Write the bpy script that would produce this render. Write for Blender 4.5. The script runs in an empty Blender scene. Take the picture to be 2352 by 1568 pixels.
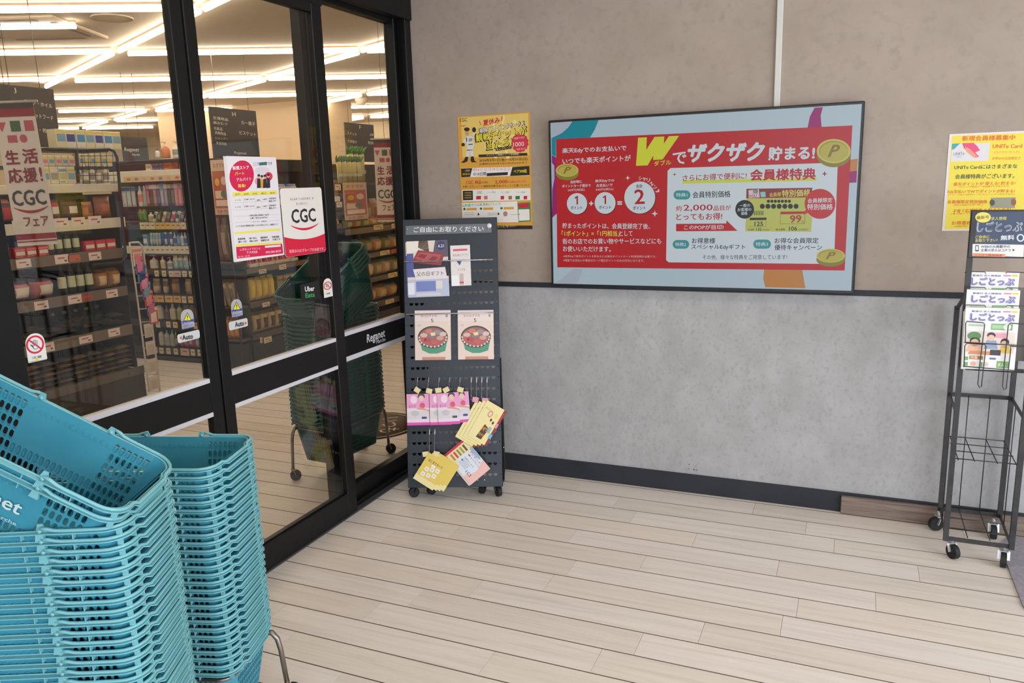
import bpy, math, random
import numpy as np
from mathutils import Vector, Matrix
random.seed(7)
C = bpy.context.scene.collection
sc = bpy.context.scene
PI = math.pi

# ---------------------------------------------------------------- camera, world, lights, exposure
CAM = Vector((0.0, 0.0, 1.6))
YAW, PITCH, ROLL, FPX = 0.41210668, -0.20095691, -0.03051538, 1801.7
cam_data = bpy.data.cameras.new('camera')
cam = bpy.data.objects.new('camera', cam_data)
C.objects.link(cam)
RC = Matrix.Rotation(YAW, 3, 'Z') @ Matrix.Rotation(PI/2 + PITCH, 3, 'X') @ Matrix.Rotation(ROLL, 3, 'Z')
cam.matrix_world = Matrix.Translation(CAM) @ RC.to_4x4()
cam_data.sensor_width = 36.0
cam_data.lens = FPX / 2352.0 * 36.0
cam_data.clip_start = 0.02
sc.camera = cam

sc.view_settings.view_transform = 'Standard'
sc.view_settings.look = 'None'
sc.view_settings.gamma = 1.0
sc.view_settings.use_curve_mapping = False
EXPO = 0.0
sc.view_settings.exposure = EXPO
sc.cycles.use_denoising = True
sc.cycles.transparent_max_bounces = 16
sc.cycles.max_bounces = 8
sc.cycles.sample_clamp_indirect = 6.0

world = bpy.data.worlds.new('overcast_sky')
sc.world = world
world.use_nodes = True
bg = world.node_tree.nodes['Background']
bg.inputs[0].default_value = (0.80, 0.88, 1.0, 1)
bg.inputs[1].default_value = 1.6

def area(name, loc, target, sx, sy, power, col):
    l = bpy.data.lights.new(name, 'AREA'); l.shape = 'RECTANGLE'; l.size = sx; l.size_y = sy
    l.energy = power; l.color = col
    o = bpy.data.objects.new(name, l); C.objects.link(o)
    o.location = loc
    o.rotation_euler = (Vector(target) - Vector(loc)).to_track_quat('-Z', 'Y').to_euler()
    return o
# daylight entering by the open street entrance on the right and behind
area('street_daylight', (3.6, 0.8, 1.25), (-0.3, 2.2, -0.3), 3.6, 2.2, 130, (0.88, 0.94, 1.0))
area('street_daylight_rear', (0.8, -2.2, 1.5), (-0.6, 2.6, 0.5), 3.6, 2.2, 54, (0.91, 0.95, 1.0))
# warm ceiling panel of the lobby, above the picture
area('lobby_lamp', (-0.5, 1.9, 2.93), (-0.5, 1.9, 0), 1.2, 0.5, 14, (1.0, 0.86, 0.70))

# ---------------------------------------------------------------- measuring: from a pixel of the photograph to a point on a real plane
def ray(px, py):
    return RC @ Vector(((px - 1176) / FPX, -(py - 784) / FPX, -1.0))
def at(p, ax, val):
    d = ray(*p); t = (val - CAM[ax]) / d[ax]
    return CAM + d * t
def atp(p, o, n):
    d = ray(*p); t = (Vector(o) - CAM).dot(n) / d.dot(n)
    return CAM + d * t

WY = 3.856       # wall with the screen
GX = -2.2187     # outer face of the sliding doors

# ---------------------------------------------------------------- materials
def lin(c):
    return tuple(((x/255.0)/12.92 if x/255.0 <= 0.04045 else ((x/255.0+0.055)/1.055)**2.4) for x in c)
MATS = {}
def mat(rgb, rough=0.6, metal=0.0, name=None, emit=0.0, spec=0.5, trans=None):
    key = (tuple(rgb), rough, metal, emit, spec, trans, name)
    if key in MATS: return MATS[key]
    m = bpy.data.materials.new(name or 'plain_%02x%02x%02x' % tuple(int(v) for v in rgb)); m.use_nodes = True
    nt = m.node_tree; b = nt.nodes['Principled BSDF']
    l = lin(rgb)
    b.inputs['Base Color'].default_value = (*l, 1)
    b.inputs['Roughness'].default_value = rough
    b.inputs['Metallic'].default_value = metal
    b.inputs['Specular IOR Level'].default_value = spec
    if emit:
        b.inputs['Base Color'].default_value = (0, 0, 0, 1)
        b.inputs['Emission Color'].default_value = (*l, 1)
        b.inputs['Emission Strength'].default_value = emit
    # faint procedural wear: tiny roughness variation
    if not emit and trans is None:
        n = nt.nodes.new('ShaderNodeTexNoise'); n.inputs['Scale'].default_value = 14; n.inputs['Detail'].default_value = 2
        r = nt.nodes.new('ShaderNodeMapRange'); r.inputs[3].default_value = max(0.02, rough-0.06); r.inputs[4].default_value = min(1, rough+0.08)
        tc = nt.nodes.new('ShaderNodeTexCoord')
        nt.links.new(tc.outputs['Object'], n.inputs['Vector'])
        nt.links.new(n.outputs['Fac'], r.inputs[0]); nt.links.new(r.outputs[0], b.inputs['Roughness'])
    if trans is not None:
        b.inputs['Alpha'].default_value = trans
    MATS[key] = m
    return m

def noise_mat(name, c1, c2, scale=6, detail=8, rough=0.7, stretch=(1, 1, 1), c3=None, s3=40, bump=0.0, spec=0.4, lo=0.35, hi=0.65):
    m = bpy.data.materials.new(name); m.use_nodes = True
    nt = m.node_tree; b = nt.nodes['Principled BSDF']
    tc = nt.nodes.new('ShaderNodeTexCoord'); mp = nt.nodes.new('ShaderNodeMapping')
    mp.inputs['Scale'].default_value = stretch
    nt.links.new(tc.outputs['Object'], mp.inputs['Vector'])
    n = nt.nodes.new('ShaderNodeTexNoise'); n.inputs['Scale'].default_value = scale; n.inputs['Detail'].default_value = detail
    n.inputs['Roughness'].default_value = 0.65
    nt.links.new(mp.outputs[0], n.inputs['Vector'])
    cr = nt.nodes.new('ShaderNodeValToRGB')
    cr.color_ramp.elements[0].position = lo; cr.color_ramp.elements[0].color = (*lin(c1), 1)
    cr.color_ramp.elements[1].position = hi; cr.color_ramp.elements[1].color = (*lin(c2), 1)
    nt.links.new(n.outputs['Fac'], cr.inputs[0])
    out = cr.outputs[0]
    if c3 is not None:
        n2 = nt.nodes.new('ShaderNodeTexNoise'); n2.inputs['Scale'].default_value = s3; n2.inputs['Detail'].default_value = 6
        nt.links.new(mp.outputs[0], n2.inputs['Vector'])
        r2 = nt.nodes.new('ShaderNodeMapRange'); r2.inputs[1].default_value = 0.52; r2.inputs[2].default_value = 0.78; r2.inputs[4].default_value = 0.75
        nt.links.new(n2.outputs['Fac'], r2.inputs[0])
        mx = nt.nodes.new('ShaderNodeMix'); mx.data_type = 'RGBA'
        nt.links.new(r2.outputs[0], mx.inputs[0]); nt.links.new(out, mx.inputs[6]); mx.inputs[7].default_value = (*lin(c3), 1)
        out = mx.outputs[2]
    nt.links.new(out, b.inputs['Base Color'])
    b.inputs['Roughness'].default_value = rough; b.inputs['Specular IOR Level'].default_value = spec
    if bump:
        bp = nt.nodes.new('ShaderNodeBump'); bp.inputs['Strength'].default_value = bump; bp.inputs['Distance'].default_value = 0.002
        nt.links.new(n.outputs['Fac'], bp.inputs['Height']); nt.links.new(bp.outputs[0], b.inputs['Normal'])
    return m

def glass_mat(name, tint, ior=1.5):
    m = bpy.data.materials.new(name); m.use_nodes = True
    nt = m.node_tree; nt.nodes.clear()
    o = nt.nodes.new('ShaderNodeOutputMaterial'); t = nt.nodes.new('ShaderNodeBsdfTransparent'); g = nt.nodes.new('ShaderNodeBsdfGlossy')
    f = nt.nodes.new('ShaderNodeFresnel'); f.inputs[0].default_value = ior
    mx = nt.nodes.new('ShaderNodeMixShader')
    t.inputs[0].default_value = (*tint, 1); g.inputs['Roughness'].default_value = 0.0
    ge = nt.nodes.new('ShaderNodeNewGeometry'); mi = nt.nodes.new('ShaderNodeMapRange')
    mi.inputs[3].default_value = ior; mi.inputs[4].default_value = 1.0/ior      # same reflectance from either side of the thin pane
    nt.links.new(ge.outputs['Backfacing'], mi.inputs[0]); nt.links.new(mi.outputs[0], f.inputs[0])
    nt.links.new(f.outputs[0], mx.inputs[0]); nt.links.new(t.outputs[0], mx.inputs[1]); nt.links.new(g.outputs[0], mx.inputs[2])
    nt.links.new(mx.outputs[0], o.inputs[0])
    return m

M_UPPER = noise_mat('taupe_laminate', (160, 145, 133), (170, 155, 143), scale=3.2, c3=(152, 138, 128), s3=26, rough=0.62)
M_LOWER = noise_mat('grey_concrete_laminate', (158, 157, 157), (177, 176, 177), scale=7.0, c3=(148, 146, 145), s3=60, rough=0.6, stretch=(1, 1, 0.7), bump=0.1, lo=.3, hi=.7)
M_BLACK = noise_mat('black_anodised', (11, 11, 12), (15, 15, 16), scale=3, rough=0.45, spec=0.3)
M_BLACKP = mat((14, 15, 17), 0.5, name='black_paint')
M_TRIM = noise_mat('charcoal_trim', (36, 40, 48), (43, 47, 55), scale=5, rough=0.55)
M_STRIPE = mat((205, 203, 210), 0.55, name='white_stripe')
M_GLASS = glass_mat('door_glass', (0.84, 0.82, 0.79))
M_CLEAR = glass_mat('clear_film', (0.97, 0.97, 0.97))
M_CHROME = mat((190, 186, 180), 0.22, 1.0, name='chrome')
M_STEEL = mat((150, 140, 132), 0.38, 1.0, name='worn_steel')
M_RUBBER = mat((24, 24, 25), 0.65, name='black_rubber')
M_WHITE = mat((226, 222, 216), 0.6, name='white_paper')
M_SCEIL = noise_mat('store_ceiling_paint', (184, 168, 146), (192, 176, 154), scale=1, rough=0.85)
M_SWALL = mat((225, 210, 180), 0.85, name='store_wall_paint')
M_TUBE = mat((255, 246, 230), 0.5, name='light_tube', emit=31.0)
M_SHELFW = mat((214, 208, 190), 0.5, name='cream_shelf')
M_SHELFD = mat((52, 50, 48), 0.55, name='dark_shelf')
M_CLEARP = mat((200, 190, 180), 0.15, name='clear_plastic', trans=0.22)

# ---------------------------------------------------------------- objects
WM = {}
def link(o): C.objects.link(o); return o
def tag(o, label=None, cat=None, group=None, kind=None):
    if label: o['label'] = label
    if cat: o['category'] = cat
    if group: o['group'] = group
    if kind: o['kind'] = kind
    return o
def empty(name, loc=(0, 0, 0), rz=0.0, parent=None, mw=None):
    o = bpy.data.objects.new(name, None); link(o); o.empty_display_size = 0.05
    M = mw if mw is not None else Matrix.Translation(Vector(loc)) @ Matrix.Rotation(rz, 4, 'Z')
    o.matrix_world = M; WM[o] = M
    return o
def thing(name, label, cat, loc=(0, 0, 0), rz=0.0, group=None, mw=None):
    return tag(empty(name, loc, rz, mw=mw), label, cat, group)

class MB:
    def __init__(s): s.v = []; s.f = []; s.m = []; s.sm = []
    def add(s, vs, fs, mi=0, smooth=False, M=None):
        n = len(s.v)
        s.v += [tuple(M @ Vector(v)) if M is not None else tuple(v) for v in vs]
        s.f += [tuple(i + n for i in f) for f in fs]; s.m += [mi]*len(fs); s.sm += [smooth]*len(fs)
    def box(s, x0, x1, y0, y1, z0, z1, mi=0, M=None):
        vs = [(x, y, z) for z in (z0, z1) for y in (y0, y1) for x in (x0, x1)]
        fs = [(0, 2, 3, 1), (4, 5, 7, 6), (0, 1, 5, 4), (2, 6, 7, 3), (0, 4, 6, 2), (1, 3, 7, 5)]
        s.add(vs, fs, mi, False, M)
    def bbox(s, x0, x1, y0, y1, z0, z1, b=0.003, mi=0, M=None):
        "box with chamfered vertical and horizontal edges (24 verts)"
        b = min(b, abs(x1-x0)/2.2, abs(y1-y0)/2.2, abs(z1-z0)/2.2)
        bm = []; vs = []; fs = []
        X = (x0, x1); Y = (y0, y1); Z = (z0, z1); idx = {}
        for i in (0, 1):
            for j in (0, 1):
                for k in (0, 1):
                    sx, sy, sz = (1-2*i), (1-2*j), (1-2*k)
                    for a in range(3):
                        p = [X[i]+sx*b, Y[j]+sy*b, Z[k]+sz*b]
                        p[a] = (X[i], Y[j], Z[k])[a]
                        idx[(i, j, k, a)] = len(vs); vs.append(tuple(p))
        def q(l, flip):
            fs.append(tuple(reversed(l)) if flip else tuple(l))
        for i in (0, 1):
            q([idx[(i, 0, 0, 0)], idx[(i, 1, 0, 0)], idx[(i, 1, 1, 0)], idx[(i, 0, 1, 0)]], i == 0)
            q([idx[(0, i, 0, 1)], idx[(1, i, 0, 1)], idx[(1, i, 1, 1)], idx[(0, i, 1, 1)]], i == 1)
            q([idx[(0, 0, i, 2)], idx[(1, 0, i, 2)], idx[(1, 1, i, 2)], idx[(0, 1, i, 2)]], i == 0)
        for j in (0, 1):
            for k in (0, 1):
                q([idx[(0, j, k, 1)], idx[(1, j, k, 1)], idx[(1, j, k, 2)], idx[(0, j, k, 2)]], (j ^ k) == 0)
                q([idx[(j, 0, k, 0)], idx[(j, 1, k, 0)], idx[(j, 1, k, 2)], idx[(j, 0, k, 2)]], (j ^ k) == 1)
                q([idx[(j, k, 0, 0)], idx[(j, k, 1, 0)], idx[(j, k, 1, 1)], idx[(j, k, 0, 1)]], (j ^ k) == 0)
        for i in (0, 1):
            for j in (0, 1):
                for k in (0, 1):
                    q([idx[(i, j, k, 0)], idx[(i, j, k, 1)], idx[(i, j, k, 2)]], (i ^ j ^ k) == 1)
        s.add(vs, fs, mi, False, M)
    def obox(s, p0, p1, w, h, mi=0, up=(0, 0, 1)):
        "bar of rectangular section from p0 to p1"
        p0, p1 = Vector(p0), Vector(p1); d = (p1-p0).normalized(); u = Vector(up)
        if abs(d.dot(u)) > 0.99: u = Vector((1, 0, 0))
        a = d.cross(u).normalized(); c = a.cross(d)
        vs = []
        for p in (p0, p1):
            for (i, j) in ((-1, -1), (1, -1), (1, 1), (-1, 1)): vs.append(p + a*(i*w/2) + c*(j*h/2))
        s.add(vs, [(3, 2, 1, 0), (4, 5, 6, 7), (0, 1, 5, 4), (1, 2, 6, 5), (2, 3, 7, 6), (3, 0, 4, 7)], mi)
    def tube(s, path, r, n=8, mi=0, closed=False, smooth=True, flat=1.0):
        P = [Vector(p) for p in path]; N = len(P); vs = []; prev = None
        for i, p in enumerate(P):
            if closed: d = (P[(i+1) % N]-P[i-1]).normalized()
            else: d = (P[min(i+1, N-1)]-P[max(i-1, 0)]).normalized()
            if prev is None:
                u = Vector((0, 0, 1)) if abs(d.z) < 0.9 else Vector((1, 0, 0))
                a = d.cross(u).normalized()
            else:
                a = (prev - d*prev.dot(d)).normalized()
            prev = a; c = d.cross(a)
            rr = r[i] if isinstance(r, (list, tuple)) else r
            for k in range(n):
                t = 2*PI*k/n; vs.append(p + a*math.cos(t)*rr + c*math.sin(t)*rr*flat)
        fs = []
        for i in range(N if closed else N-1):
            j = (i+1) % N
            for k in range(n):
                k2 = (k+1) % n; fs.append((i*n+k, i*n+k2, j*n+k2, j*n+k))
        if not closed:
            fs.append(tuple(reversed(range(n)))); fs.append(tuple((N-1)*n+k for k in range(n)))
        s.add(vs, fs, mi, smooth)
    def cyl(s, p0, p1, r, n=12, mi=0, smooth=True): s.tube([p0, p1], r, n, mi, False, smooth)
    def lathe(s, prof, n=12, mi=0, M=None, sy=1.0, mis=None):
        "prof: (r, z) list"
        vs = []; fs = []
        for (r, z) in prof:
            for k in range(n):
                t = 2*PI*k/n; vs.append((r*math.cos(t), r*math.sin(t)*sy, z))
        if M is not None: vs = [M @ Vector(v) for v in vs]
        base = len(s.v); s.v += [tuple(v) for v in vs]
        for i in range(len(prof)-1):
            for k in range(n):
                k2 = (k+1) % n
                s.f.append((base+i*n+k, base+i*n+k2, base+(i+1)*n+k2, base+(i+1)*n+k))
                s.m.append(mis[i] if mis else mi); s.sm.append(True)
        s.f.append(tuple(base+k for k in reversed(range(n)))); s.m.append(mis[0] if mis else mi); s.sm.append(False)
        s.f.append(tuple(base+(len(prof)-1)*n+k for k in range(n))); s.m.append(mis[-1] if mis else mi); s.sm.append(False)
    def prism(s, pts, thick, mi=0, M=None):
        "polygon pts (x, z) in the local xz plane, extruded along +y"
        n = len(pts)
        vs = [(p[0], 0, p[1]) for p in pts] + [(p[0], thick, p[1]) for p in pts]
        fs = [tuple(range(n)), tuple(reversed(range(n, 2*n)))] + [(i, i+n, (i+1) % n+n, (i+1) % n) for i in range(n)]
        s.add(vs, fs, mi, False, M)
    def mesh(s, name, mats):
        me = bpy.data.meshes.new(name); me.from_pydata(s.v, [], s.f)
        for m in (mats if isinstance(mats, (list, tuple)) else [mats]): me.materials.append(m)
        me.polygons.foreach_set('material_index', s.m); me.polygons.foreach_set('use_smooth', s.sm)
        me.update()
        return me
    def build(s, name, mats, parent=None, local=False):
        "vertices are in world coordinates unless local"
        if parent is not None and not local:
            inv = np.array(WM[parent].inverted()); V = np.array(s.v); V = V @ inv[:3, :3].T + inv[:3, 3]; s.v = [tuple(v) for v in V]
        o = bpy.data.objects.new(name, s.mesh(name, mats)); link(o)
        if parent is not None: o.parent = parent; WM[o] = WM[parent]
        else: WM[o] = Matrix.Identity(4)
        return o

def copy_tree(o, parent=None, M=None):
    c = o.copy(); link(c)
    if parent is not None: c.parent = parent
    if M is not None: c.matrix_world = M
    for ch in list(o.children): copy_tree(ch, c)
    return c

# ---------------------------------------------------------------- flat print (posters, labels, the screen)
GL = {}
def glyph(txt, bold, shear):
    key = (txt, bold, shear)
    if key in GL: return GL[key]
    cu = bpy.data.curves.new('txt', 'FONT'); cu.body = txt; cu.size = 1.0; cu.resolution_u = 2
    ob = bpy.data.objects.new('txt', cu)
    me = bpy.data.meshes.new_from_object(ob)
    V = np.array([(v.co.x + shear*v.co.y, v.co.y) for v in me.vertices]) if len(me.vertices) else np.zeros((0, 2))
    F = [tuple(p.vertices) for p in me.polygons]
    if bold >= 0.02 and len(V):
        e = bold*0.62; sh = [(e, 0), (-e, 0), (0, e*.8), (0, -e*.8)] if bold < 0.05 else [(e*math.cos(PI*k/4), e*math.sin(PI*k/4)) for k in range(8)]
        if bold >= 0.05: sh = sh + [(a*.5, b*.5) for a, b in sh[::2]]
        n0 = len(V); Lz = np.repeat(np.arange(len(sh))*0.12, n0); V = np.vstack([V + np.array(d_) for d_ in sh]); F = [tuple(i+n0*k for i in f) for k in range(len(sh)) for f in F]
    bpy.data.objects.remove(ob); bpy.data.meshes.remove(me); bpy.data.curves.remove(cu)
    if len(V):
        if len(F) and bold < 0.02: Lz = np.zeros(len(V))
        mn, mx = V.min(0), V.max(0); V = np.column_stack([(V-mn)/np.maximum(mx-mn, 1e-6), Lz])
    GL[key] = (V, F)
    return GL[key]

class Print:
    "ink on a plane: O origin, U right, V up, N towards the viewer; mapping from photo pixels via the plane"
    def __init__(s, O, U, V, emit=0.0, step=0.00022, rough=0.5):
        s.O, s.U, s.V = Vector(O), Vector(U).normalized(), Vector(V).normalized()
        s.N = s.U.cross(s.V).normalized(); s.mb = MB(); s.cols = []; s.emit = emit; s.step = step; s.rough = rough
    def p(s, px, py):
        q = atp((px, py), s.O, s.N) - s.O
        return (q.dot(s.U), q.dot(s.V))
    def mi(s, c):
        c = tuple(c)
        if c not in s.cols: s.cols.append(c)
        return s.cols.index(c)
    def w(s, u, v, l): return s.O + s.U*u + s.V*v + s.N*(s.step*l)
    def poly(s, pts, col, l=1):
        s.mb.add([s.w(u, v, l) for u, v in pts], [tuple(range(len(pts)))], s.mi(col))
    def rect(s, u0, v0, u1, v1, col, l=1): s.poly([(u0, v0), (u1, v0), (u1, v1), (u0, v1)], col, l)
    def ell(s, u, v, ru, rv, col, l=1, n=28, rot=0.0):
        s.poly([(u+ru*math.cos(2*PI*k/n)*math.cos(rot)-rv*math.sin(2*PI*k/n)*math.sin(rot), v+ru*math.cos(2*PI*k/n)*math.sin(rot)+rv*math.sin(2*PI*k/n)*math.cos(rot)) for k in range(n)], col, l)
    def ring(s, u, v, r0, r1, col, l=1, n=28, a0=0.0, a1=2*PI, sy=1.0):
        vs = []; fs = []
        for k in range(n+1):
            t = a0+(a1-a0)*k/n
            vs += [s.w(u+r0*math.cos(t), v+r0*math.sin(t)*sy, l), s.w(u+r1*math.cos(t), v+r1*math.sin(t)*sy, l)]
        for k in range(n): fs.append((2*k, 2*k+1, 2*k+3, 2*k+2))
        s.mb.add(vs, fs, s.mi(col))
    def smile(s, u0, v0, u1, v1, sag, th, col, l=2, n=14):
        vs = []; fs = []
        for k in range(n+1):
            t = k/n; q = 4*t*(1-t); u = u0+(u1-u0)*t; v = v0+(v1-v0)*t-sag*q; hh = th*(0.25+0.75*q)/2
            vs += [s.w(u, v-hh, l), s.w(u, v+hh, l)]
        for k in range(n): fs.append((2*k, 2*k+2, 2*k+3, 2*k+1))
        s.mb.add(vs, fs, s.mi(col))
    def text(s, t, u0, v0, u1, v1, col, bold=0.012, shear=0.0, l=4, rot=None):
        "fills the box u0..u1, v0..v1"
        V, F = glyph(t, bold, shear)
        if not len(V): return
        W, H = u1-u0, v1-v0
        if rot is None: vs = [s.w(u0+a*W, v0+b*H, l+z) for a, b, z in V]
        else:
            c, n = math.cos(rot), math.sin(rot)
            vs = [s.w(u0+a*W*c-b*H*n, v0+a*W*n+b*H*c, l+z) for a, b, z in V]
        s.mb.add(vs, F, s.mi(col))
    # --- same, measured in photo pixels
    def P(s, pts, col, l=1): s.poly([s.p(*q) for q in pts], col, l)
    def E(s, cx, cy, rx, ry, col, l=1, n=28, rot=0.0):
        s.poly([s.p(cx+rx*math.cos(2*PI*k/n)*math.cos(rot)-ry*math.sin(2*PI*k/n)*math.sin(rot), cy-(rx*math.cos(2*PI*k/n)*math.sin(rot)+ry*math.sin(2*PI*k/n)*math.cos(rot))) for k in range(n)], col, l)
    def T(s, t, a, b, h, col, bold=0.012, shear=0.0, l=4):
        "text between the pixel points a (left middle) and b (right middle), h pixels high"
        pa, pb = Vector(s.p(*a)), Vector(s.p(*b)); m = ((a[0]+b[0])/2, (a[1]+b[1])/2)
        lo, hi = Vector(s.p(m[0], m[1]+h/2)), Vector(s.p(m[0], m[1]-h/2)); H = (hi-lo).length
        d = pb-pa; r = math.atan2(d.y, d.x); n = Vector((-math.sin(r), math.cos(r))); o = pa-n*(H/2)
        s.text(t, o.x, o.y, o.x+d.length, o.y+H, col, bold, shear, l, rot=r)
    def line(s, a, b, w, col, l=3):
        pa, pb = Vector(s.p(*a)), Vector(s.p(*b)); d = (pb-pa).normalized(); n = Vector((-d.y, d.x))*(w/2)
        s.poly([tuple(pa-n), tuple(pb-n), tuple(pb+n), tuple(pa+n)], col, l)
    def build(s, name, parent):
        if s.emit: ms = [mat(c, 0.35, emit=s.emit, name='lit_%02x%02x%02x' % c) for c in s.cols]
        else: ms = [mat(c, s.rough, name='ink_%02x%02x%02x' % c) for c in s.cols]
        return s.mb.build(name, ms, parent)

ORD = ['first', 'second', 'third', 'fourth', 'fifth', 'sixth', 'seventh', 'eighth', 'ninth', 'tenth', 'eleventh', 'twelfth', 'thirteenth', 'fourteenth',
       'fifteenth', 'sixteenth', 'seventeenth', 'eighteenth', 'nineteenth', 'twentieth', 'twenty-first', 'twenty-second', 'twenty-third', 'twenty-fourth',
       'twenty-fifth', 'twenty-sixth', 'twenty-seventh', 'twenty-eighth', 'twenty-ninth', 'thirtieth']
# ================================================================ STRUCTURE
# floor: sub-floor slab and planks
PW, PL = 0.1457, 0.898
Y0 = 3.677
offs = {0: .768, 1: .892, 2: .314, 3: .683, 4: .150, 5: .778, 6: .733, 7: .473, 8: .281, 9: .172, 10: .727, 11: .887, 12: .296}
def plank_mat(i, base):
    m = bpy.data.materials.new('pale_oak_vinyl'); m.use_nodes = True
    nt = m.node_tree; b = nt.nodes['Principled BSDF']
    tc = nt.nodes.new('ShaderNodeTexCoord'); mp = nt.nodes.new('ShaderNodeMapping')
    mp.inputs['Scale'].default_value = (1.8, 34, 1); mp.inputs['Location'].default_value = (i*3.7, i*1.3, 0)
    oi = nt.nodes.new('ShaderNodeObjectInfo')
    va = nt.nodes.new('ShaderNodeVectorMath'); va.operation = 'SCALE'; va.inputs[0].default_value = (37, 11, 5)
    nt.links.new(oi.outputs['Random'], va.inputs[3])
    ad = nt.nodes.new('ShaderNodeVectorMath'); ad.operation = 'ADD'
    nt.links.new(tc.outputs['Object'], mp.inputs[0]); nt.links.new(mp.outputs[0], ad.inputs[0]); nt.links.new(va.outputs[0], ad.inputs[1])
    n = nt.nodes.new('ShaderNodeTexNoise'); n.inputs['Scale'].default_value = 1.0; n.inputs['Detail'].default_value = 8; n.inputs['Roughness'].default_value = 0.62; n.inputs['Distortion'].default_value = 0.6
    nt.links.new(ad.outputs[0], n.inputs['Vector'])
    cr = nt.nodes.new('ShaderNodeValToRGB'); e = cr.color_ramp.elements
    e[0].position = 0.28; e[0].color = (*lin([c-14 for c in base]), 1)
    e[1].position = 0.68; e[1].color = (*lin([c+8 for c in base]), 1)
    k = e.new(0.46); k.color = (*lin(base), 1)
    nt.links.new(n.outputs['Fac'], cr.inputs[0])
    n2 = nt.nodes.new('ShaderNodeTexNoise'); n2.inputs['Scale'].default_value = 3.2; n2.inputs['Detail'].default_value = 12; n2.inputs['Roughness'].default_value = 0.7
    nt.links.new(ad.outputs[0], n2.inputs['Vector'])
    r2 = nt.nodes.new('ShaderNodeMapRange'); r2.inputs[1].default_value = 0.55; r2.inputs[2].default_value = 0.75; r2.inputs[4].default_value = 0.25
    nt.links.new(n2.outputs['Fac'], r2.inputs[0])
    mx = nt.nodes.new('ShaderNodeMix'); mx.data_type = 'RGBA'; nt.links.new(r2.outputs[0], mx.inputs[0]); nt.links.new(cr.outputs[0], mx.inputs[6])
    mx.inputs[7].default_value = (*lin([c-38 for c in base]), 1)
    nt.links.new(mx.outputs[2], b.inputs['Base Color'])
    rr = nt.nodes.new('ShaderNodeMapRange'); rr.inputs[3].default_value = 0.33; rr.inputs[4].default_value = 0.5
    nt.links.new(n.outputs['Fac'], rr.inputs[0]); nt.links.new(rr.outputs[0], b.inputs['Roughness'])
    bp = nt.nodes.new('ShaderNodeBump'); bp.inputs['Strength'].default_value = 0.12; bp.inputs['Distance'].default_value = 0.001
    nt.links.new(n2.outputs['Fac'], bp.inputs['Height']); nt.links.new(bp.outputs[0], b.inputs['Normal'])
    return m
PM = [plank_mat(0, (226, 217, 206)), plank_mat(1, (229, 221, 213)), plank_mat(2, (223, 214, 204)), plank_mat(3, (228, 220, 213))]
mb = MB(); mb.box(-17.3, 4.2, -2.6, 15.7, -0.12, -0.009)
floor = tag(mb.build('floor', mat((58, 46, 38), 0.8, name='joint_filler')), 'pale oak plank floor of the entrance lobby and shop', kind='structure')
plank_meshes = {}
M_JOINT = mat((92, 74, 62), 0.8, name='stained_bevel')
def plank_shape(m, x0, x1, y0, y1, mi, mj):
    "plank with eased edges; the long bevels carry the dark stain of the joint"
    xa, xb, g, c = x0+.0003, x1-.0003, .0006, .0019
    P = []
    for x, xi in ((xa, .0004), (xb, -.0004)):
        P += [(x, y0+g, -.01), (x, y0+g, -.0016), (x+xi, y0+g+c, 0), (x+xi, y1-g-c, 0), (x, y1-g, -.0016), (x, y1-g, -.01)]
    m.add(P, [(2, 8, 9, 3)], mi)
    m.add(P, [(0, 6, 7, 1), (1, 7, 8, 2), (3, 9, 10, 4), (4, 10, 11, 5)], mj)
    m.add(P, [(5, 4, 3, 2, 1, 0), (6, 7, 8, 9, 10, 11)][::1], mi)
def plank(x0, x1, y0, y1, mi):
    key = (round(x1-x0, 3), round(y1-y0, 3), mi)
    if key not in plank_meshes:
        m = MB(); plank_shape(m, 0, x1-x0, 0, y1-y0, 0, 1)
        plank_meshes[key] = m.mesh('plank', [PM[mi], M_JOINT])
    o = bpy.data.objects.new('plank', plank_meshes[key]); link(o); o.parent = floor; o.location = (x0, y0, 0)
npl = 0
far = MB()
for r in range(-26, 22):
    y1 = Y0 - PW*r; y0 = y1-PW
    off = offs.get(r, (r*0.377) % PL)
    k0 = math.floor((-7.2-off)/PL)
    for k in range(k0, 5):
        x0 = off+k*PL; x1 = x0+PL
        if x0 > 1.2 or x1 < -6.6: continue
        # only as individual planks where the photo shows them apart
        near = (-2.35 < x1 and x0 < 1.2 and -0.2 < r+2 and y0 < 3.9 and y1 > 1.1) or (x1 <= -1.4 and x0 > -4.9 and 1.2 < y0 < 5.4 and y0 > 1.2-0.35*(x0+2))
        if near:
            for (xa, xb) in ((x0, x1),):
                plank(xa, xb, y0, y1, (r*7+k*3) % 4); npl += 1
        else:
            plank_shape(far, x0, x1, y0, y1, (r*7+k*3) % 4, 4)
far.box(-17, -6.6, -2, 15.6, -0.01, -0.0015); far.box(-6.6, 1.2, Y0+PW*26, 15.6, -0.01, -0.0015); far.box(1.25, 4.2, -2.5, 3.85, -0.01, 0)
tag(far.build('planks', PM+[M_JOINT], floor), kind='stuff')

# --- wall with the screen, from the shop front to the right
wall = MB(); wall.box(-2.29, 4.2, WY+0.012, WY+0.13, 0, 3.05)
wall = tag(wall.build('wall_back', mat((90, 84, 80), 0.8, name='wall_core')), 'laminate clad lobby wall that carries the screen', kind='structure')
ZT0, ZT1 = 1.046, 1.072
u = MB(); u.box(-2.27, 4.2, WY, WY+0.012, ZT1-0.002, 3.0); up = u.build('upper_panel', M_UPPER, wall); up['label'] = 'taupe upper wall panel'
l = MB(); l.box(-2.27, 4.2, WY, WY+0.012, 0.09, ZT0+0.002); lo = l.build('lower_panel', M_LOWER, wall); lo['label'] = 'mottled grey lower wall panel'
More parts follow.
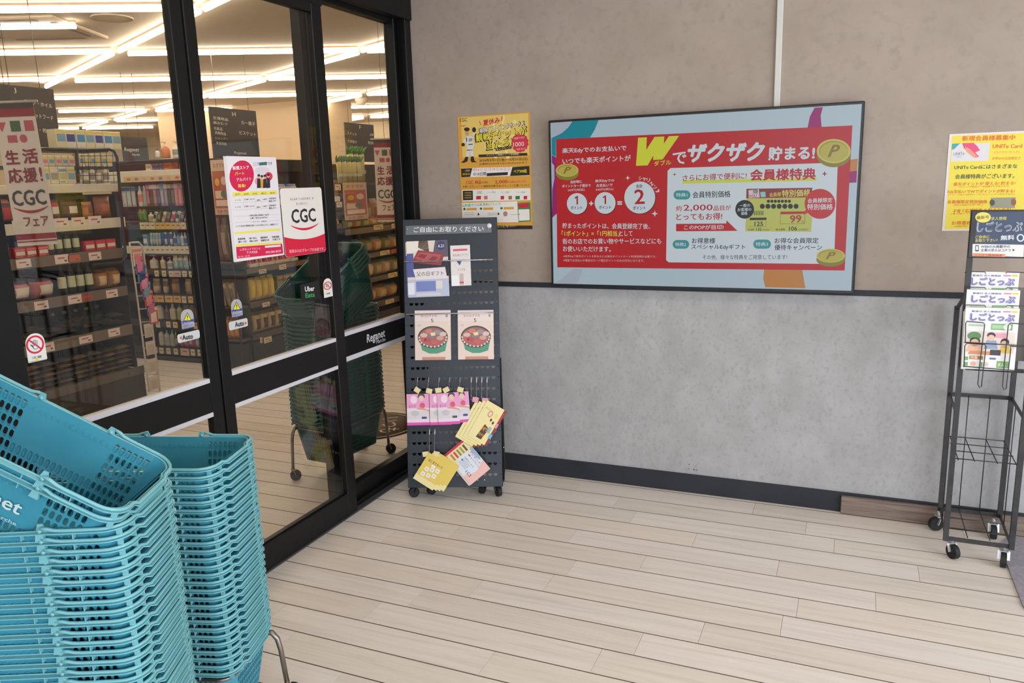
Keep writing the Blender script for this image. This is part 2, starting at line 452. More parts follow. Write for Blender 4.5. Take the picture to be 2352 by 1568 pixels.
# small chips in the laminate above the skirting
ch = MB()
for (px, py, w) in ((1583, 1066, .006), (1582, 1076, .005), (1594, 1078, .008), (1600, 1079, .006), (1597, 1072, .003)):
    q = at((px, py), 1, WY); ch.box(q.x-w/2, q.x+w/2, WY-0.0006, WY, q.z-w*.3, q.z+w*.3)
tag(ch.build('chipped_spots', mat((40, 38, 36), 0.8), wall))
t = MB(); t.bbox(-2.2, 4.2, WY-0.008, WY, ZT0, ZT1, 0.002)
tag(t.build('trim_1', M_TRIM), 'dark horizontal trim strip across the wall behind the screen', kind='structure')
bb = MB(); bb.bbox(-2.2, 4.2, WY-0.011, WY+0.003, 0.0, 0.099, 0.002)
tag(bb.build('baseboard_back', M_TRIM), 'dark charcoal skirting board along the screen wall', kind='structure')
# loose timber board laid against the skirting on the right
M_WOOD = noise_mat('weathered_board', (112, 96, 88), (146, 130, 120), scale=2.2, stretch=(1.2, 8, 22), c3=(84, 64, 54), s3=5, rough=0.8, bump=0.5, lo=0.3, hi=0.7)
bd = MB(); bd.bbox(0.012, 1.9, WY-0.034, WY-0.0115, 0.001, 0.088, 0.003)
tag(bd.build('timber_board', M_WOOD), 'weathered brown timber board leaning on the dark skirting, right of the screen', 'board')
# cable duct
c0, c1 = at((1777, 245), 1, WY), at((1791, 245), 1, WY)
cd = MB(); cd.bbox(c0.x, c1.x+0.001, WY-0.016, WY, 1.75, 3.0, 0.003)
tag(cd.build('cable_duct', mat((206, 203, 198), 0.5, name='duct_white')), 'white vertical cable duct running up the wall from the screen', 'cable duct')

# lobby ceiling and side walls (outside the picture, they bound the light)
m = MB(); m.box(-2.3, 4.2, -2.6, 3.98, 3.0, 3.1); tag(m.build('ceiling', mat((215, 205, 192), 0.9, name='lobby_ceiling')), 'pale lobby ceiling', kind='structure')
m = MB(); m.box(3.9, 4.02, 2.6, 3.87, 0, 3.0); tag(m.build('wall_right', M_UPPER), 'short return wall of the lobby', kind='structure')
m = MB(); m.box(-2.3, -1.6, -2.6, -2.48, 0, 3.0); tag(m.build('wall_front', M_UPPER), 'wall pier of the lobby behind the viewer', kind='structure')

# --- grey entrance mat at the right edge
m = MB()
a, b_, c_, d_ = at((2308, 1285), 2, 0), at((2352, 1388), 2, 0), at((2330, 1222), 2, 0), (1.9, 0)
pts = [(0.648, 3.70), (0.648, 3.24)]
for k in range(0, 7):
    t_ = PI + k*PI/12; pts.append((0.648+0.07+0.07*math.cos(t_), 3.17+0.07*math.sin(t_)))
pts += [(1.9, 3.10), (1.9, 3.80), (0.70, 3.80)]
m.add([(x, y, 0.001) for x, y in pts]+[(x, y, 0.007) for x, y in pts], [tuple(reversed(range(len(pts)))), tuple(range(len(pts), 2*len(pts)))]+[(i, (i+1) % len(pts), (i+1) % len(pts)+len(pts), i+len(pts)) for i in range(len(pts))])
tag(m.build('entrance_mat', noise_mat('grey_mat', (140, 136, 146), (160, 156, 166), scale=60, rough=0.95, bump=0.6)), 'grey entrance mat with rounded corner at the right edge of the floor', 'mat')

# ================================================================ SHOP FRONT
GT = 2.45
def pane(x, y0, y1, z0, z1, parent):
    g = MB(); g.box(x-0.008, x, y0, y1, z0, z1); return g.build('pane', M_GLASS, parent)
def door_leaf(name, ya, yb, st_a, st_b, x, ztop, label):
    "sliding leaf; frame members and bands"
    D = 0.036
    fr = MB(); fr.bbox(x-D, x, ya, ya+st_a, 0.008, ztop, 0.003)
    d = tag(fr.build(name, M_BLACK), label, kind='structure')
    WM[d] = Matrix.Identity(4)
    f2 = MB(); f2.bbox(x-D, x, yb-st_b, yb, 0.008, ztop, 0.003); f2.build('stile', M_BLACK, d)
    f3 = MB(); f3.bbox(x-D, x, ya+st_a, yb-st_b, 0.008, 0.121, 0.003); f3.bbox(x-D-0.002, x-0.012, ya+st_a, yb-st_b, 0.121, 0.128, 0.002); f3.build('bottom_rail', M_BLACK, d)
    f4 = MB(); f4.bbox(x-D, x, ya+st_a, yb-st_b, ztop-0.07, ztop, 0.003); f4.build('top_rail', M_BLACK, d)
    f5 = MB(); f5.bbox(x-D+.004, x-0.002, ya+st_a, yb-st_b, 0.768, 0.884, 0.002); f5.build('middle_rail', M_BLACK, d)
    for z0, z1 in ((0.884, 0.901), (0.751, 0.768)):
        q = MB(); q.box(x-D+.002, x-0.001, ya+st_a, yb-st_b-.0, z0, z1); s = q.build('white_stripe', M_STRIPE, d)
    pane(x-0.014, ya+st_a-.004, yb-st_b+.004, 0.90, ztop-0.068, d)
    pane(x-0.014, ya+st_a-.004, yb-st_b+.004, 0.119, 0.752, d)
    return d
d1 = door_leaf('door_1', 1.38, 2.252, 0.12, 0.055, GX, 2.42, 'left glass sliding door leaf with black frame and two white stripes')
d2 = door_leaf('door_2', 2.262, 3.075, 0.054, 0.072, GX, 2.42, 'right glass sliding door leaf with black frame and two white stripes')
# fixed light right of the doors, set back
x = GX-0.056
w1 = MB(); w1.bbox(x-0.05, x, 2.985, 3.075, 0.0, GT, 0.003)
w1 = tag(w1.build('window_1', M_BLACK), 'fixed glass light with black frame right of the sliding doors', kind='structure'); WM[w1] = Matrix.Identity(4)
q = MB(); q.bbox(x-0.05, x, 3.075, 3.75, 0.0, 0.105, 0.003); q.bbox(x-0.02, x+0.03, 3.0, 3.85, 0.0, 0.03, 0.003); q.build('bottom_rail', M_BLACK, w1)
q = MB(); q.bbox(x-0.05, x, 3.75, 3.87, 0.0, 3.0, 0.004); q.bbox(x, x+0.055, 3.80, 3.87, 0.0, 3.0, 0.003); q.bbox(x-.04, x+0.02, 3.74, 3.752, 0.1, GT, .003); q.build('jamb', M_BLACK, w1)
q = MB(); q.bbox(x-0.045, x-.004, 3.075, 3.75, 0.772, 0.876, 0.002); q.build('middle_rail', M_BLACK, w1)
for z0, z1 in ((0.876, 0.896), (0.748, 0.772)):
    q = MB(); q.box(x-.047, x-0.003, 3.075, 3.75, z0, z1); q.build('white_stripe', M_STRIPE, w1)
pane(x-0.02, 3.07, 3.745, 0.895, GT, w1); pane(x-0.02, 3.07, 3.745, 0.104, 0.75, w1)
# left fixed light behind door 1
w2 = MB(); w2.bbox(x-0.05, x, 1.39, 1.47, 0.0, GT, 0.003)
w2 = tag(w2.build('window_2', M_BLACK), 'fixed glass light left of the sliding doors', kind='structure'); WM[w2] = Matrix.Identity(4)
q = MB(); q.bbox(x-0.05, x, -2.0, 1.39, 0.0, 0.105, 0.003); q.bbox(x-0.05, x, -2.0, 1.39, 0.768, 0.884, 0.003); q.bbox(x-.05, x, -2.05, -1.97, 0, GT, .003); q.build('rail', M_BLACK, w2)
pane(x-0.02, -2.0, 1.39, 0.884, GT, w2); pane(x-0.02, -2.0, 1.39, 0.104, 0.77, w2)
# header over the whole front and floor track
h = MB(); h.bbox(GX-0.14, GX+0.012, -2.6, 3.855, GT, 3.0, 0.004); h.bbox(GX-0.05, GX+0.004, -2.0, 3.08, 2.385, GT, 0.003)
h.bbox(GX-0.1, GX-0.05, 3.0, 3.76, GT-0.022, GT+.002, 0.003)
tag(h.build('trim_2', M_BLACK), 'black header beam above the sliding doors', kind='structure')
h = MB(); h.bbox(GX-0.05, GX+0.008, -2.0, 3.76, -0.002, 0.006, 0.001)
tag(h.build('trim_3', mat((70, 70, 76), 0.5, name='track_grey')), 'low floor track of the sliding doors', kind='structure')

# --- shop logo on the middle rail
pr = Print((x-0.0035, 3.0, 0.8), (0, 1, 0), (0, 0, 1)); pr.N = Vector((1, 0, 0))
pr.T('Reganet', (842, 781), (884, 766), 25, (205, 203, 206), bold=0.03, shear=0.12); pr.T('Marche', (864, 785), (885, 778), 9, (190, 188, 192), bold=0.02, shear=.1)
tag(pr.build('door_lettering', None), 'white shop name lettering on the black band of the fixed window', 'sign')
# ================================================================ SHOP INTERIOR: shell, ceiling lights, signs
SCZ = 3.0
m = MB(); m.box(-17.2, -2.3, -2.6, 15.6, SCZ, SCZ+0.1)
ceil2 = tag(m.build('ceiling', M_SCEIL), 'beige shop ceiling with long light tubes', kind='structure')
m = MB(); m.box(-17.3, -17.2, -2.6, 15.6, 0, SCZ); tag(m.build('wall_left', M_SWALL), 'far side wall of the shop', kind='structure')
m = MB(); m.box(-17.2, -2.29, 15.5, 15.62, 0, SCZ); tag(m.build('wall_far', M_SWALL), 'far end wall of the shop', kind='structure')
m = MB(); m.box(-17.2, -2.3, -2.7, -2.6, 0, SCZ); tag(m.build('wall_near', M_SWALL), 'near end wall of the shop', kind='structure')
m = MB(); m.box(-2.41, -2.29, 3.99, 15.5, 0, SCZ); tag(m.build('wall_shop_side', M_SWALL), 'inner side wall of the shop past the doors', kind='structure')
# pillar-like block seen above the aisle shelving
a, b_ = at((356, 258), 2, SCZ), at((415, 262), 2, SCZ)
m = MB(); m.box(a.x-0.0, -7.9, 10.9, 11.6, 0, SCZ)
tag(m.build('wall_pillar', mat((216, 190, 156), 0.85)), 'cream boxed pillar wall above the aisle shelving', kind='structure')

def dirv(deg): return Vector((math.cos(math.radians(deg)), math.sin(math.radians(deg)), 0))
ROWD, DIAD = dirv(29.07), dirv(154.6)
TZ = 2.955
rows = [((-260, 22), (455, 22)), ((-240, 123), (262, 121)), ((288, 120.5), (824, 118.5)), ((843, 116), (960, 116)), ((-200, 185), (138, 184)), ((162, 182.5), (604, 181.5)), ((616, 180), (960, 176)),
        ((-100, 226), (463, 223)), ((475, 220), (831, 217)), ((846, 215.5), (960, 215)), ((130, 255), (335, 253)), ((352, 252.5), (672, 249)), ((682, 246.5), (960, 245)),
        ((130, 278), (247, 277)), ((262, 276.5), (540, 273)), ((560, 271.5), (836, 269.5)), ((850, 268), (960, 267)), ((130, 295), (182, 294.5)), ((190, 294), (357, 293)), ((440, 291), (706, 289.5))]
dias = [((459, 27), (272, 117)), ((262, 124), (103, 199)), ((1000, 68), (836, 117)), ((824, 122), (612, 179)), ((603, 184), (469, 223)), ((460, 227), (350, 250)), ((336, 256), (262, 275)), ((247, 279), (190, 294)),
        ((1000, 185), (846, 216)), ((830, 219), (684, 247)), ((670, 251), (548, 273)), ((1000, 248), (850, 268)), ((836, 271), (720, 288)), ((640, -62), (470, 20))]
tubes = [(a, b, ROWD) for a, b in rows] + [(a, b, DIAD) for a, b in dias]
for i, (a, b, d) in enumerate(tubes):
    pa, pb = at(a, 2, TZ), at(b, 2, TZ)
    c_ = (pa+pb)/2; L = abs((pb-pa).dot(d)); L = min(L, 11)
    n = d.cross(Vector((0, 0, 1)))
    if i < len(rows):
        rn = (0, 1, 1, 1, 2, 2, 2, 3, 3, 3, 4, 4, 4, 5, 5, 5, 5, 6, 6, 6)[i]; sn = [j for j in range(len(rows)) if (0, 1, 1, 1, 2, 2, 2, 3, 3, 3, 4, 4, 4, 5, 5, 5, 5, 6, 6, 6)[j] == rn].index(i)
        lab = 'level light tube on the shop ceiling, %s row from the top, %s from left' % (ORD[rn], ORD[sn])
    else:
        k_ = sorted(range(len(dias)), key=lambda j: (dias[j][0][0]+dias[j][1][0])).index(i-len(rows)); lab = 'slanting light tube on the shop ceiling, %s of the slanting ones from left' % ORD[k_]
    t = thing('ceiling_light', lab, 'light', (c_.x, c_.y, TZ), 0, 'light tubes of the shop ceiling')
    q = MB(); q.obox(c_-d*(L/2)+Vector((0, 0, .036)), c_+d*(L/2)+Vector((0, 0, .036)), 0.03, 0.018); q.build('mounting_rail', mat((196, 180, 156), 0.6, name='rail_beige'), t)
    q = MB(); q.tube([c_-d*(L/2), c_+d*(L/2)], 0.0215, 8); q.build('tube', M_TUBE, t)
# unseen tubes just inside the doors, added to light the fronts of the goods
for i in range(3):
    for y in (-0.8, 1.2, 3.2) if i < 2 else (1.5, 4.5):
        x_ = (-3.4, -4.9, -6.6)[i]
        t = thing('ceiling_light', 'unseen added light tube above the doors, %s column, %s from the near end' % (ORD[i], ORD[int(y+1)]), 'light', (x_, y, TZ), 0, 'unseen added light tubes inside the doors')
        c_ = Vector((x_, y, TZ)); d = ROWD
        q = MB(); q.obox(c_-d*0.75+Vector((0, 0, .036)), c_+d*0.75+Vector((0, 0, .036)), 0.03, 0.018); q.build('mounting_rail', mat((196, 180, 156), 0.6, name='rail_beige'), t)
        q = MB(); q.tube([c_-d*0.75, c_+d*0.75], 0.0215, 8); q.build('tube', M_TUBE, t)
# recessed ring, air unit, smoke detector
c_ = at((257, 40), 2, SCZ)
q = MB(); q.lathe([(0.14, -0.004), (0.16, -0.012), (0.16, 0.0)], 24, M=Matrix.Translation(c_)); tag(q.build('ceiling_ring', mat((190, 172, 148), .7)), 'round recessed ring in the shop ceiling near the top tube', 'vent')
a = at((60, 62), 2, SCZ)
t = thing('air_conditioner', 'square ceiling air conditioner at the top left, beige grille', 'air conditioner', (a.x, a.y, SCZ), math.radians(25))
q = MB(); q.bbox(-.47, .47, -.47, .47, -0.03, 0, 0.01); q.build('panel', mat((186, 168, 146), .6), t, local=True)
for k in range(4):
    q = MB(); M_ = Matrix.Rotation(k*PI/2, 4, 'Z'); q.box(-.3, .3, .36, .41, -.034, -.028, M=M_); q.build('louvre', mat((120, 104, 88), .6), t, local=True)
c_ = at((829, 228), 2, SCZ-0.02)
q = MB(); q.lathe([(0.03, -0.09), (0.07, -0.07), (0.1, -0.02), (0.1, 0.02)], 16, M=Matrix.Translation(c_)); tag(q.build('smoke_detector', mat((240, 225, 205), .5)), 'small white smoke detector on the shop ceiling seen in the right window', 'smoke detector')

# hanging black aisle signs (face the doors)
M_SIGN = mat((62, 56, 50), 0.7, name='blackboard_sign')
SC1 = (206, 198, 184)
def hang_sign(x, tl, tr, bot, label, texts, name='aisle_sign'):
    A, B = at(tl, 0, x), at(tr, 0, x); Z1 = (A.z+B.z)/2; Z0 = at(bot, 0, x).z
    t = thing(name, label, 'sign', (x, (A.y+B.y)/2, Z0))
    q = MB(); q.bbox(x-0.03, x, A.y, B.y, Z0, Z1, 0.004); q.build('board', M_SIGN, t)
    for yy in (A.y+0.1, B.y-0.1):
        q = MB(); q.cyl((x-0.015, yy, Z1), (x-0.015, yy, SCZ), 0.003, 5); q.build('wire', mat((120, 110, 100), .5), t)
    pr = Print((x, A.y, Z0), (0, 1, 0), (0, 0, 1))
    for (s_, a, b, h_) in texts: pr.T(s_, a, b, h_, SC1, bold=0.02)
    pr.build('lettering', t)
hang_sign(-5.6, (-20, 190), (123, 205), (133, 338), 'large black aisle sign lettered J behind the left red and white banner',
          [('J', (31, 208), (37, 208), 12), ('ラップ・ホイル', (55, 232), (120, 244), 10), ('キャットフード', (62, 262), (122, 272), 11), ('電球・乾電池', (64, 294), (130, 304), 10)])
hang_sign(-6.0, (482, 243), (588, 256), (596, 378), 'large black aisle sign lettered H above the recruitment notice',
          [('H', (533, 262), (541, 262), 9), ('生理用品', (489, 270), (524, 275), 7), ('紙おむつ', (490, 281), (522, 285), 7), ('化粧品', (491, 294), (511, 297), 7), ('洗顔用品', (493, 304), (519, 308), 7), ('シャンプー', (494, 317), (523, 319), 6), ('洗濯洗剤', (496, 328), (520, 331), 7),
           ('カー菓子', (554, 281), (586, 285), 9), ('ビスケット', (550, 304), (588, 309), 9), ('Reganet', (538, 351), (566, 353), 8)])
hang_sign(-6.6, (793, 280), (858, 287), (862, 372), 'black aisle sign lettered F in the right window beside the second banner',
          [('F', (825, 292), (829, 292), 8), ('スナック', (797, 305), (819, 309), 7), ('大袋菓子', (798, 323), (820, 327), 7), ('米菓', (849, 309), (858, 310), 6), ('煎餅', (845, 327), (858, 329), 7)])
hang_sign(-8.0, (280, 313), (337, 316), (345, 378), 'small black sign with the shop name behind the aisle shelving',
          [('Reganet', (286, 344), (319, 345), 11), ('Marche', (303, 355), (321, 355), 5)])

# hanging red and white banners
def facing_plane(px, dist, yaw_deg):
    o = CAM + ray(*px).normalized()*dist
    y = math.radians(yaw_deg)
    N = Vector((math.sin(y), -math.cos(y), 0)); return o, N
def banner(cs, dist, yaw, label, roll):
    (tl, tr, br, bl) = cs
    mid = ((tl[0]+br[0])/2, (tl[1]+br[1])/2)
    o, N = facing_plane(mid, dist, yaw)
    A, B, D_, E_ = [atp(q, o, N) for q in (tl, tr, br, bl)]
    Vv = ((A-E_)+(B-D_)).normalized(); U = ((B-A)+(D_-E_)); U = (U-Vv*U.dot(Vv)).normalized(); N = U.cross(Vv)
    W_ = ((B-A).length+(D_-E_).length)/2; H_ = ((A-E_).length+(B-D_).length)/2; c_ = (A+B+D_+E_)/4
    O = c_-U*W_/2-Vv*H_/2
    t = thing('banner', label, 'banner', O)
    q = MB(); vs = []; n = 8
    for i in range(n+1):
        for j in (0, 1): vs.append(O+U*(W_*j)+Vv*(H_*i/n)-N*0.0015)
    vs += [v-N*0.0015 for v in vs]; k = 2*(n+1)
    fs = [(2*i, 2*i+1, 2*i+3, 2*i+2) for i in range(n)]+[(2*i+k, 2*i+2+k, 2*i+3+k, 2*i+1+k) for i in range(n)]+[(0, k, k+1, 1), (2*n, 2*n+1, 2*n+1+k, 2*n+k)]
    fs += [(2*i, 2*i+2, 2*i+2+k, 2*i+k) for i in range(n)]+[(2*i+1, 2*i+1+k, 2*i+3+k, 2*i+3) for i in range(n)]
    q.add(vs, fs); q.build('cloth', mat((232, 220, 208), .8), t)
    q = MB(); q.cyl(O+Vv*H_-U*.02, O+Vv*H_+U*(W_+.02), 0.006, 6); q.build('top_rod', mat((200, 190, 180), .4), t)
    q = MB(); q.cyl(O+Vv*H_+U*W_*.5, O+Vv*H_+U*W_*.5+Vector((0, 0, SCZ-(O+Vv*H_).z)), 0.002, 4); q.build('cord', mat((120, 110, 100), .5), t)
    pr = Print(O, U, Vv); w, h = W_, H_; RED = (150, 38, 52); GR = (70, 100, 66); PK = (196, 84, 100)
    pr.rect(0, h*.955, w, h, (70, 58, 54), 2); pr.rect(0, h*.90, w, h*.955, RED, 2)
    for (a, b, c) in ((.03, .26, PK), (.36, .60, GR), (.70, .92, PK)):
        if c == PK and a < .1: pr.poly([(w*a, h*.865), (w*.14, h*.80), (w*b, h*.865)], c, 2)
        else: pr.rect(w*a, h*.80, w*b, h*.872, c, 2)
    pr.rect(w*.24, h*.725, w*.47, h*.775, PK, 2); pr.ell(w*.62, h*.75, w*.09, h*.028, PK, 2)
    DR = (140, 44, 56)
    pr.text('生', w*.10, h*.575, w*.44, h*.675, DR, .05); pr.text('活', w*.52, h*.575, w*.90, h*.68, DR, .05)
    pr.text('応', w*.08, h*.445, w*.44, h*.55, DR, .05); pr.text('援', w*.46, h*.445, w*.80, h*.55, DR, .05); pr.text('!', w*.86, h*.45, w*.93, h*.55, DR, .03)
    pr.text('CGC', w*.08, h*.285, w*.92, h*.395, (66, 56, 50), .04)
    pr.smile(w*.08, h*.275, w*.94, h*.275, h*.035, h*.02, (168, 44, 52), 3)
    pr.text('フェア', w*.26, h*.135, w*.88, h*.205, DR, .04)
    pr.rect(0, h*.045, w, h*.085, RED, 2); pr.rect(0, h*.025, w, h*.035, RED, 2)
    pr.build('lettering', t)
banner(((-14, 240), (68, 228), (137, 557), (36, 569)), 4.1, 34, 'tall hanging white and red banner nearest the left door leaf', 0)
banner(((857, 321), (908, 317), (916, 509), (868, 509)), 5.6, 30, 'smaller hanging white and red banner in the right fixed window', 0)

# round floor logo inside the doors
c_ = Vector((-2.93, 4.32, 0))
t = thing('floor_decal', 'round brown floor decal with pale lettering inside the doors by the dark green baskets', 'floor decal', c_)
q = MB(); q.lathe([(0.30, 0.0005), (0.31, 0.0015), (0.0001, 0.0018)], 40, M=Matrix.Translation(c_)); q.build('disc', mat((98, 78, 60), 0.6), t)
pr = Print(c_+Vector((0, 0, 0.002)), (0.5, -0.866, 0), (0.866, 0.5, 0)); pr.N = Vector((0, 0, 1))
if pr.U.cross(pr.V).z < 0: pr.U = -pr.U
pr.ring(0, 0, .27, .28, (190, 170, 140), 1, 40); pr.text('いつも', -.16, .04, .18, .17, (190, 172, 146), .02); pr.text('ありがとう', -.2, -.12, .2, .0, (190, 172, 146), .02); pr.rect(-.18, -.22, .15, -.15, (200, 184, 156), 2)
pr.build('lettering', t)
# ================================================================ BASKETS
PIT = 0.0234
def rr_path(a, b, r, z, n=5, bump=0.0, dz=0.0, side=0.0):
    "rounded rectangle, counter-clockwise, with a stepped-out grip in the middle of each short side"
    P = []
    def bumped(x, y):
        if bump and abs(y) < 0.070: return (x+math.copysign(bump, x), y, z+dz)
        return (x, y, z)
    for (cx, cy, t0) in ((a-r, -b+r, -PI/2), (a-r, b-r, 0), (-a+r, b-r, PI/2), (-a+r, -b+r, PI)):
        for k in range(n+1):
            t = t0+PI/2*k/n; P.append((cx+r*math.cos(t), cy+r*math.sin(t), z))
        if t0 in (-PI/2, PI/2):
            sgn = 1 if t0 < 0 else -1
            x = a if sgn > 0 else -a
            for y in (-0.078, -0.066, 0.066, 0.078):
                P.append(bumped(x, y*sgn))
    return P
A_, B_, R_, H_ = 0.246, 0.137, 0.042, 0.225
AB, BB = 0.205, 0.100
def basket_meshes(body_mat, rim_mat, tagname):
    W = MB(); TH = 0.0022
    def dims(t): return A_+(AB-A_)*t, B_+(BB-B_)*t, R_+(0.030-R_)*t
    # perforated flat walls; t = 0 at the top
    def wallgrid(side, cols, rows, kind):
        for side_sign in (1, -1):
            def P(s_, t_, off=0.0):
                a, b, r = dims(t_); z = H_*(1-t_)
                if side == 'long':
                    x = (2*s_-1)*(a-r); y = b-off
                    return (x*side_sign, -y*side_sign, z)
                y = (2*s_-1)*(b-r); x = a-off
                return (x*side_sign, y*side_sign, z)
            for c in range(cols):
                for rr in range(rows):
                    s0, s1 = c/cols, (c+1)/cols; t0, t1 = 0.05+0.93*rr/rows, 0.05+0.93*(rr+1)/rows
                    k = kind(c, rr)
                    if k == 'solid':
                        for off, flip in ((0, False), (TH, True)):
                            vs = [P(s0, t1, off), P(s1, t1, off), P(s1, t0, off), P(s0, t0, off)]
                            W.add(vs, [(0, 1, 2, 3) if not flip else (3, 2, 1, 0)])
                        continue
                    sm, tm = (s0+s1)/2, (t0+t1)/2; hw, hh = (s1-s0)*0.40, (t1-t0)*(0.45 if k == 'hole' else 0.22)
                    o8 = [(s0, t1), (sm, t1), (s1, t1), (s1, tm), (s1, t0), (sm, t0), (s0, t0), (s0, tm)]
                    c7 = 0.75
                    h8 = [(sm-hw*c7, tm+hh*.80), (sm, tm+hh), (sm+hw*c7, tm+hh*.80), (sm+hw, tm), (sm+hw*c7, tm-hh*.80), (sm, tm-hh), (sm-hw*c7, tm-hh*.80), (sm-hw, tm)]
                    if k == 'dimple':
                        for off, flip in ((0, False), (TH, True)):
                            vs = [P(u_, v_, off) for u_, v_ in o8]+[P(u_, v_, off) for u_, v_ in h8]+[P(u_, v_, off+(-0.0012 if not flip else 0.0014)) for u_, v_ in h8]
                            fs = []
                            for i in range(8):
                                j = (i+1) % 8; fs += [(i, j, j+8, i+8), (i+8, j+8, j+16, i+16)]
                            fs.append(tuple(range(16, 24)))
                            W.add(vs, [tuple(reversed(f)) for f in fs] if flip else fs)
                        continue
                    vs = [P(u_, v_) for u_, v_ in o8]+[P(u_, v_) for u_, v_ in h8]+[P(u_, v_, TH) for u_, v_ in o8]+[P(u_, v_, TH) for u_, v_ in h8]
                    fs = []
                    for i in range(8):
                        j = (i+1) % 8
                        fs += [(i, j, j+8, i+8), (j+16, i+16, i+24, j+24), (j+8, i+8, i+24, j+24)][:3]
                    W.add(vs, fs)
    NC, NR = 26, 8
    def klong(c, r):
        if 6 <= c <= 19:
            if r == 0: return 'dimple'
            if r <= 3: return 'solid'
        return 'hole'
    wallgrid('long', NC, NR, klong)
    wallgrid('short', 13, NR, lambda c, r: 'solid' if r == 0 else 'hole')
    # rounded corners and top/bottom strips
    for (sx, sy) in ((1, -1), (1, 1), (-1, 1), (-1, -1)):
        t0a = {(1, -1): -PI/2, (1, 1): 0, (-1, 1): PI/2, (-1, -1): PI}[(sx, sy)]
        for off, flip in ((0, False), (TH, True)):
            vs = []; n = 5; rws = (0, 0.5, 1)
            for t_ in rws:
                a, b, r = dims(t_)
                for k in range(n+1):
                    t = t0a+PI/2*k/n; vs.append((sx*(a-r)+(r-off)*math.cos(t), sy*(b-r)+(r-off)*math.sin(t), H_*(1-t_)))
            fs = []
            for i in range(2):
                for k in range(n):
                    f = (i*(n+1)+k, (i+1)*(n+1)+k, (i+1)*(n+1)+k+1, i*(n+1)+k+1); fs.append(tuple(reversed(f)) if flip else f)
            W.add(vs, fs, 0, True)
    for (ta, tb) in ((0, 0.05), (0.98, 1.0)):
        for off, flip in ((0, False), (TH, True)):
            a, b, r = dims(ta); a2, b2, r2 = dims(tb)
            for sg in (1, -1):
                q = [(-(a2-r2)*sg, -(b2-off)*sg, H_*(1-tb)), ((a2-r2)*sg, -(b2-off)*sg, H_*(1-tb)), ((a-r)*sg, -(b-off)*sg, H_*(1-ta)), (-(a-r)*sg, -(b-off)*sg, H_*(1-ta))]
                W.add(q, [(0, 1, 2, 3) if not flip else (3, 2, 1, 0)])
                q = [((a2-off)*sg, -(b2-r2)*sg, H_*(1-tb)), ((a2-off)*sg, (b2-r2)*sg, H_*(1-tb)), ((a-off)*sg, (b-r)*sg, H_*(1-ta)), ((a-off)*sg, -(b-r)*sg, H_*(1-ta))]
                W.add(q, [(0, 1, 2, 3) if not flip else (3, 2, 1, 0)])
    # bottom with ribs
    bot = [(x, y, 0.002) for x, y, z in rr_path(AB, BB, 0.03, 0)]
    n = len(bot); W.add(bot+[(x, y, 0.0045) for x, y, z in bot], [tuple(reversed(range(n))), tuple(range(n, 2*n))])
    for k in range(-4, 5): W.box(k*0.045-.001, k*0.045+.001, -BB+.01, BB-.01, 0.0045, 0.009)
    body = W.mesh('basket_body', body_mat)
    # rim: lip bead, ledge, ribs, hinge tabs
    Rm = MB()
    lip = rr_path(A_+0.001, B_+0.001, R_, H_, bump=0.007, dz=-0.005)
    Rm.tube(lip, 0.0020, 6, 0, closed=True)
    def ledge(z, o0, o1, th, dzb):
        i_ = rr_path(A_+o0, B_+o0, R_, z, bump=0.006, dz=dzb); o_ = rr_path(A_+o1, B_+o1, R_+0.008, z, bump=0.009, dz=dzb); n = len(i_)
        vs = i_+o_+[(x, y, q-th) for x, y, q in i_]+[(x, y, q-th) for x, y, q in o_]
        fs = []
        for k in range(n):
            j = (k+1) % n; fs += [(k, k+n, j+n, j), (k+2*n, j+2*n, j+3*n, k+3*n), (k+n, k+3*n, j+3*n, j+n)]
        Rm.add(vs, fs)
    ledge(H_-0.0012, -0.001, 0.0135, 0.0024, -0.005)
    for (x, y) in [(s_*0.155, t_*(B_+0.006)) for s_ in (1, -1) for t_ in (1, -1)]+[(s_*0.05, t_*(B_+0.006)) for s_ in (1, -1) for t_ in (1, -1)]:
        Rm.box(x-0.0009, x+0.0009, y-0.006, y+0.0055, H_-0.0155, H_-0.003)
    for (x, y) in [(s_*(A_+0.006), t_*0.092) for s_ in (1, -1) for t_ in (1, -1)]+[(s_*(A_-.003), t_*(B_-.004)) for s_ in (1, -1) for t_ in (1, -1)]:
        Rm.box(x-0.006, x+0.0065, y-0.0009, y+0.0009, H_-0.0155, H_-0.003)
    for sx in (1, -1):
        for sy in (1, -1):
            x = sx*0.087; y = sy*(B_+0.0015)
            Rm.prism([(x-0.011, H_-0.003), (x+0.011, H_-0.003), (x+0.005, H_+0.017), (x-0.005, H_+0.017)], 0.0035, 0, Matrix.Translation((0, y-0.0017, 0)))
            Rm.prism([(x-0.010, H_-0.020), (x+0.010, H_-0.020), (x+0.007, H_-0.003), (x-0.007, H_-0.003)], 0.008, 0, Matrix.Translation((0, y-(0.0 if sy > 0 else 0.010), 0)))
            Rm.cyl((x+sx*0.001, y-0.005*sy, H_+0.004), (x+sx*0.001, y+0.011*sy, H_+0.004), 0.0048, 8)
    rim = Rm.mesh('basket_rim', rim_mat)
    hs = []
    for sx in (1, -1):
        T = MB(); P = []
        r = R_+0.006; a, b = A_+0.0085, B_+0.0085; z = H_+0.0030
        P += [(0.090, -b-.001, z+.006), (0.104, -b-.001, z+.0055), (0.118, -b, z+.001), (0.135, -b, z)]
        for k in range(6):
            t = -PI/2+PI/2*k/5; P.append((a-r+r*math.cos(t), -b+r+r*math.sin(t), z))
        P += [(a, -0.080, z), (a+.006, -0.066, z-.005), (a+.006, 0.066, z-.005), (a, 0.080, z)]
        for k in range(6):
            t = PI/2*k/5; P.append((a-r+r*math.cos(t), b-r+r*math.sin(t), z))
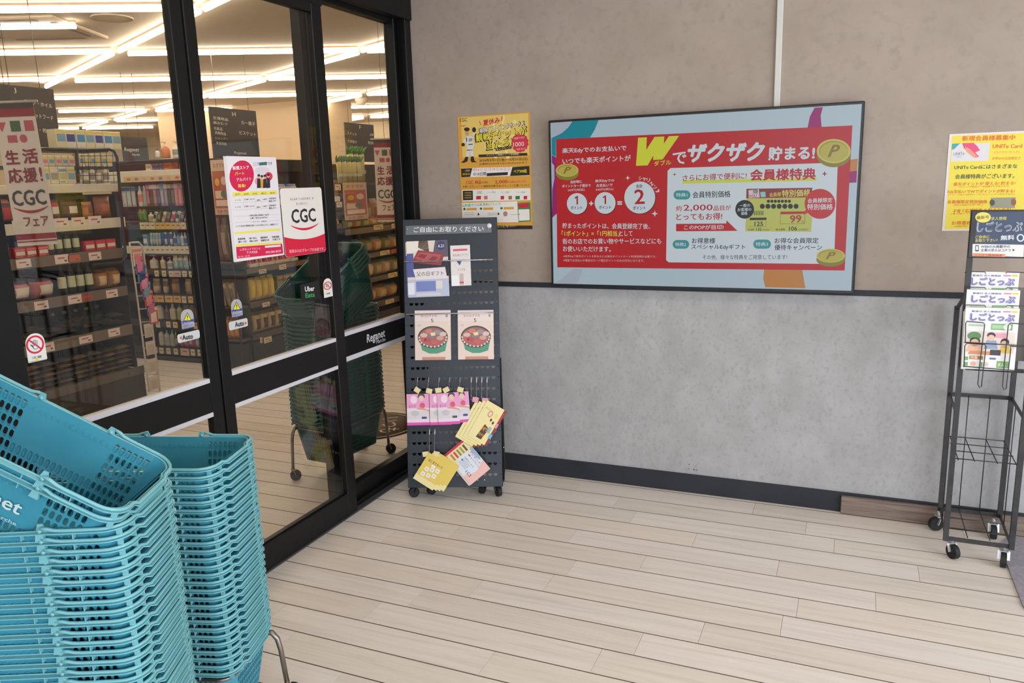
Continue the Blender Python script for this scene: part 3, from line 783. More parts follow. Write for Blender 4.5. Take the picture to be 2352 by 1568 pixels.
        P += [(0.135, b, z), (0.118, b, z+.001), (0.104, b+.001, z+.0055), (0.090, b+.001, z+.006)]
        T.tube([(p[0]*sx, p[1]*sx, p[2]) for p in P], 0.0040, 7)
        hs.append(T.mesh('basket_handle', rim_mat))
    # printed shop name on the long side, outside
    mb_ = MB()
    for side in (1, -1):
        O = Vector((-0.094*side, -(B_-0.018)*side, H_*0.53)); V_ = Vector((0, -(B_-BB)*side, H_)).normalized()
        pr = Print(O, (side, 0, 0), V_); pr.mb = mb_; pr.text('Reganet', 0, 0.012, 0.165, 0.058, (1, 1, 1), .03, .12, l=26); pr.text('Marche', 0.11, -0.006, 0.165, 0.004, (1, 1, 1), .01, l=26)
    let = mb_.mesh('basket_lettering', mat((205, 228, 228), .5, name='white_ink') if tagname == 'teal' else mat((90, 110, 104), .5, name='faded_ink'))
    return body, rim, hs, let
def plastic(name, c, rough):
    m = noise_mat(name, [v-6 for v in c], [v+4 for v in c], scale=5, rough=rough, spec=0.5)
    b = m.node_tree.nodes['Principled BSDF']; b.inputs['Subsurface Weight'].default_value = 0.0
    return m
M_TEALB = plastic('teal_plastic', (68, 152, 174), 0.32); M_TEALR = plastic('teal_plastic_rim', (124, 188, 196), 0.28)  # rims paler, walls deeper: highlights and shaded gaps put into the colours
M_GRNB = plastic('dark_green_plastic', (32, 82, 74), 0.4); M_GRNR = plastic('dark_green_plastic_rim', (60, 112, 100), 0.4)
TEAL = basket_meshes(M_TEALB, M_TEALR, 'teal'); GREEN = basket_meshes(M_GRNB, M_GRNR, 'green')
def basket(meshes, M, label, group, lettering):
    "M places the rim plane: local origin at rim height"
    M = M @ Matrix.Translation((0, 0, -H_))
    t = tag(empty('shopping_basket', mw=M), label, 'basket', group)
    body, rim, hs, let = meshes
    L = [('body', body), ('rim', rim), ('handle', hs[0]), ('handle', hs[1])]
    if lettering: L.append(('lettering', let))
    for n, me in L:
        o = bpy.data.objects.new(n, me); link(o); o.parent = t
    return t
def stack(meshes, x, y, z, th, zmin, phrase, group, jit=0.0):
    k = 0; n = int(round((z-zmin)/PIT))
    for k in range(n+1):
        zz = z-k*PIT
        M = Matrix.Translation((x+random.uniform(-jit, jit), y+random.uniform(-jit, jit), zz)) @ Matrix.Rotation(th+random.uniform(-jit, jit)*1.5, 4, 'Z')
        col = 'teal' if meshes is TEAL else 'dark green'
        if k == n: lab = col+' shopping basket at the very bottom of '+phrase
        elif k == 0: lab = col+' shopping basket lying level on top of '+phrase
        else: lab = col+' shopping basket, '+ORD[k]+' level one from the top in '+phrase
        basket(meshes, M, lab, group, k in (n,))
    return n+1
RP = (-1.819, 1.547, 0.872, 0.309); LP_ = (-1.653, 1.088, 0.918, 0.441)
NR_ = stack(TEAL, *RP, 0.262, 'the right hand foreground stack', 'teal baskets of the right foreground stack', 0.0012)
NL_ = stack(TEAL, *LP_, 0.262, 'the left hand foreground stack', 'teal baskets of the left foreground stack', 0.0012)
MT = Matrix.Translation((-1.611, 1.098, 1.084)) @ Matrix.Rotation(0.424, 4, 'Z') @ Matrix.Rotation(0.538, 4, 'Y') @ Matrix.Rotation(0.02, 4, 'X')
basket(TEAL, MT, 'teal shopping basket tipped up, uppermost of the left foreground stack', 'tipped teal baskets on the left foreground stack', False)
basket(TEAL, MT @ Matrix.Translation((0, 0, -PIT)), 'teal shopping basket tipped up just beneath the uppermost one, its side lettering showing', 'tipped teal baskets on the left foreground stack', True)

# wheeled wire stands
def caster(t, x, y, zt, r=0.032, ang=0.0, col=M_CHROME):
    "caster: swivel fork and wheel; the wheel touches the floor"
    q = MB(); d = Vector((math.cos(ang), math.sin(ang), 0)); s_ = Vector((-d.y, d.x, 0)); c_ = Vector((x, y, r))
    hub = c_ - d*0.012
    q.cyl((x, y, zt), (x, y, 2*r+.004), 0.008, 8)
    for sg in (1, -1):
        q.obox(Vector((x, y, 2*r+.004))+s_*sg*0.013, c_+d*0.012+s_*sg*0.013, 0.003, 0.018, up=s_)
    q.obox(Vector((x, y, 2*r+.004))-s_*.015, Vector((x, y, 2*r+.004))+s_*.015, 0.024, 0.004)
    q.build('caster_fork', col, t)
    w = MB(); c2 = c_+d*0.012; w.cyl(c2-s_*0.010, c2+s_*0.010, r, 18, smooth=False); w.build('wheel', M_RUBBER, t)
def stand(cells, rail, label, legs):
    x, y, th = cells[0]; t = thing('basket_stand', label, 'basket stand', (x, y, 0), th)
    a, b = A_-0.006, B_+0.010-0.006
    for ci, (x, y, th) in enumerate(cells):
        R = Matrix.Translation((x, y, 0)) @ Matrix.Rotation(th, 4, 'Z')
        q = MB(); q.tube([tuple(R @ Vector((p[0], p[1], rail))) for p in rr_path(a, b, 0.04, 0)], 0.0055, 8, closed=True); q.build('rail', M_STEEL, t)
        for sx, sy in legs[ci]:
            q = MB(); P = [(sx*(a-0.004), sy*(b-0.04), rail), (sx*(a+.022), sy*(b-.04), rail+.001), (sx*(a+.037), sy*(b-.038), rail-.02), (sx*(a+.044), sy*(b-.036), rail-.06), (sx*(a+.052), sy*(b-.032), .07)]
            q.tube([tuple(R @ Vector(p)) for p in P], 0.0085, 8); q.build('leg', M_STEEL, t)
            p = R @ Vector((sx*(a+.052), sy*(b-.032), 0)); caster(t, p.x, p.y, 0.075, 0.03, ang=0.8)
    return t
st = stand([RP[:2]+(RP[3],), LP_[:2]+(LP_[3],)], 0.245, 'worn metal double stand on casters under the two foreground stacks of teal baskets', [((1, 1), (-1, 1)), ((1, -1), (-1, -1))])
# dark green stack inside the shop, behind the doors
GP = (-2.62, 3.50, 0, 0.65)
def mstack():
    col = 'dark green'
    th = 1.48; n = 26
    for k in range(n+1):
        z = .93-k*PIT
        M = Matrix.Translation((-2.666+random.uniform(-.001, .001), 3.588+random.uniform(-.001, .001), z)) @ Matrix.Rotation(th, 4, 'Z')
        lab = 'dark green shopping basket at the very bottom of the stack behind the doors' if k == n else ('level dark green basket on top of the stack behind the doors' if k == 0 else 'dark green basket, '+ORD[k]+' level one from the top in the stack behind the doors')
        basket(GREEN, M, lab, 'dark green baskets stacked behind the doors', k == n)
    for k in range(5):
        M = Matrix.Translation((-2.605, 3.43, 1.17)) @ Matrix.Rotation(1.49, 4, 'Z') @ Matrix.Rotation(-.50, 4, 'Y') @ Matrix.Translation((0, 0, -PIT*k))
        basket(GREEN, M, 'tipped dark green basket, '+('uppermost' if k == 0 else ORD[k]+' from the top')+' of the tilted ones behind the doors', 'tipped dark green baskets behind the doors', k == 4)
mstack()
stand([(-2.666, 3.588, 1.48)], 0.292, 'chrome stand on casters under the dark green baskets behind the doors', [((1, -1), (-1, 1), (1, 1))])
# ================================================================ LEAFLET RACK (leaning perforated board on casters)
BL = Vector((-2.040, 3.273, 0.070)); U_ = Vector((0.932, 0.3625, 0)).normalized()
TOPV = Vector((-2.153, 3.543, 1.423)) - BL
V_ = (TOPV - U_*TOPV.dot(U_)); BH = V_.length; V_ = V_.normalized(); N_ = U_.cross(V_)      # N points to the viewer
BWD = 0.488
RM = Matrix(((U_.x, -N_.x, V_.x, BL.x), (U_.y, -N_.y, V_.y, BL.y), (U_.z, -N_.z, V_.z, BL.z), (0, 0, 0, 1)))
M_NAVY = noise_mat('dark_slate_paint', (32, 38, 48), (40, 47, 58), scale=4, rough=0.42, spec=0.5)
rack = thing('leaflet_rack', 'tall dark perforated leaflet rack on casters in the corner beside the doors', 'leaflet rack', (BL.x, BL.y, 0), math.radians(21.25))
def bp(px, py): 
    q = RM.inverted() @ atp((px, py), BL, N_); return q.x, q.z
q = MB(); TH = 0.0016
HP, VP_ = 0.0278, 0.0552
x0 = (BWD-16*HP)/2; zr = bp(1040, 697)[1]; rows_ = []
z = zr
while z-VP_ > 0.06: z -= VP_
while z < BH-0.20: rows_.append(z); z += VP_
zb, zt = rows_[0]-VP_/2, rows_[-1]+VP_/2
def cell(xa, xb, za, zc, cx, cz, hw, hh):
    sm, tm = (xa+xb)/2, (za+zc)/2
    o8 = [(xa, za), (sm, za), (xb, za), (xb, tm), (xb, zc), (sm, zc), (xa, zc), (xa, tm)]
    h8 = [(cx-hw*.72, cz-hh*.55), (cx, cz-hh), (cx+hw*.72, cz-hh*.55), (cx+hw, cz+hh*.2), (cx+hw, cz+hh), (cx, cz+hh), (cx-hw, cz+hh), (cx-hw, cz+hh*.2)]
    vs = [(a, 0, b) for a, b in o8]+[(a, 0, b) for a, b in h8]+[(a, TH, b) for a, b in o8]+[(a, TH, b) for a, b in h8]
    fs = []
    for i in range(8):
        j = (i+1) % 8; fs += [(i, j, j+8, i+8), (i+8, j+8, j+24, i+24), (j+16, i+16, i+24, j+24)]
    q.add(vs, fs)
for zc in rows_:
    for i in range(16):
        cell(x0+i*HP, x0+(i+1)*HP, zc-VP_/2, zc+VP_/2, x0+(i+.5)*HP, zc, 0.0098, 0.0072)
    for xa, xb, cx in ((0, x0, x0*.45), (BWD-x0, BWD, BWD-x0*.45)): cell(xa, xb, zc-VP_/2, zc+VP_/2, cx, zc+.004, 0.0022, 0.0022)
q.box(0, BWD, 0, TH, 0, zb); q.box(0, BWD, 0, TH, zt, BH)
q.box(0, 0.0016, 0, 0.022, 0, BH); q.box(BWD-0.0016, BWD, 0, 0.022, 0, BH); q.box(0, BWD, 0, 0.022, BH-.0016, BH); q.box(0, BWD, 0, 0.022, 0, .0016)
o = MB(); o.v = [tuple(RM @ Vector(v)) for v in q.v]; o.f = q.f; o.m = q.m; o.sm = q.sm
o.build('perforated_board', M_NAVY, rack)
def rbuild(mb, name, m, parent=None):
    mb.v = [tuple(RM @ Vector(v)) for v in mb.v]; return mb.build(name, m, parent if parent is not None else rack)
for (x, z) in ((.36, .035), (.395, .035)):
    q = MB(); q.lathe([(.0045, 0), (.004, .0015), (.001, .002)], 10, M=Matrix.Translation((x, 0, z)) @ Matrix.Rotation(PI/2, 4, 'X')); rbuild(q, 'screw', M_CHROME)
# rear prop frame
q = MB()
for x in (0.006, BWD-0.006):
    a = RM @ Vector((x, 0.012, 0.66)); b_ = RM @ Vector((x, 0.10, -0.0)); b_.z = .07; q.obox(a, b_, 0.012, 0.022)
    c_ = RM @ Vector((x, 0.012, 0.0)); c_.z = .075; q.obox(c_, b_, 0.012, 0.02)
b0 = RM @ Vector((0.006, 0.10, 0)); b1 = RM @ Vector((BWD-.006, 0.10, 0)); b0.z = b1.z = .07; q.obox(b0, b1, .02, .02)
q.build('rear_frame', M_BLACKP, rack)
q = MB(); P = [RM @ Vector((BWD+.004, .004, .57)), RM @ Vector((BWD+.007, .006, .5)), RM @ Vector((BWD+.010, .02, .3)), RM @ Vector((BWD+.012, .03, .1)), RM @ Vector((BWD+.006, .03, .02))]
q.tube(P, .0022, 6); q.build('cord', M_RUBBER, rack)
q = MB(); p = RM @ Vector((BWD+.008, .012, .20)); q.cyl(p, p+Vector((0.004, -.006, 0)), .004, 8); q.build('screw', M_CHROME, rack)
for (x, y, an) in ((-2.03, 3.335, 3.9), (-1.635, 3.49, 5.6), (-1.965, 3.40, 4.4), (-1.72, 3.50, 4.7)): caster(rack, x, y, 0.075, 0.027, an, M_BLACKP)
# header plate
hx0, hz0 = bp(932, 540); hx1, hz1 = bp(1129, 513)
q = MB(); q.bbox(hx0, hx1, -0.006, -0.0005, hz0, hz1, .002); hp = rbuild(q, 'header_plate', mat((106, 112, 118), .3, name='grey_acrylic')); hp['label'] = 'grey header plate with white lettering'
pr = Print(RM @ Vector((0, -0.0064, 0)), U_, V_)
pr.T('ご自由にお取りください', (950, 527.5), (1111, 525), 13, (226, 226, 228), bold=.03)
pr.build('lettering', hp)
for px in (936, 1121):
    x, z = bp(px, 527); q = MB(); q.lathe([(.004, 0), (.0035, .003), (.001, .0035)], 10, M=Matrix.Translation((x, -.006, z)) @ Matrix.Rotation(PI/2, 4, 'X')); rbuild(q, 'bolt', M_CHROME)
x, z = bp(1124, 519); q = MB(); q.lathe([(.013, 0), (.013, .006), (.009, .010), (.001, .011)], 14, M=Matrix.Translation((x, -.006, z)) @ Matrix.Rotation(PI/2, 4, 'X')); rbuild(q, 'sensor_knob', mat((215, 222, 228), .25))
# retaining bars
for (a, b_) in (((930, 601.6), (1133, 597)), ((934.6, 722), (1135.5, 717.8))):
    xa, za = bp(*a); xb, zb_ = bp(*b_); zm = (za+zb_)/2
    q = MB(); q.tube([(xa, 0.0, zm), (xa, -.018, zm), (xb, -.018, zm), (xb, 0.0, zm)], .0031, 8); rbuild(q, 'retaining_bar', mat((196, 198, 204), .25, .8, name='bright_wire'))
# sheets on the rack: quads given on the board plane, fanned forward
M_PAPER = mat((228, 224, 220), .55, name='leaflet_paper')
def sheet(label, cat, cs, off, paint, group=None, th=0.0012, o=None, n=None, m=None, name='leaflet'):
    "cs: tl, tr, br, bl in photo pixels on the plane o/n shifted by off towards the viewer"
    o = BL if o is None else Vector(o); n = N_ if n is None else n
    o2 = o + n*off
    P = [atp(c, o2, n) for c in cs]
    U = ((P[1]-P[0])+(P[2]-P[3])).normalized(); V = ((P[0]-P[3])+(P[1]-P[2])); V = (V-U*V.dot(U)).normalized()
    w = ((P[1]-P[0]).length+(P[2]-P[3]).length)/2; h = ((P[0]-P[3]).length+(P[1]-P[2]).length)/2; c_ = sum(P, Vector())/4
    O = c_-U*w/2-V*h/2; nn = U.cross(V)
    t = thing(name, label, cat, O, group=group)
    q = MB(); vs = []; k = 6
    for i in range(k+1):
        b = math.sin(PI*i/k)*0.0016
        for j in (0, 1): vs.append(O+U*(w*j)+V*(h*i/k))
    vs += [v-nn*th for v in vs]; m_ = 2*(k+1)
    fs = [(2*i, 2*i+1, 2*i+3, 2*i+2) for i in range(k)]+[(2*i+m_, 2*i+2+m_, 2*i+3+m_, 2*i+1+m_) for i in range(k)]+[(0, m_, m_+1, 1), (2*k, 2*k+1, 2*k+1+m_, 2*k+m_)]
    fs += [(2*i, 2*i+2, 2*i+2+m_, 2*i+m_) for i in range(k)]+[(2*i+1, 2*i+1+m_, 2*i+3+m_, 2*i+3) for i in range(k)]
    q.add(vs, fs); q.build('sheet', m or M_PAPER, t)
    pr = Print(O, U, V, step=0.00015); 
    def inrect(a, b, c, d, col, l=1): pr.rect(a*w, b*h, c*w, d*h, col, l)
    def intext(s, a, b, c, d, col, bold=.015, l=4, sh=0.0): pr.text(s, a*w, b*h, c*w, d*h, col, bold, sh, l)
    def inell(a, b, ra, rb, col, l=2): pr.ell(a*w, b*h, ra*w, rb*h, col, l)
    def inpoly(pts, col, l=2): pr.poly([(a*w, b*h) for a, b in pts], col, l)
    paint(inrect, intext, inell, inpoly)
    if pr.mb.v: pr.build('print', t)
    return t
def fathers(R, T, E, Pq):
    R(0, 0, 1, 1, (222, 208, 200)); Pq([(.0, .78), (.55, .86), (.5, 1), (0, 1)], (232, 226, 214)); Pq([(.28, .88), (.55, .78), (.52, 1), (.3, 1)], (104, 70, 52)); Pq([(.62, .7), (1, .7), (1, 1), (.7, 1)], (92, 88, 104))
    R(0, .36, 1, .62, (44, 40, 52), 2); R(0, .36, .16, .78, (84, 88, 150), 3)
    Pq([(.14, .66), (.28, .84), (.92, .76), (.82, .55), (.14, .62)], (150, 62, 66), 4); Pq([(.2, .68), (.32, .80), (.84, .74), (.76, .6)], (176, 88, 88), 5)
    Pq([(.26, .72), (.34, .77), (.5, .74), (.42, .68)], (140, 52, 58), 6); Pq([(.52, .66), (.64, .72), (.76, .70), (.66, .63)], (142, 54, 60), 6)
    E(.84, .90, .10, .075, (62, 60, 108), 6); T('6.21', .77, .87, .91, .925, (230, 226, 234), .03, 7)
    Pq([(.14, .50), (.92, .52), (.96, .32), (.2, .31)], (228, 220, 222), 6); T('父の日ギフト', .22, .37, .88, .455, (40, 36, 40), .01, 8)
    R(0, 0, 1, .31, (186, 192, 216), 2); R(.2, .1, .68, .28, (118, 132, 190), 3); R(.68, .14, .84, .28, (222, 214, 208), 4); R(.0, .05, .16, .26, (226, 228, 234), 4); R(.2, .02, .8, .07, (210, 204, 212), 4)
tf = 0.0035
sheet("dark and white father's day gift leaflet at the top left of the leaflet rack", 'leaflet', ((934, 555), (1028, 550), (1032, 680), (937, 683)), .009, fathers, 'leaflets on the upper rack')
sheet("spare father's day leaflet peeking out behind the front one at its upper left", 'leaflet', ((931.5, 557), (1025, 552), (1029, 677), (935, 680)), .005, lambda R, T, E, Pq: (R(0, 0, 1, 1, (222, 214, 208)), R(0, 0, .2, .75, (96, 100, 160), 2)), 'leaflets on the upper rack')
def narrow(R, T, E, Pq):
    R(0, 0, 1, 1, (226, 218, 216)); R(.14, .86, .86, .91, (206, 96, 118), 2); T('おためしアプリ', .12, .73, .90, .79, (90, 84, 84)); Pq([(.28, .63), (.58, .63), (.45, .5)], (90, 60, 130), 2); Pq([(.45, .62), (.6, .63), (.5, .56)], (70, 170, 160), 3)
    T('とくする', .36, .37, .72, .43, (120, 112, 112)); R(.42, .02, .62, .3, (200, 180, 176), 2); R(.42, .06, .62, .1, (208, 60, 76), 3); R(.0, .0, .38, .26, (238, 236, 238), 2)
sheet('narrow pale pink leaflet standing right of the gift leaflet on the rack', 'leaflet', ((1035, 564), (1080, 562), (1082, 655), (1036, 657)), .009, narrow, 'leaflets on the upper rack')
def pot(R, T, E, Pq):
    R(0, 0, 1, 1, (230, 208, 196)); R(0, .78, 1, 1, (230, 214, 210), 2); T('旬のおすすめ', .16, .86, .62, .92, (176, 92, 96), .01, 4); T('5', .45, .76, .52, .83, (60, 54, 54), .01, 5)
    R(.86, .86, .92, .92, (170, 150, 150), 3); E(.12, .70, .10, .055, (226, 212, 206), 3); T('42', .06, .68, .18, .72, (180, 170, 168), .01, 5)
    Pq([(.10, .48), (.92, .46), (.84, .18), (.62, .13), (.4, .13), (.2, .2)], (84, 150, 122), 3); E(.5, .46, .42, .225, (66, 72, 70), 4); E(.5, .455, .385, .20, (168, 104, 100), 5)
    for (a, b, c) in ((.25, .5, (214, 182, 170)), (.4, .58, (196, 130, 120)), (.62, .56, (150, 150, 156)), (.7, .44, (206, 160, 150)), (.35, .40, (186, 84, 84)), (.55, .36, (204, 96, 96)), (.48, .48, (132, 128, 136)), (.78, .52, (214, 190, 184)), (.22, .42, (196, 100, 92))):
        E(a, b, .10, .045, c, 6)
    for k in range(12):
        a = PI+PI*k/11; E(.5+.38*math.cos(a), .455+.19*math.sin(a), .022, .02, (232, 214, 204), 7)
    Pq([(.42, .54), (.55, .56), (.58, .50), (.47, .48)], (236, 216, 160), 8); T('あったか鍋ランチ', .5, .08, .93, .13, (240, 228, 216), .02, 9); R(.2, 0, .84, .06, (196, 140, 116), 3)
sheet('recipe leaflet with green pot picture, left of the matching pair on the middle bar', 'leaflet', ((952, 713), (1034, 712), (1037, 826), (954, 827)), .009, pot, 'recipe leaflets with a green pot')
sheet('recipe leaflet with green pot picture, right of the matching pair on the middle bar', 'leaflet', ((1051, 712), (1133, 712), (1135, 824), (1052.5, 826)), .009, pot, 'recipe leaflets with a green pot')

# hooks with coloured clip tags
def hook(px, py0, py1, lab, tagc=None, tpos=None, rot=0.0):
    x, z0 = bp(px, py0); _, z1 = bp(px, py1)
    t = thing('display_hook', lab, 'hook', RM @ Vector((x, 0, z0)), group='wire display hooks on the rack')
    q = MB(); q.tube([(x, .003, z0+.004), (x, -.012, z0), (x, -.040, z1+.008), (x, -.052, z1)], .0019, 6); rbuild(q, 'wire', mat((186, 186, 190), .3, .7, name='hook_wire'), t)
    q = MB(); q.tube([(x, -.010, z0+.001), (x, -.021, z0-.016+(z1-z0)*0.1)], .0031, 6); rbuild(q, 'sleeve', mat((200, 200, 204), .4, name='hook_sleeve'), t)
    if tagc:
        tx, tz = bp(*tpos); q = MB(); s_ = 0.0155; M_ = Matrix.Translation((tx, -.052, tz)) @ Matrix.Rotation(rot, 4, 'Y')
        q.bbox(-s_, s_, -.0008, .0008, -s_*.82, s_*.82, .0004, M=M_); rbuild(q, 'clip_tag', mat(tagc, .5), t)
YT, PT = (226, 212, 158), (226, 150, 176)
for i, (px, tp, r_) in enumerate(((960, (962, 894.5), .6), (985, (989, 896.5), .25), (1009, (1010, 895), -.1), (1033, (1027.5, 894), -.45), (1057, (1060, 893.5), .3))):
    hook(px, 867, 893, ORD[i]+' wire hook with a pale yellow tag, from the left in the upper hook row', YT, tp, r_)
for i, (px, p2) in enumerate(((1083, 910), (1095, 911), (1107, 912), (1119, 913))):
    hook(px, 866, p2, ORD[i]+' wire hook from the left in the group holding pink tags', PT if i in (1, 3) else None, ((1094, 916), 0, 0, (1116, 918))[i if i != 1 else 0] if i in (1, 3) else None, .15)
for i, (px, tp, r_) in enumerate(((987.5, (981, 1039.5), -.12), (999.5, (1005.5, 1039), .2))):
    hook(px, 984, 1036, ('left', 'right')[i]+' wire hook with a yellow tag above the bottom yellow cards', YT, tp, r_)

def pinkf(R, T, E, Pq):
    R(0, 0, 1, 1, (232, 214, 226)); R(0, .55, 1, 1, (232, 160, 200), 2); E(.32, .82, .15, .13, (240, 214, 230), 3); E(.66, .92, .16, .1, (86, 66, 66), 3); E(.66, .86, .12, .09, (226, 196, 182), 4); E(.70, .63, .12, .09, (214, 90, 120), 4)
    T('おトク', .1, .55, .4, .66, (160, 110, 160), .02, 5); R(0, .2, 1, .45, (216, 208, 212), 3); E(.36, .38, .18, .09, (196, 192, 196), 4); R(.66, .2, .88, .27, (60, 70, 120), 5); R(0, 0, 1, .09, (222, 84, 176), 3); Pq([(.42, .52), (.9, .46), (1, .42), (1, .48), (.6, .58)], (214, 160, 130), 5)
for i, (cs, off) in enumerate((((( 933, 905), (984, 904), (987.5, 975.5), (936, 977)), .050), (((985, 904), (1034, 903), (1038, 975), (989, 976)), .046), (((1004, 903.5), (1053, 901), (1057, 973), (1007, 975.5)), .052), (((1029, 901.5), (1077, 898), (1080, 968), (1033, 972)), .048))):
    sheet('pink and white cosmetics leaflet hanging in the upper hook row, %s from the left' % ORD[i], 'leaflet', cs, off, pinkf, 'pink leaflets on the upper hooks')
def yellowf(R, T, E, Pq):
    R(0, 0, 1, 1, (236, 222, 160)); R(0.88, 0, 1, 1, (134, 54, 62), 2) ; R(.6, 0, .88, .1, (236, 222, 150), 2)
    T('ポイント', .10, .80, .34, .86, (120, 100, 70), .01, 4); Pq([(.36, .08), (.62, .08), (.7, .4), (.44, .46)], (92, 48, 40), 3); T('まぜて', .38, .3, .66, .4, (236, 190, 60), .04, 5); T('キャンペーン', .40, .14, .64, .24, (238, 200, 70), .04, 5)
    E(.42, .74, .11, .09, (210, 150, 120), 3); E(.42, .74, .07, .055, (230, 210, 180), 4); E(.7, .76, .08, .06, (240, 210, 120), 4); E(.58, .62, .045, .04, (84, 54, 44), 4); E(.72, .58, .045, .04, (84, 54, 44), 4); R(.66, .30, .80, .46, (150, 180, 190), 4); R(.84, .2, .98, .32, (100, 180, 210), 5); R(.86, .5, .98, .62, (226, 140, 170), 5); R(.9, .66, .96, .92, (196, 40, 60), 5)
yc = [(1125.5, 922.6), (1168, 947), (1114, 1023), (1067, 995)]
for i in range(4):
    dx, dy = -9.2*i, 0.4*i
    sheet(('uppermost of the fanned pale yellow point cards hanging askew on the right hooks' if i == 0 else 'pale yellow point card in the tilted fan on the right hooks, %s from the front' % ORD[i]), 'leaflet', [(a+dx, b_+dy+(.6*i)) for a, b_ in yc], .056-.0028*i, yellowf, 'fanned pale yellow cards')
def bluef(R, T, E, Pq):
    R(0, 0, 1, 1, (224, 218, 210)); R(0, 0, .06, 1, (196, 36, 56), 2); R(.06, 0, .34, 1, (232, 214, 160), 2); R(.72, 0, 1, 1, (232, 186, 178), 2); E(.55, .5, .27, .48, (214, 222, 232), 3); E(.46, .93, .2, .08, (150, 174, 196), 4)
    T('プレゼント', .34, .78, .74, .86, (178, 60, 84), .03, 5); T('キャンペーン', .40, .66, .80, .74, (178, 60, 84), .03, 5); T('応募はこちら', .36, .5, .7, .56, (90, 96, 120), .01, 5); T('1口', .66, .16, .82, .28, (86, 60, 66), .02, 5)
    for k in range(6): R(.36, .22+.045*k, .62, .235+.045*k, (160, 164, 180), 5)
    for k in range(5): R(.1, .12+.15*k, .28, .2+.15*k, ((180, 120, 80), (200, 60, 60), (120, 140, 90), (160, 150, 60), (90, 70, 60))[k], 5)
    E(.38, .38, .03, .025, (40, 90, 150), 6); E(.40, .70, .03, .025, (190, 50, 60), 6)
sheet('tilted red edged campaign leaflet with pale blue oval, hanging below the yellow cards', 'leaflet', ((1070, 1011), (1128, 1076), (1079, 1114), (1020, 1037)), .040, bluef, 'tilted leaflets')
sheet('second red edged leaflet just behind the tilted campaign leaflet', 'leaflet', ((1067, 1013), (1125, 1078), (1075, 1115.5), (1017.5, 1039)), .036, lambda R, T, E, Pq: (R(0, 0, 1, 1, (222, 210, 202)), R(0, 0, .06, 1, (186, 36, 52), 2)), 'tilted leaflets')
def ybot(R, T, E, Pq):
    R(0, 0, 1, 1, (226, 198, 92)); R(0, 0, 1, .2, (234, 220, 160), 2); T('はじまりカード', .16, .74, .86, .84, (120, 80, 40), .03, 4)
    for (a, b) in ((.3, .5), (.52, .56), (.74, .62), (.26, .3), (.5, .34), (.72, .42)): R(a-.09, b-.07, a+.09, b+.07, (238, 232, 216), 4); E(a, b, .04, .03, (206, 196, 190), 5)
    R(.4, .64, .58, .72, (238, 234, 224), 4)
for i in range(4):
    sheet(('front yellow stamp card fanned at the bottom of the leaflet rack' if i == 0 else 'yellow stamp card in the bottom fan of the rack, %s from the front' % ORD[i]), 'leaflet', [(a+8.5*i, b_+.8*i) for a, b_ in ((988, 1041), (1032, 1067), (992, 1126), (946, 1095))], .055-.0028*i, ybot, 'yellow stamp cards at the rack bottom')

# ================================================================ MAGAZINE RACK on the right
mr = thing('magazine_rack', 'tall black metal magazine rack on white casters at the right edge', 'magazine rack', (0.535, 3.64, 0))
FLp, FRp, RLp, RRp = (0.418, 3.482), (0.652, 3.480), (0.425, 3.803), (0.657, 3.805)
pw = 0.019
def pbar(mb_, a, b_): mb_.obox(a, b_, pw, pw)
M_RB = noise_mat('black_worn_steel', (36, 36, 40), (58, 56, 56), scale=9, rough=0.45, spec=0.5)
zs_ = at((2224, 483), 1, 3.468).z
for (p, zt_) in ((FLp, zs_), (FRp, zs_), (RLp, 1.02), (RRp, 1.02)):
    q = MB(); pbar(q, (*p, .085), (*p, zt_)); q.build('post', M_RB, mr)
def ring(z_, name):
    for a, b_ in ((FLp, FRp), (RLp, RRp), (FLp, RLp), (FRp, RRp)):
        if name == 'upper' and (a, b_) == (FLp, FRp): continue
        q = MB(); q.obox((*a, z_), (*b_, z_), .005, .017); q.build('crossbar', M_RB, mr)
ring(.095, 'base'); ring(.630, 'upper')
q = MB()
for p0, p1 in ((RLp, FLp), (RRp, FRp)): q.obox((*p0, 1.01), (*p1, 1.12), .012, .012)
q.build('brace', M_RB, mr)
def wire(name, segs, r=.0022):
    q = MB()
    for s_ in segs: q.tube(s_, r, 5)
    return q.build(name, M_RB, mr)
xa, xb = .43, .648
for k, x in enumerate((.498, .578)): wire('back_wire', [[(x, 3.800, .10), (x, 3.800, .63)]])
for k, y in enumerate((3.56, 3.70)):
    wire('side_wire', [[(RLp[0], y, .10), (RLp[0]-.001, y, .63)]]); wire('side_wire', [[(RRp[0], y, .10), (RRp[0], y, .63)]])
zt_ = at((2245, 1007), 1, 3.80).z
wire('wire_tray', [[(xa, y, zt_), (xb, y, zt_)] for y in (3.80, 3.70, 3.60, 3.50)] + [[(x, 3.49, zt_-.002), (x, 3.80, zt_-.002)] for x in (xa+.01, .498, .578, xb-.004)])
wire('base_wire', [[(x, 3.49, .105), (x, 3.80, .105)] for x in (.498, .578)] + [[(xa, y, .107), (xb, y, .107)] for y in (3.56, 3.68)])
for (x, y, an) in ((.445, 3.512, 5.3), (.632, 3.500, 4.6), (.420, 3.780, 3.6), (.632, 3.775, 4.75)):
    caster(mr, x, y, .09, .031, an, mat((200, 200, 200), .35, .6, name='zinc'))
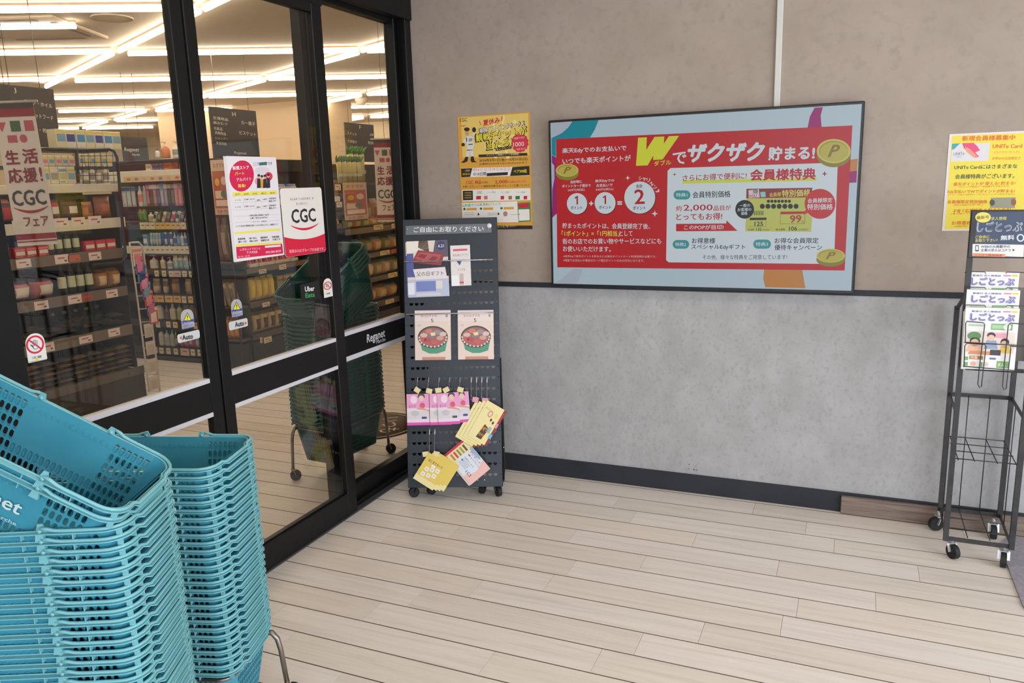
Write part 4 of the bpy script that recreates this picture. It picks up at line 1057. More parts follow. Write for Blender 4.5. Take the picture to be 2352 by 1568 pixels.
# back plate and sign
q = MB(); q.box(.43, .645, 3.492, 3.494, .86, 1.14); q.build('back_plate', mat((96, 88, 84), .5), mr)
s0, s1 = at((2224, 483), 1, 3.468), at((2221, 592), 1, 3.468)
q = MB(); q.bbox(.408, .69, 3.466, 3.486, s1.z, s0.z, .003); sg = q.build('sign_frame', M_RB, mr)
pr = Print((.41, 3.4655, s1.z), (1, 0, 0), (0, 0, 1)); D1 = (62, 74, 98); W1 = (206, 208, 214)
pr.rect(.018, .006, .272, s0.z-s1.z-.008, D1, 1)
pr.E(2258, 499, 18, 12, (226, 206, 96), 2); pr.T('最新号', (2243, 500), (2272, 498), 8, (110, 110, 60), .02); pr.T('求人情報', (2276, 502), (2312, 501), 8, (200, 196, 110), .02)
pr.T('しごとっぷ', (2243, 521), (2349, 519.5), 25, (150, 156, 170), .09, l=3); pr.T('しごとっぷ', (2246, 521), (2347, 519.5), 21, W1, .035, l=5); pr.T('しごとっぷ', (2247, 521), (2346, 519.5), 20, (72, 76, 92), -.002, l=7)
pr.T('ご自由に', (2240, 544), (2273, 543), 7, (216, 200, 90), .03); pr.T('お取り下さい!', (2240, 552.5), (2291, 551), 7, (216, 200, 90), .03)
pr.T('無料', (2298, 546), (2330, 545), 12, W1, .05); pr.E(2344, 546, 9, 9, W1, 3); pr.E(2344, 546, 5.5, 6, D1, 4)
pr.P([(2234, 560), (2352, 562), (2351, 590), (2233, 586)], (222, 220, 216), 2); pr.T('WEBのみ掲載中の', (2253, 566), (2320, 566), 7, (60, 74, 110), .02); pr.T('企業の求人はコチラ', (2253, 574), (2322, 574.5), 7, (60, 74, 110), .02); pr.P([(2326, 571), (2331, 574), (2326, 577)], (40, 50, 80), 4)
pr.P([(2240, 563), (2248, 563), (2248, 577), (2240, 577)], (60, 60, 64), 3); pr.P([(2241.5, 565), (2246.5, 565), (2246.5, 574), (2241.5, 574)], (222, 220, 216), 4)
pr.P([(2234, 581), (2309, 583), (2309, 590), (2233, 588)], (214, 150, 110), 3); pr.T('スマホで簡単検索', (2238, 585), (2302, 586.5), 5, (190, 60, 60), .02)
pl = pr.build('sign_print', sg)
# magazines, three tiers
def magazine(cs, y, lab, tilt=.03):
    n = Vector((0, -1, tilt)).normalized()
    def paint(R, T, E, Pq):
        BLU = (84, 78, 150)
        R(0, 0, 1, 1, (230, 228, 226)); T('動画付 求人情報誌', .12, .925, .66, .955, BLU, .02); R(.70, .935, .84, .955, (226, 120, 140), 2); R(.86, .93, .97, .96, (216, 206, 90), 3)
        T('しごとっぷ', .09, .785, .93, .915, (120, 116, 186), .13, l=3); T('しごとっぷ', .105, .80, .915, .90, (232, 230, 236), .075, l=5); T('しごとっぷ', .11, .803, .91, .897, BLU, .024, l=7)
        R(.08, .70, .38, .73, (176, 200, 176), 2); R(.5, .65, .9, .75, (120, 172, 116), 2); R(.52, .67, .78, .73, (170, 200, 160), 3); E(.8, .70, .07, .05, (228, 232, 226), 4)
        R(.04, .28, .96, .62, (222, 208, 196), 2); E(.2, .54, .13, .07, (98, 136, 96), 3); E(.22, .46, .10, .06, (70, 54, 50), 3); E(.22, .43, .08, .06, (220, 180, 156), 4); Pq([(.06, .28), (.4, .28), (.34, .4), (.12, .4)], (226, 178, 146), 4)
        E(.52, .56, .08, .05, (66, 56, 56), 4); E(.52, .52, .065, .05, (222, 184, 164), 5); Pq([(.4, .34), (.66, .34), (.62, .48), (.44, .48)], (142, 160, 186), 4); R(.6, .52, .8, .6, (232, 160, 180), 3)
        E(.78, .46, .08, .06, (60, 44, 40), 4); E(.77, .43, .06, .05, (226, 190, 166), 5); Pq([(.66, .28), (.92, .28), (.86, .39), (.72, .39)], (226, 190, 90), 5); R(.52, .24, .72, .33, (70, 62, 74), 6); Pq([(.1, .24), (.6, .24), (.56, .3), (.14, .3)], (206, 144, 104), 5)
        R(.04, .14, .12, .2, (116, 168, 108), 3); R(.14, .16, .4, .22, (168, 110, 66), 3); T('特集', .16, .165, .3, .215, (238, 220, 190), .02); R(.52, .17, .64, .2, (90, 110, 160), 3); R(.04, .05, .12, .11, (116, 168, 108), 3); R(.34, .04, .4, .12, (116, 168, 108), 3)
        R(.66, .04, .9, .15, (126, 172, 106), 3); T('求人', .68, .06, .8, .12, (236, 238, 226), .02); E(.22, .09, .06, .035, (224, 176, 150), 4); E(.46, .09, .05, .035, (210, 190, 180), 4)
    sheet(lab, 'magazine', cs, 0.0, paint, 'job magazines in the right rack', th=.006, o=(0, y, 1.0), n=n, name='magazine')
magazine(((2217, 622.5), (2337, 626), (2333, 772), (2212, 768)), 3.480, 'job magazine in the highest pocket of the right rack')
magazine(((2217.5, 664), (2338, 667), (2336, 808), (2213, 802)), 3.460, 'job magazine in the middle pocket of the right rack')
for i in range(3): magazine(((2213-3.2*i, 706+5.5*i), (2333-3*i, 708+3*i), (2339-2*i, 853), (2213, 845)), 3.4365+.0066*i, ('front job magazine with full cover in view in the lowest pocket', 'job magazine directly behind the front copy in the lowest pocket', 'rearmost job magazine of the lowest pocket, leaning out to the left')[i])
# wire pockets
def W_(px, py, y): return tuple(at((px, py), 1, y))
for (yt, y) in ((623, 3.474), (659, 3.452), (700, 3.4285)):
    wire('pocket_wire', [[W_(2216, yt+4, y), W_(2219, yt, y), W_(2262, yt+1, y), W_(2264, yt+5, y)]], .0017); wire('pocket_wire', [[W_(2310, yt+5, y), W_(2313, yt+1.5, y), W_(2356, yt+3, y)]], .0017)
y = 3.424
wire('pocket_wire', [[W_(2217, 787, y), W_(2218, 742, y), W_(2221, 738, y), W_(2259, 741, y), W_(2262, 745, y), W_(2250, 840, y), W_(2246, 882, y), W_(2250, 890, y), W_(2254, 888, y), W_(2265, 795, y), W_(2262, 791, y), W_(2221, 788, y), W_(2216, 794, y), W_(2214, 843, y)]], .0019)
wire('pocket_wire', [[W_(2362, 745, y), W_(2320, 742, y), W_(2316, 747, y), W_(2306, 845, y), W_(2303, 887, y), W_(2306, 895, y), W_(2311, 893, y), W_(2322, 800, y), W_(2320, 795, y), W_(2358, 797, y)]], .0019)
wire('pocket_wire', [[W_(2215, 786, y), W_(2358, 794, y)]], .0019); wire('pocket_wire', [[W_(2216, 840, 3.48), W_(2214, 841, y), W_(2356, 853, y)]], .0019)
q = MB(); q.box(.43, .66, 3.428, 3.492, at((2215, 849), 1, 3.43).z, at((2215, 848), 1, 3.43).z); q.build('pocket_floor', M_RB, mr)
# ================================================================ SCREEN
TY = 3.792
t = thing('wall_screen', 'large wall mounted advertising screen showing a red points campaign', 'screen', (-0.70, 3.83, 1.06))
tl, br_ = at((1260.6, 275.3), 1, TY), at((1961.5, 670.5), 1, TY)
X0, X1, Z1, Z0 = tl.x-.004, 0.017, 1.892, 1.060
q = MB(); q.bbox(X0, X1, TY, TY+0.045, Z0, Z1, .004); q.build('casing', mat((26, 27, 30), .35, name='screen_casing'), t)
q = MB(); q.box(X0+.3, X1-.3, TY+.045, WY, Z0+.2, Z1-.2); q.build('wall_bracket', M_BLACKP, t)
bz = .0125
q = MB(); q.box(X0+bz, X1-bz, TY-.0006, TY+.002, Z0+bz+.004, Z1-bz)
EM = 0.56
dp = q.build('display', mat((196, 216, 228), .3, emit=EM, name='lit_backdrop'), t)
pr = Print((X0, TY-.0006, Z0), (1, 0, 0), (0, 0, 1), emit=EM, step=.00016)
P, E, T = pr.P, pr.E, pr.T
RED = (206, 28, 36); WH = (226, 238, 244); YE = (232, 236, 60); TE = (0, 150, 170); PU = (170, 20, 120); OR = (214, 142, 66); GY = (190, 200, 214); DK = (30, 34, 40); TEAL2 = (64, 164, 168)
P([(1266.6, 282), (1315, 278.5), (1305, 296), (1290, 309), (1266.8, 316)], GY, 1)
P([(1315, 278.5), (1375, 275.2), (1366, 298), (1355, 316), (1277, 320), (1277, 361), (1267.2, 355), (1266.8, 317), (1290, 306), (1305, 293)], TE, 2)
P([(1267.2, 356), (1278, 362), (1279, 490), (1268.4, 500), (1268.3, 437), (1273.5, 410), (1273, 380), (1267.6, 374)], PU, 2)
P([(1318, 616.5), (1338, 617.5), (1333, 635), (1325, 651.5), (1270, 650), (1290, 640)], GY, 1)
P([(1871, 247.2), (1890, 246.2), (1885, 265), (1887, 291.5), (1855, 293), (1860, 268)], PU, 2)
P([(1755, 619), (1843, 620), (1846, 640), (1850, 661.5), (1757.5, 659.5), (1753, 640)], OR, 2)
P([(1952, 367), (1970.5, 364), (1968.5, 392), (1951, 394)], OR, 2); P([(1951, 394), (1968.5, 392), (1967, 419), (1949, 420)], PU, 2)
P([(1277.3, 319.5), (1957.8, 288), (1940, 621), (1280.1, 613.6)], RED, 3)
P([(1540, 386), (1918, 373.5), (1924, 380), (1915.8, 600), (1910, 606), (1536, 602.2), (1530, 597), (1533.5, 392)], WH, 4)
# heading
T('楽天Edyでのお支払いで', (1291.5, 347), (1439, 340.5), 14, WH, .035, l=6)
T('いつでも楽天ポイントが', (1292, 370.5), (1449, 362.5), 14, WH, .035, l=6)
for k_, st_ in enumerate((((752, 300), (822, 297), (812, 500), (735, 525)), ((735, 525), (828, 522), (962, 291), (884, 294)), ((884, 294), (962, 291), (948, 474), (872, 478)), ((872, 478), (948, 474), (1080, 285), (998, 288)))):
    P([(1250+a_/3.485, 230+b__/3.485) for a_, b__ in st_], YE, 7+.2*k_)
T('ダブル', (1502, 375.5), (1543, 372), 13, RED, .09, l=8); T('ダブル', (1502, 375.5), (1542, 372), 12, YE, .04, l=9)
T('で', (1545, 364), (1577, 362), 28, WH, .04, l=7)
T('ザクザク', (1579, 352), (1757, 348), 44, WH, .07, .18, l=7)
T('貯まる!', (1765, 353), (1872, 350), 32, WH, .06, l=7)
# coins
def coin(cx, cy, rx, ry, s=1.0, dyc=8):
    E(cx, cy+dyc, rx, ry, (150, 142, 50), 10); E(cx, cy, rx, ry, (222, 208, 104), 11); E(cx, cy, rx*.86, ry*.84, (170, 160, 64), 12); E(cx+1, cy+1.5, rx*.83, ry*.8, (206, 192, 84), 13)
    T('P', (cx-rx*.34, cy), (cx+rx*.36, cy-1), ry*1.0, (150, 124, 44), .04, .35, l=15)
coin(1303, 391, 26, 15); coin(1915, 347, 39, 28, dyc=9); coin(1908, 587, 33, 16, dyc=9)
P([(1268.3, 374), (1273, 380), (1273.5, 410), (1268.3, 437)], GY, 16)
# the sum
T('会計時に', (1310, 418), (1337, 416.5), 7, WH, .03, l=6); T('ポイントカード提示で', (1291, 427.5), (1357, 425.5), 7, WH, .03, l=6); T('200円(税抜)', (1304, 437), (1343, 435.5), 6.5, WH, .01, l=6)
T('楽天Edyでの', (1367, 416), (1411, 414.5), 7.5, WH, .03, l=6); T('お支払いで', (1370, 426), (1407, 424.5), 7.5, WH, .03, l=6); T('200円(税込)', (1368, 436), (1409, 434), 6.5, WH, .01, l=6)
for cx, cy, r, big, c2 in ((1325.5, 467.5, 23.3, '1', None), (1390, 466, 24, '1', None), (1469.5, 453.5, 35.5, '2', '合計')):
    E(cx+1.5, cy+2, r, r*1.04, (140, 16, 30), 5); E(cx, cy, r, r*1.04, WH, 6)
P([(1324.9, 450), (1327.7, 449.9), (1327.9, 469.4), (1324.3, 469.5), (1324.1, 451)], (190, 30, 44), 8); P([(1324.9, 450), (1325.5, 453.4), (1320.5, 456.6), (1320.4, 453.2)], (190, 30, 44), 9); T('ポイント', (1311, 477), (1338, 476.5), 8, (20, 40, 50), .03, l=8)
P([(1389.4, 449), (1392.2, 448.9), (1392.4, 468.4), (1388.8, 468.5), (1388.6, 450)], (190, 30, 44), 8); P([(1389.4, 449), (1390, 452.4), (1385, 455.6), (1384.9, 452.2)], (190, 30, 44), 9); T('ポイント', (1376, 476), (1404, 475.5), 8, (20, 40, 50), .03, l=8)
T('2', (1457, 452), (1481, 451), 34, (200, 26, 44), .03, l=8); T('合計', (1461, 427.5), (1476, 427), 9, (20, 40, 50), .03, l=8); T('ポイント', (1454, 477.5), (1483, 477), 9, (20, 40, 50), .03, l=8)
T('+', (1353, 467), (1363, 467), 10.5, WH, .06, l=6); T('=', (1418, 466), (1429, 466), 8, WH, .05, l=6)
for ch, x_, y_, a in (('シ', 1471, 409, .25), ('ャ', 1480, 411, .1), ('リ', 1489, 413, -.1), ('〜', 1497, 420, -.7), ('ン', 1505, 428, -.8), ('♪', 1511, 436, -.5)):
    c_, s_ = math.cos(a), math.sin(a); T(ch, (x_-4, y_-0), (x_+4, y_+(4 if x_ > 1492 else 1)), 9, WH, .03, l=6)
def spark(cx, cy, r, col, l=7): P([(cx, cy-r), (cx+r*.25, cy-r*.25), (cx+r, cy), (cx+r*.25, cy+r*.25), (cx, cy+r), (cx-r*.25, cy+r*.25), (cx-r, cy), (cx-r*.25, cy-r*.25)], col, l)
spark(1442, 408.5, 5.5, WH); spark(1504, 490.5, 7.5, WH); spark(1549.5, 400.5, 4, (170, 40, 60)); spark(1894, 399, 6.5, (170, 40, 60))
# left paragraph
T('貯まったポイントは、会員登録完了後、', (1292, 518), (1493, 519.5), 13, WH, .02, l=6)
T('「1ポイント」=「1円相当」', (1290, 536), (1423, 536), 13, (238, 236, 90), .025, l=6); T('として', (1423, 536), (1453, 536), 12, WH, .02, l=6)
T('街のお店でのお買い物やサービスなどにも', (1292, 554), (1519, 553.5), 13, WH, .02, l=6)
T('お使いいただけます。', (1293, 571), (1403, 572), 13, WH, .02, l=6)
T('※楽天Edyで楽天ポイントを貯めるには楽天ポイントカード利用登録が必要です。', (1294, 588.5), (1508, 589.5), 6, (230, 214, 220), .0, l=6)
T('※現金でお支払いの場合はカード提示ポイントのみの付与となります。', (1294, 597.5), (1480, 598.5), 6, (230, 214, 220), .0, l=6)
# right box
P([(1568, 414), (1875, 407), (1875, 415), (1568, 421.5)], (220, 232, 80), 5)
T('さらにお得で便利に!', (1568, 409), (1715, 403), 15, (180, 28, 50), .02, l=7); T('会員様特典', (1723, 402), (1874, 399), 27, (200, 30, 46), .05, l=7)
def pill(a, b_, txt):
    (x0_, y0_), (x1_, y1_) = a, b_; r = (y1_-y0_)/2; cy = (y0_+y1_)/2
    P([(x0_+r-r*math.cos(-PI/2+PI*k/8), cy+r*math.sin(-PI/2+PI*k/8)) for k in range(9)]+[(x1_-r+r*math.cos(PI/2-PI*k/8), cy+r*math.sin(PI/2-PI*k/8)) for k in range(9)], TEAL2, 6)
    T(txt, (x0_+6, cy), (x1_-7, cy), 9, WH, .02, l=8)
pill((1547, 437), (1586, 458), '特典1'); pill((1545, 551), (1583, 571), '特典2'); pill((1730, 550), (1771, 571), '特典3')
T('会員特別価格', (1591, 447.5), (1678, 445), 15, DK, .02, l=7)
T('約', (1553, 478.5), (1566, 478), 12, (196, 30, 46), .02, l=7); T('2,000', (1570, 478), (1637, 477), 16, (196, 30, 46), .02, l=7); T('品目が', (1639, 478), (1679, 476.5), 12, (196, 30, 46), .02, l=7)
T('とってもお得!', (1553, 498), (1659, 496.5), 16, (196, 30, 46), .03, l=7)
P([(1553, 514), (1668, 513), (1669, 506), (1694, 530), (1553, 531)], RED, 6); T('このPOPが目印!', (1571, 522), (1662, 521.5), 11, WH, .025, l=8)
T('お得意様', (1589, 552.5), (1643, 552.5), 13, DK, .02, l=7); T('スペシャルEdyギフト', (1588, 567), (1712, 567.5), 13, DK, .02, l=7)
T('お得な会員限定', (1779, 552.5), (1880, 552), 13, DK, .02, l=7); T('優待キャンペーン', (1779, 568), (1888, 568), 13, DK, .02, l=7)
T('その他、様々な特典をご用意しています!', (1614, 590.5), (1808, 590), 11, DK, .01, l=7)
# price card picture
P([(1715, 454), (1869, 451), (1863, 532), (1712, 531)], (206, 210, 100), 5); P([(1714.5, 433.5), (1866, 431), (1864, 453), (1714, 455.5)], (150, 50, 44), 6)
P([(1719, 437), (1743, 434), (1745, 453), (1720, 455)], (226, 214, 222), 7); T('得', (1729, 440), (1741, 439), 11, (70, 80, 90), .03, l=9); T('YOU', (1720, 451), (1738, 449.5), 7, (206, 60, 80), .04, l=9)
P([(1746, 441), (1758, 440), (1759, 452), (1748, 453)], (150, 220, 220), 8)
T('会員様', (1767, 447.5), (1794, 445.5), 10, (226, 206, 90), .03, l=9); T('特別価格', (1796, 444.5), (1862, 442), 17, (232, 220, 110), .04, l=9)
for k in range(7): E(1765+8*k, 462, 3.6, 3.6, (24, 28, 24), 7)
for k in range(7): E(1751+12.9*k, 473.6, 5.7, 5.7, (24, 28, 24), 7)
for k in range(12): P([(1731+2*k, 484), (1732+2*k, 484), (1732+2*k, 494), (1731+2*k, 494)], (60, 64, 50), 7)
P([(1722, 500), (1761, 499.5), (1760, 505), (1722, 505.5)], (40, 44, 40), 7); pr.line((1721, 505), (1720.5, 520), .0012, (70, 70, 60)); pr.line((1760, 505), (1759, 520), .0012, (70, 70, 60), 6); pr.line((1720.5, 520), (1759, 520), .0012, (70, 70, 60), 6)
T('125', (1733, 514), (1753, 513.5), 10, DK, .03, l=8)
P([(1793, 486), (1849.5, 485), (1849, 491), (1792.5, 492)], (190, 40, 40), 7); pr.line((1792.5, 491), (1791.5, 514), .0012, (90, 60, 50), 6); pr.line((1849, 490), (1848, 513.5), .0012, (90, 60, 50), 6); pr.line((1791.5, 514), (1848, 513.5), .0012, (90, 60, 50), 6)
T('99', (1814, 503), (1841, 502), 18, (180, 60, 50), .045, l=8); T('円', (1841.5, 510), (1847, 510), 6, (180, 60, 50), .02, l=8)
T('税込価格', (1718, 527), (1732, 527), 4.5, DK, .02, l=8); T('135', (1736.5, 526.5), (1749, 526.5), 7, DK, .02, l=8); T('.00円(税込)', (1750, 527.5), (1768, 527.5), 4.5, DK, .0, l=8)
T('税込価格', (1782, 527), (1803, 526.5), 5, DK, .02, l=8); T('106', (1812, 525), (1831, 524.5), 10, DK, .03, l=8); T('.92円(税込)', (1833, 527.5), (1857, 527), 5, DK, .0, l=8)
E(1710.5, 480.5, 21.5, 21.5, (22, 26, 30), 9); T('一般の', (1699, 472), (1723, 471), 8, WH, .02, l=11); T('お客様の', (1694, 481.5), (1726, 480.5), 8, WH, .02, l=11); T('価格', (1702, 490), (1717, 489.5), 8, WH, .02, l=11)
E(1884.5, 469, 36.5, 35.5, WH, 9); E(1883.5, 468, 35.5, 34.5, (214, 36, 40), 10); P([(1850, 482), (1866, 484), (1846, 493)], (214, 36, 40), 11)
T('会員様限定', (1855, 461), (1912, 459), 11, WH, .03, l=12); T('特別価格', (1854, 475), (1913, 474.5), 14, WH, .03, l=12)
pr.build('display_print', dp)

# ================================================================ POSTERS ON THE WALL
t = thing('poster', 'orange and yellow baseball ticket campaign poster between the corner and the screen', 'poster', at((1055, 525), 1, WY))
O = at((1055, 516), 1, WY-.002); TR = at((1218, 258), 1, WY-.002); TL = at((1050, 267), 1, WY-.002); BRp = at((1222, 526), 1, WY-.002)
PX0, PX1, PZ1 = (TL.x+.002), (TR.x+BRp.x)/2, (TL.z+TR.z)/2; PZ0 = BRp.z
q = MB(); q.box(PX0, PX1, WY-.002, WY-.0005, PZ0, PZ1); q.build('sheet', mat((216, 166, 70), .5), t)
pr = Print((PX0, WY-.0021, PZ0), (1, 0, 0), (0, 0, 1), step=.00018); P, E, T = pr.P, pr.E, pr.T; W2, H2 = PX1-PX0, PZ1-PZ0
OG = (214, 158, 60); CR = (232, 214, 140); WT = (232, 228, 222); BK = (44, 34, 26); RD = (200, 34, 58)
pr.rect(0, 0, W2, H2, OG, 1); pr.rect(.05*W2, .64*H2, .98*W2, .99*H2, (224, 194, 104), 2)
for k in range(9):
    a0 = k*.7; cx, cz = .62*W2, .80*H2; pr.poly([(cx, cz), (cx+.112*math.cos(a0), cz+.112*math.sin(a0)), (cx+.112*math.cos(a0+.18), cz+.112*math.sin(a0+.18))], CR, 3)
pr.rect(0, 0, W2, .032*H2, BK, 3); T('くわしくは店頭・サイトをご覧ください。', (1110, 524), (1186, 518), 5, (226, 220, 210), .01, l=5)
T('CGC', (1056, 276), (1073, 275), 8, (60, 44, 30), .02); pr.smile(.035*W2, .925*H2, .12*W2, .928*H2, .006, .004, RD, 4)
T('夏休み', (1109, 283), (1148, 275), 14, RD, .045, .15, l=6); T('/', (1150, 273), (1156, 271), 11, RD, .02, l=6); T('\\', (1101, 283), (1105, 282), 10, RD, .02, l=6)
T('福岡ソフトバンクホークス', (1099.5, 301), (1206, 282.5), 13.5, BK, .09, .1, l=5); T('福岡ソフトバンクホークス', (1101, 300.5), (1204, 283), 11, WT, .03, .1, l=7)
T('観戦チケットが', (1090, 318), (1212, 300), 22, BK, .09, .1, l=6); T('観戦チケットが', (1093, 317), (1210, 300), 18, (236, 222, 60), .03, .1, l=8)
T('当たる!', (1115, 337), (1178, 325), 22, BK, .09, .12, l=6); T('当たる!', (1118, 336), (1176, 325), 18, (236, 222, 60), .03, .12, l=8)
P([(1139, 341), (1175, 335), (1175.5, 341), (1139.5, 347)], BK, 8); T('キャンペーン', (1141, 344), (1173, 338), 4.5, (230, 214, 130), .02, l=10)
pr.poly([(lambda c: (c[0]+(.0262 if k % 2 else .0235)*math.cos(PI*k/14)*1.9, c[1]+(.0262 if k % 2 else .0235)*math.sin(PI*k/14)*1.9))(pr.p(1194.5, 328)) for k in range(28)], (206, 48, 70), 7)
T('1000', (1179, 332), (1204, 330), 10, WT, .01, l=9); T('抽選で合計', (1181, 318), (1205, 315), 5, (240, 200, 200), .01, l=9); T('名様に当たる!', (1187, 343), (1208, 341), 4.5, (240, 200, 200), .01, l=9)
# small ball player figure printed on the poster
for pts in ([(1070, 313), (1085, 311), (1089, 333), (1086, 345), (1073, 346)], [(1072, 344), (1079, 344), (1078, 360), (1070, 361)], [(1079, 344), (1087, 344), (1088, 359), (1081, 360)], [(1072, 315), (1065, 322), (1061, 330), (1066, 331), (1073, 324)], [(1084, 312), (1087, 303), (1091, 304), (1088, 318)]): P(pts, (216, 212, 208), 5)
for pts in ([(1069, 360), (1076, 360), (1074, 370), (1066, 374), (1059, 373), (1066, 368)], [(1082, 359), (1088, 359), (1090, 369), (1096, 372), (1084, 373), (1081, 368)]): P(pts, BK, 6)
E(1073, 306, 4.5, 5.5, (196, 150, 110), 6); E(1072.5, 297, 6.5, 4.5, BK, 7); E(1089, 298, 4.5, 6, BK, 6); E(1064, 332, 4, 4, BK, 6); P([(1076, 331), (1086, 330), (1086, 332), (1076, 333)], BK, 7); P([(1077, 318), (1085, 317), (1085, 324), (1077, 325)], (150, 146, 140), 7)
P([(1099, 355), (1211, 351), (1211.5, 357), (1100, 361)], BK, 4); T('キャンペーン期間(レシート有効期間)', (1118, 357), (1192, 354), 4, WT, .01, l=6)
T('2026年5月1日(金)〜5月31日(日)', (1101, 369), (1212, 365), 8, BK, .02, l=5); T('応募締切/2026年5月31日(日)23:59まで', (1101, 377), (1211, 373.5), 5.5, BK, .01, l=5)
P([(1060, 386), (1216, 382), (1216.5, 403), (1061, 407)], WT, 3); P([(1059, 387), (1085, 386), (1080, 406), (1060, 407)], BK, 4); P([(1177, 383.5), (1216, 381), (1216.5, 402), (1171.5, 404)], BK, 4)
T('8/5·6·11·12·13·14·15·16·22·23', (1087, 389.5), (1172, 387), 7, (206, 110, 120), .01, l=6); T('の10日間', (1087, 400), (1117, 399), 8, BK, .02, l=6); P([(1118.5, 397.5), (1167, 395), (1166, 402), (1118, 404.5)], BK, 5)
T('ご招待', (1068, 392), (1079, 391.5), 4.5, (220, 190, 90), .02, l=7); T('試合日', (1063, 400), (1079, 399.5), 4.5, (220, 190, 90), .02, l=7); T('ペア500組', (1180, 393.5), (1210, 392), 8, (236, 222, 60), .02, l=7)
T('CGC', (1070, 419), (1087, 418.5), 8, RD, .02, l=5); T('商品', (1091, 418.5), (1106, 418), 8, RD, .03, l=5); T('を含む', (1108, 419), (1122, 418), 5, BK, .01, l=5); T('2,000', (1137, 418.5), (1166, 417), 9, RD, .02, l=5); T('円(税込)以上の', (1167, 418.5), (1208, 416), 6, RD, .01, l=5)
T('お買い上げレシート(複数枚合算可)を1口としてご応募ください!', (1063, 429), (1215, 425.5), 6, BK, .01, l=5)
P([(1061, 436), (1218, 432), (1219, 459.5), (1062, 463)], WT, 3); P([(1063, 438), (1086, 437.5), (1086.5, 459), (1063.5, 460)], BK, 4)
for k in range(3): T('対象商品', (1067, 443+5.5*k), (1083, 442.5+5.5*k), 3.6, (214, 180, 90), .0, l=6)
T('CGC', (1096, 442), (1108, 441.5), 6, (80, 70, 66), .01, l=6)
for (x_, c, w_) in ((1094, RD, 11), (1112, (214, 100, 110), 8), (1150, RD, 8), (1168, (160, 110, 60), 8), (1184, (60, 120, 60), 10), (1203, RD, 8)): P([(x_, 450), (x_+w_, 449.6), (x_+w_, 457.5), (x_, 458)], c, 5)
for x_ in (1118, 1150, 1186): T('シリーズ商品', (x_, 441.5), (x_+20, 441), 4, (150, 140, 134), .0, l=6)
P([(1061, 466), (1188, 462), (1191, 510), (1062, 512)], WT, 3); T('LINE', (1063, 471.5), (1082, 471), 6.5, (70, 160, 90), .02, l=6); T('から応募 簡単3ステップ!', (1084, 470.5), (1150, 468), 6.5, (90, 150, 100), .01, l=6)
for (x_, y_) in ((1067, 480), (1105, 479), (1152, 478)): E(x_, y_, 2.8, 2.8, (40, 110, 70), 6); P([(x_+5, y_-2.5), (x_+28, y_-3), (x_+28, y_+2.5), (x_+5, y_+3)], (214, 160, 60), 5)
for (x_, y_) in ((1099, 492), (1145, 491)): P([(x_-1.5, y_-4), (x_+3, y_), (x_-1.5, y_+4)], BK, 6)
for (x_, y_) in ((1067, 488), (1067, 492), (1120, 489), (1120, 493), (1172, 492)): P([(x_, y_), (x_+22, y_-.6), (x_+22, y_+.8), (x_, y_+1.4)], (190, 184, 176), 5)
E(1161, 491, 5, 6, (180, 130, 120), 6)
P([(1189, 466), (1218, 464.5), (1219, 508), (1191, 510)], (60, 130, 76), 4); P([(1191.5, 468), (1214, 467), (1214.5, 476), (1192, 477.5)], RD, 5); P([(1191, 481), (1216, 480), (1217, 505.5), (1192, 507)], WT, 5)
pr.build('print', t)

# yellow membership notice
t = thing('poster', 'yellow membership card notice taped to the wall above the magazine rack', 'poster', at((2182, 520), 1, WY))
q = MB(); YX0, YX1, YZ0, YZ1 = at((2172, 520), 1, WY).x, .66, at((2162, 530), 1, WY).z, at((2182, 308), 1, WY).z
YX0 = (at((2182, 308), 1, WY).x+at((2162, 530), 1, WY).x)/2
q.box(YX0, YX1, WY-.002, WY-.0004, YZ0, YZ1); q.build('sheet', mat((222, 216, 214), .5), t)
pr = Print((YX0, WY-.0021, YZ0), (1, 0, 0), (0, 0, 1), step=.0002); P, E, T = pr.P, pr.E, pr.T
YL = (232, 212, 72); RO = (222, 96, 44); GN = (60, 84, 60); pr.rect(.010, .008, YX1-YX0-.01, YZ1-YZ0-.008, YL, 1)
T('新規会員様募集中', (2210, 318), (2332, 315.5), 12, RO, .03)
P([(2187, 330), (2274, 328), (2270, 369), (2184, 371)], (216, 212, 214), 2); P([(2187, 330), (2205, 329), (2192, 342), (2186, 344)], (70, 160, 170), 3)
P([(2210, 329), (2236, 328), (2244, 335), (2251, 345), (2240, 350), (2249, 360), (2240, 362), (2226, 350), (2214, 340)], (222, 80, 120), 4); P([(2216, 336), (2228, 342), (2246, 360), (2236, 361), (2220, 348)], (232, 150, 120), 5)
T('UNITe', (2190, 354), (2215, 352), 7, (150, 150, 160), .02, l=5); T('Card', (2197, 360), (2207, 359.5), 3.5, (150, 150, 160), .0, l=5)
T('UNITe Card', (2280, 336), (2348, 335), 9, RO, .03); T('(ユナイト カード)', (2284, 350), (2341, 349), 6.5, (226, 130, 60), .01); T('お申込みは店頭まで', (2279, 363.5), (2344, 363), 7, RO, .015)
T('UNITe Cardにはさまざまな', (2192, 384), (2337, 381), 10, GN, .03); T('会員様特典がございます。', (2194, 405.5), (2330, 403.5), 11, GN, .03)
T('楽天ポイントが 使える! 貯まる!', (2190, 423), (2332, 420), 8.5, RO, .02); T('(ポイント加盟店の一部店舗でもお使えます)', (2202, 429.5), (2318, 427.5), 4, RO, .0)
T('Edy支払いでWでポイントが貯まる!', (2177, 440.5), (2331, 439), 9, RO, .025); T('(チャージ払い200円につき1ポイントずつ貯まります)', (2178, 447), (2330, 446), 4, RO, .0)
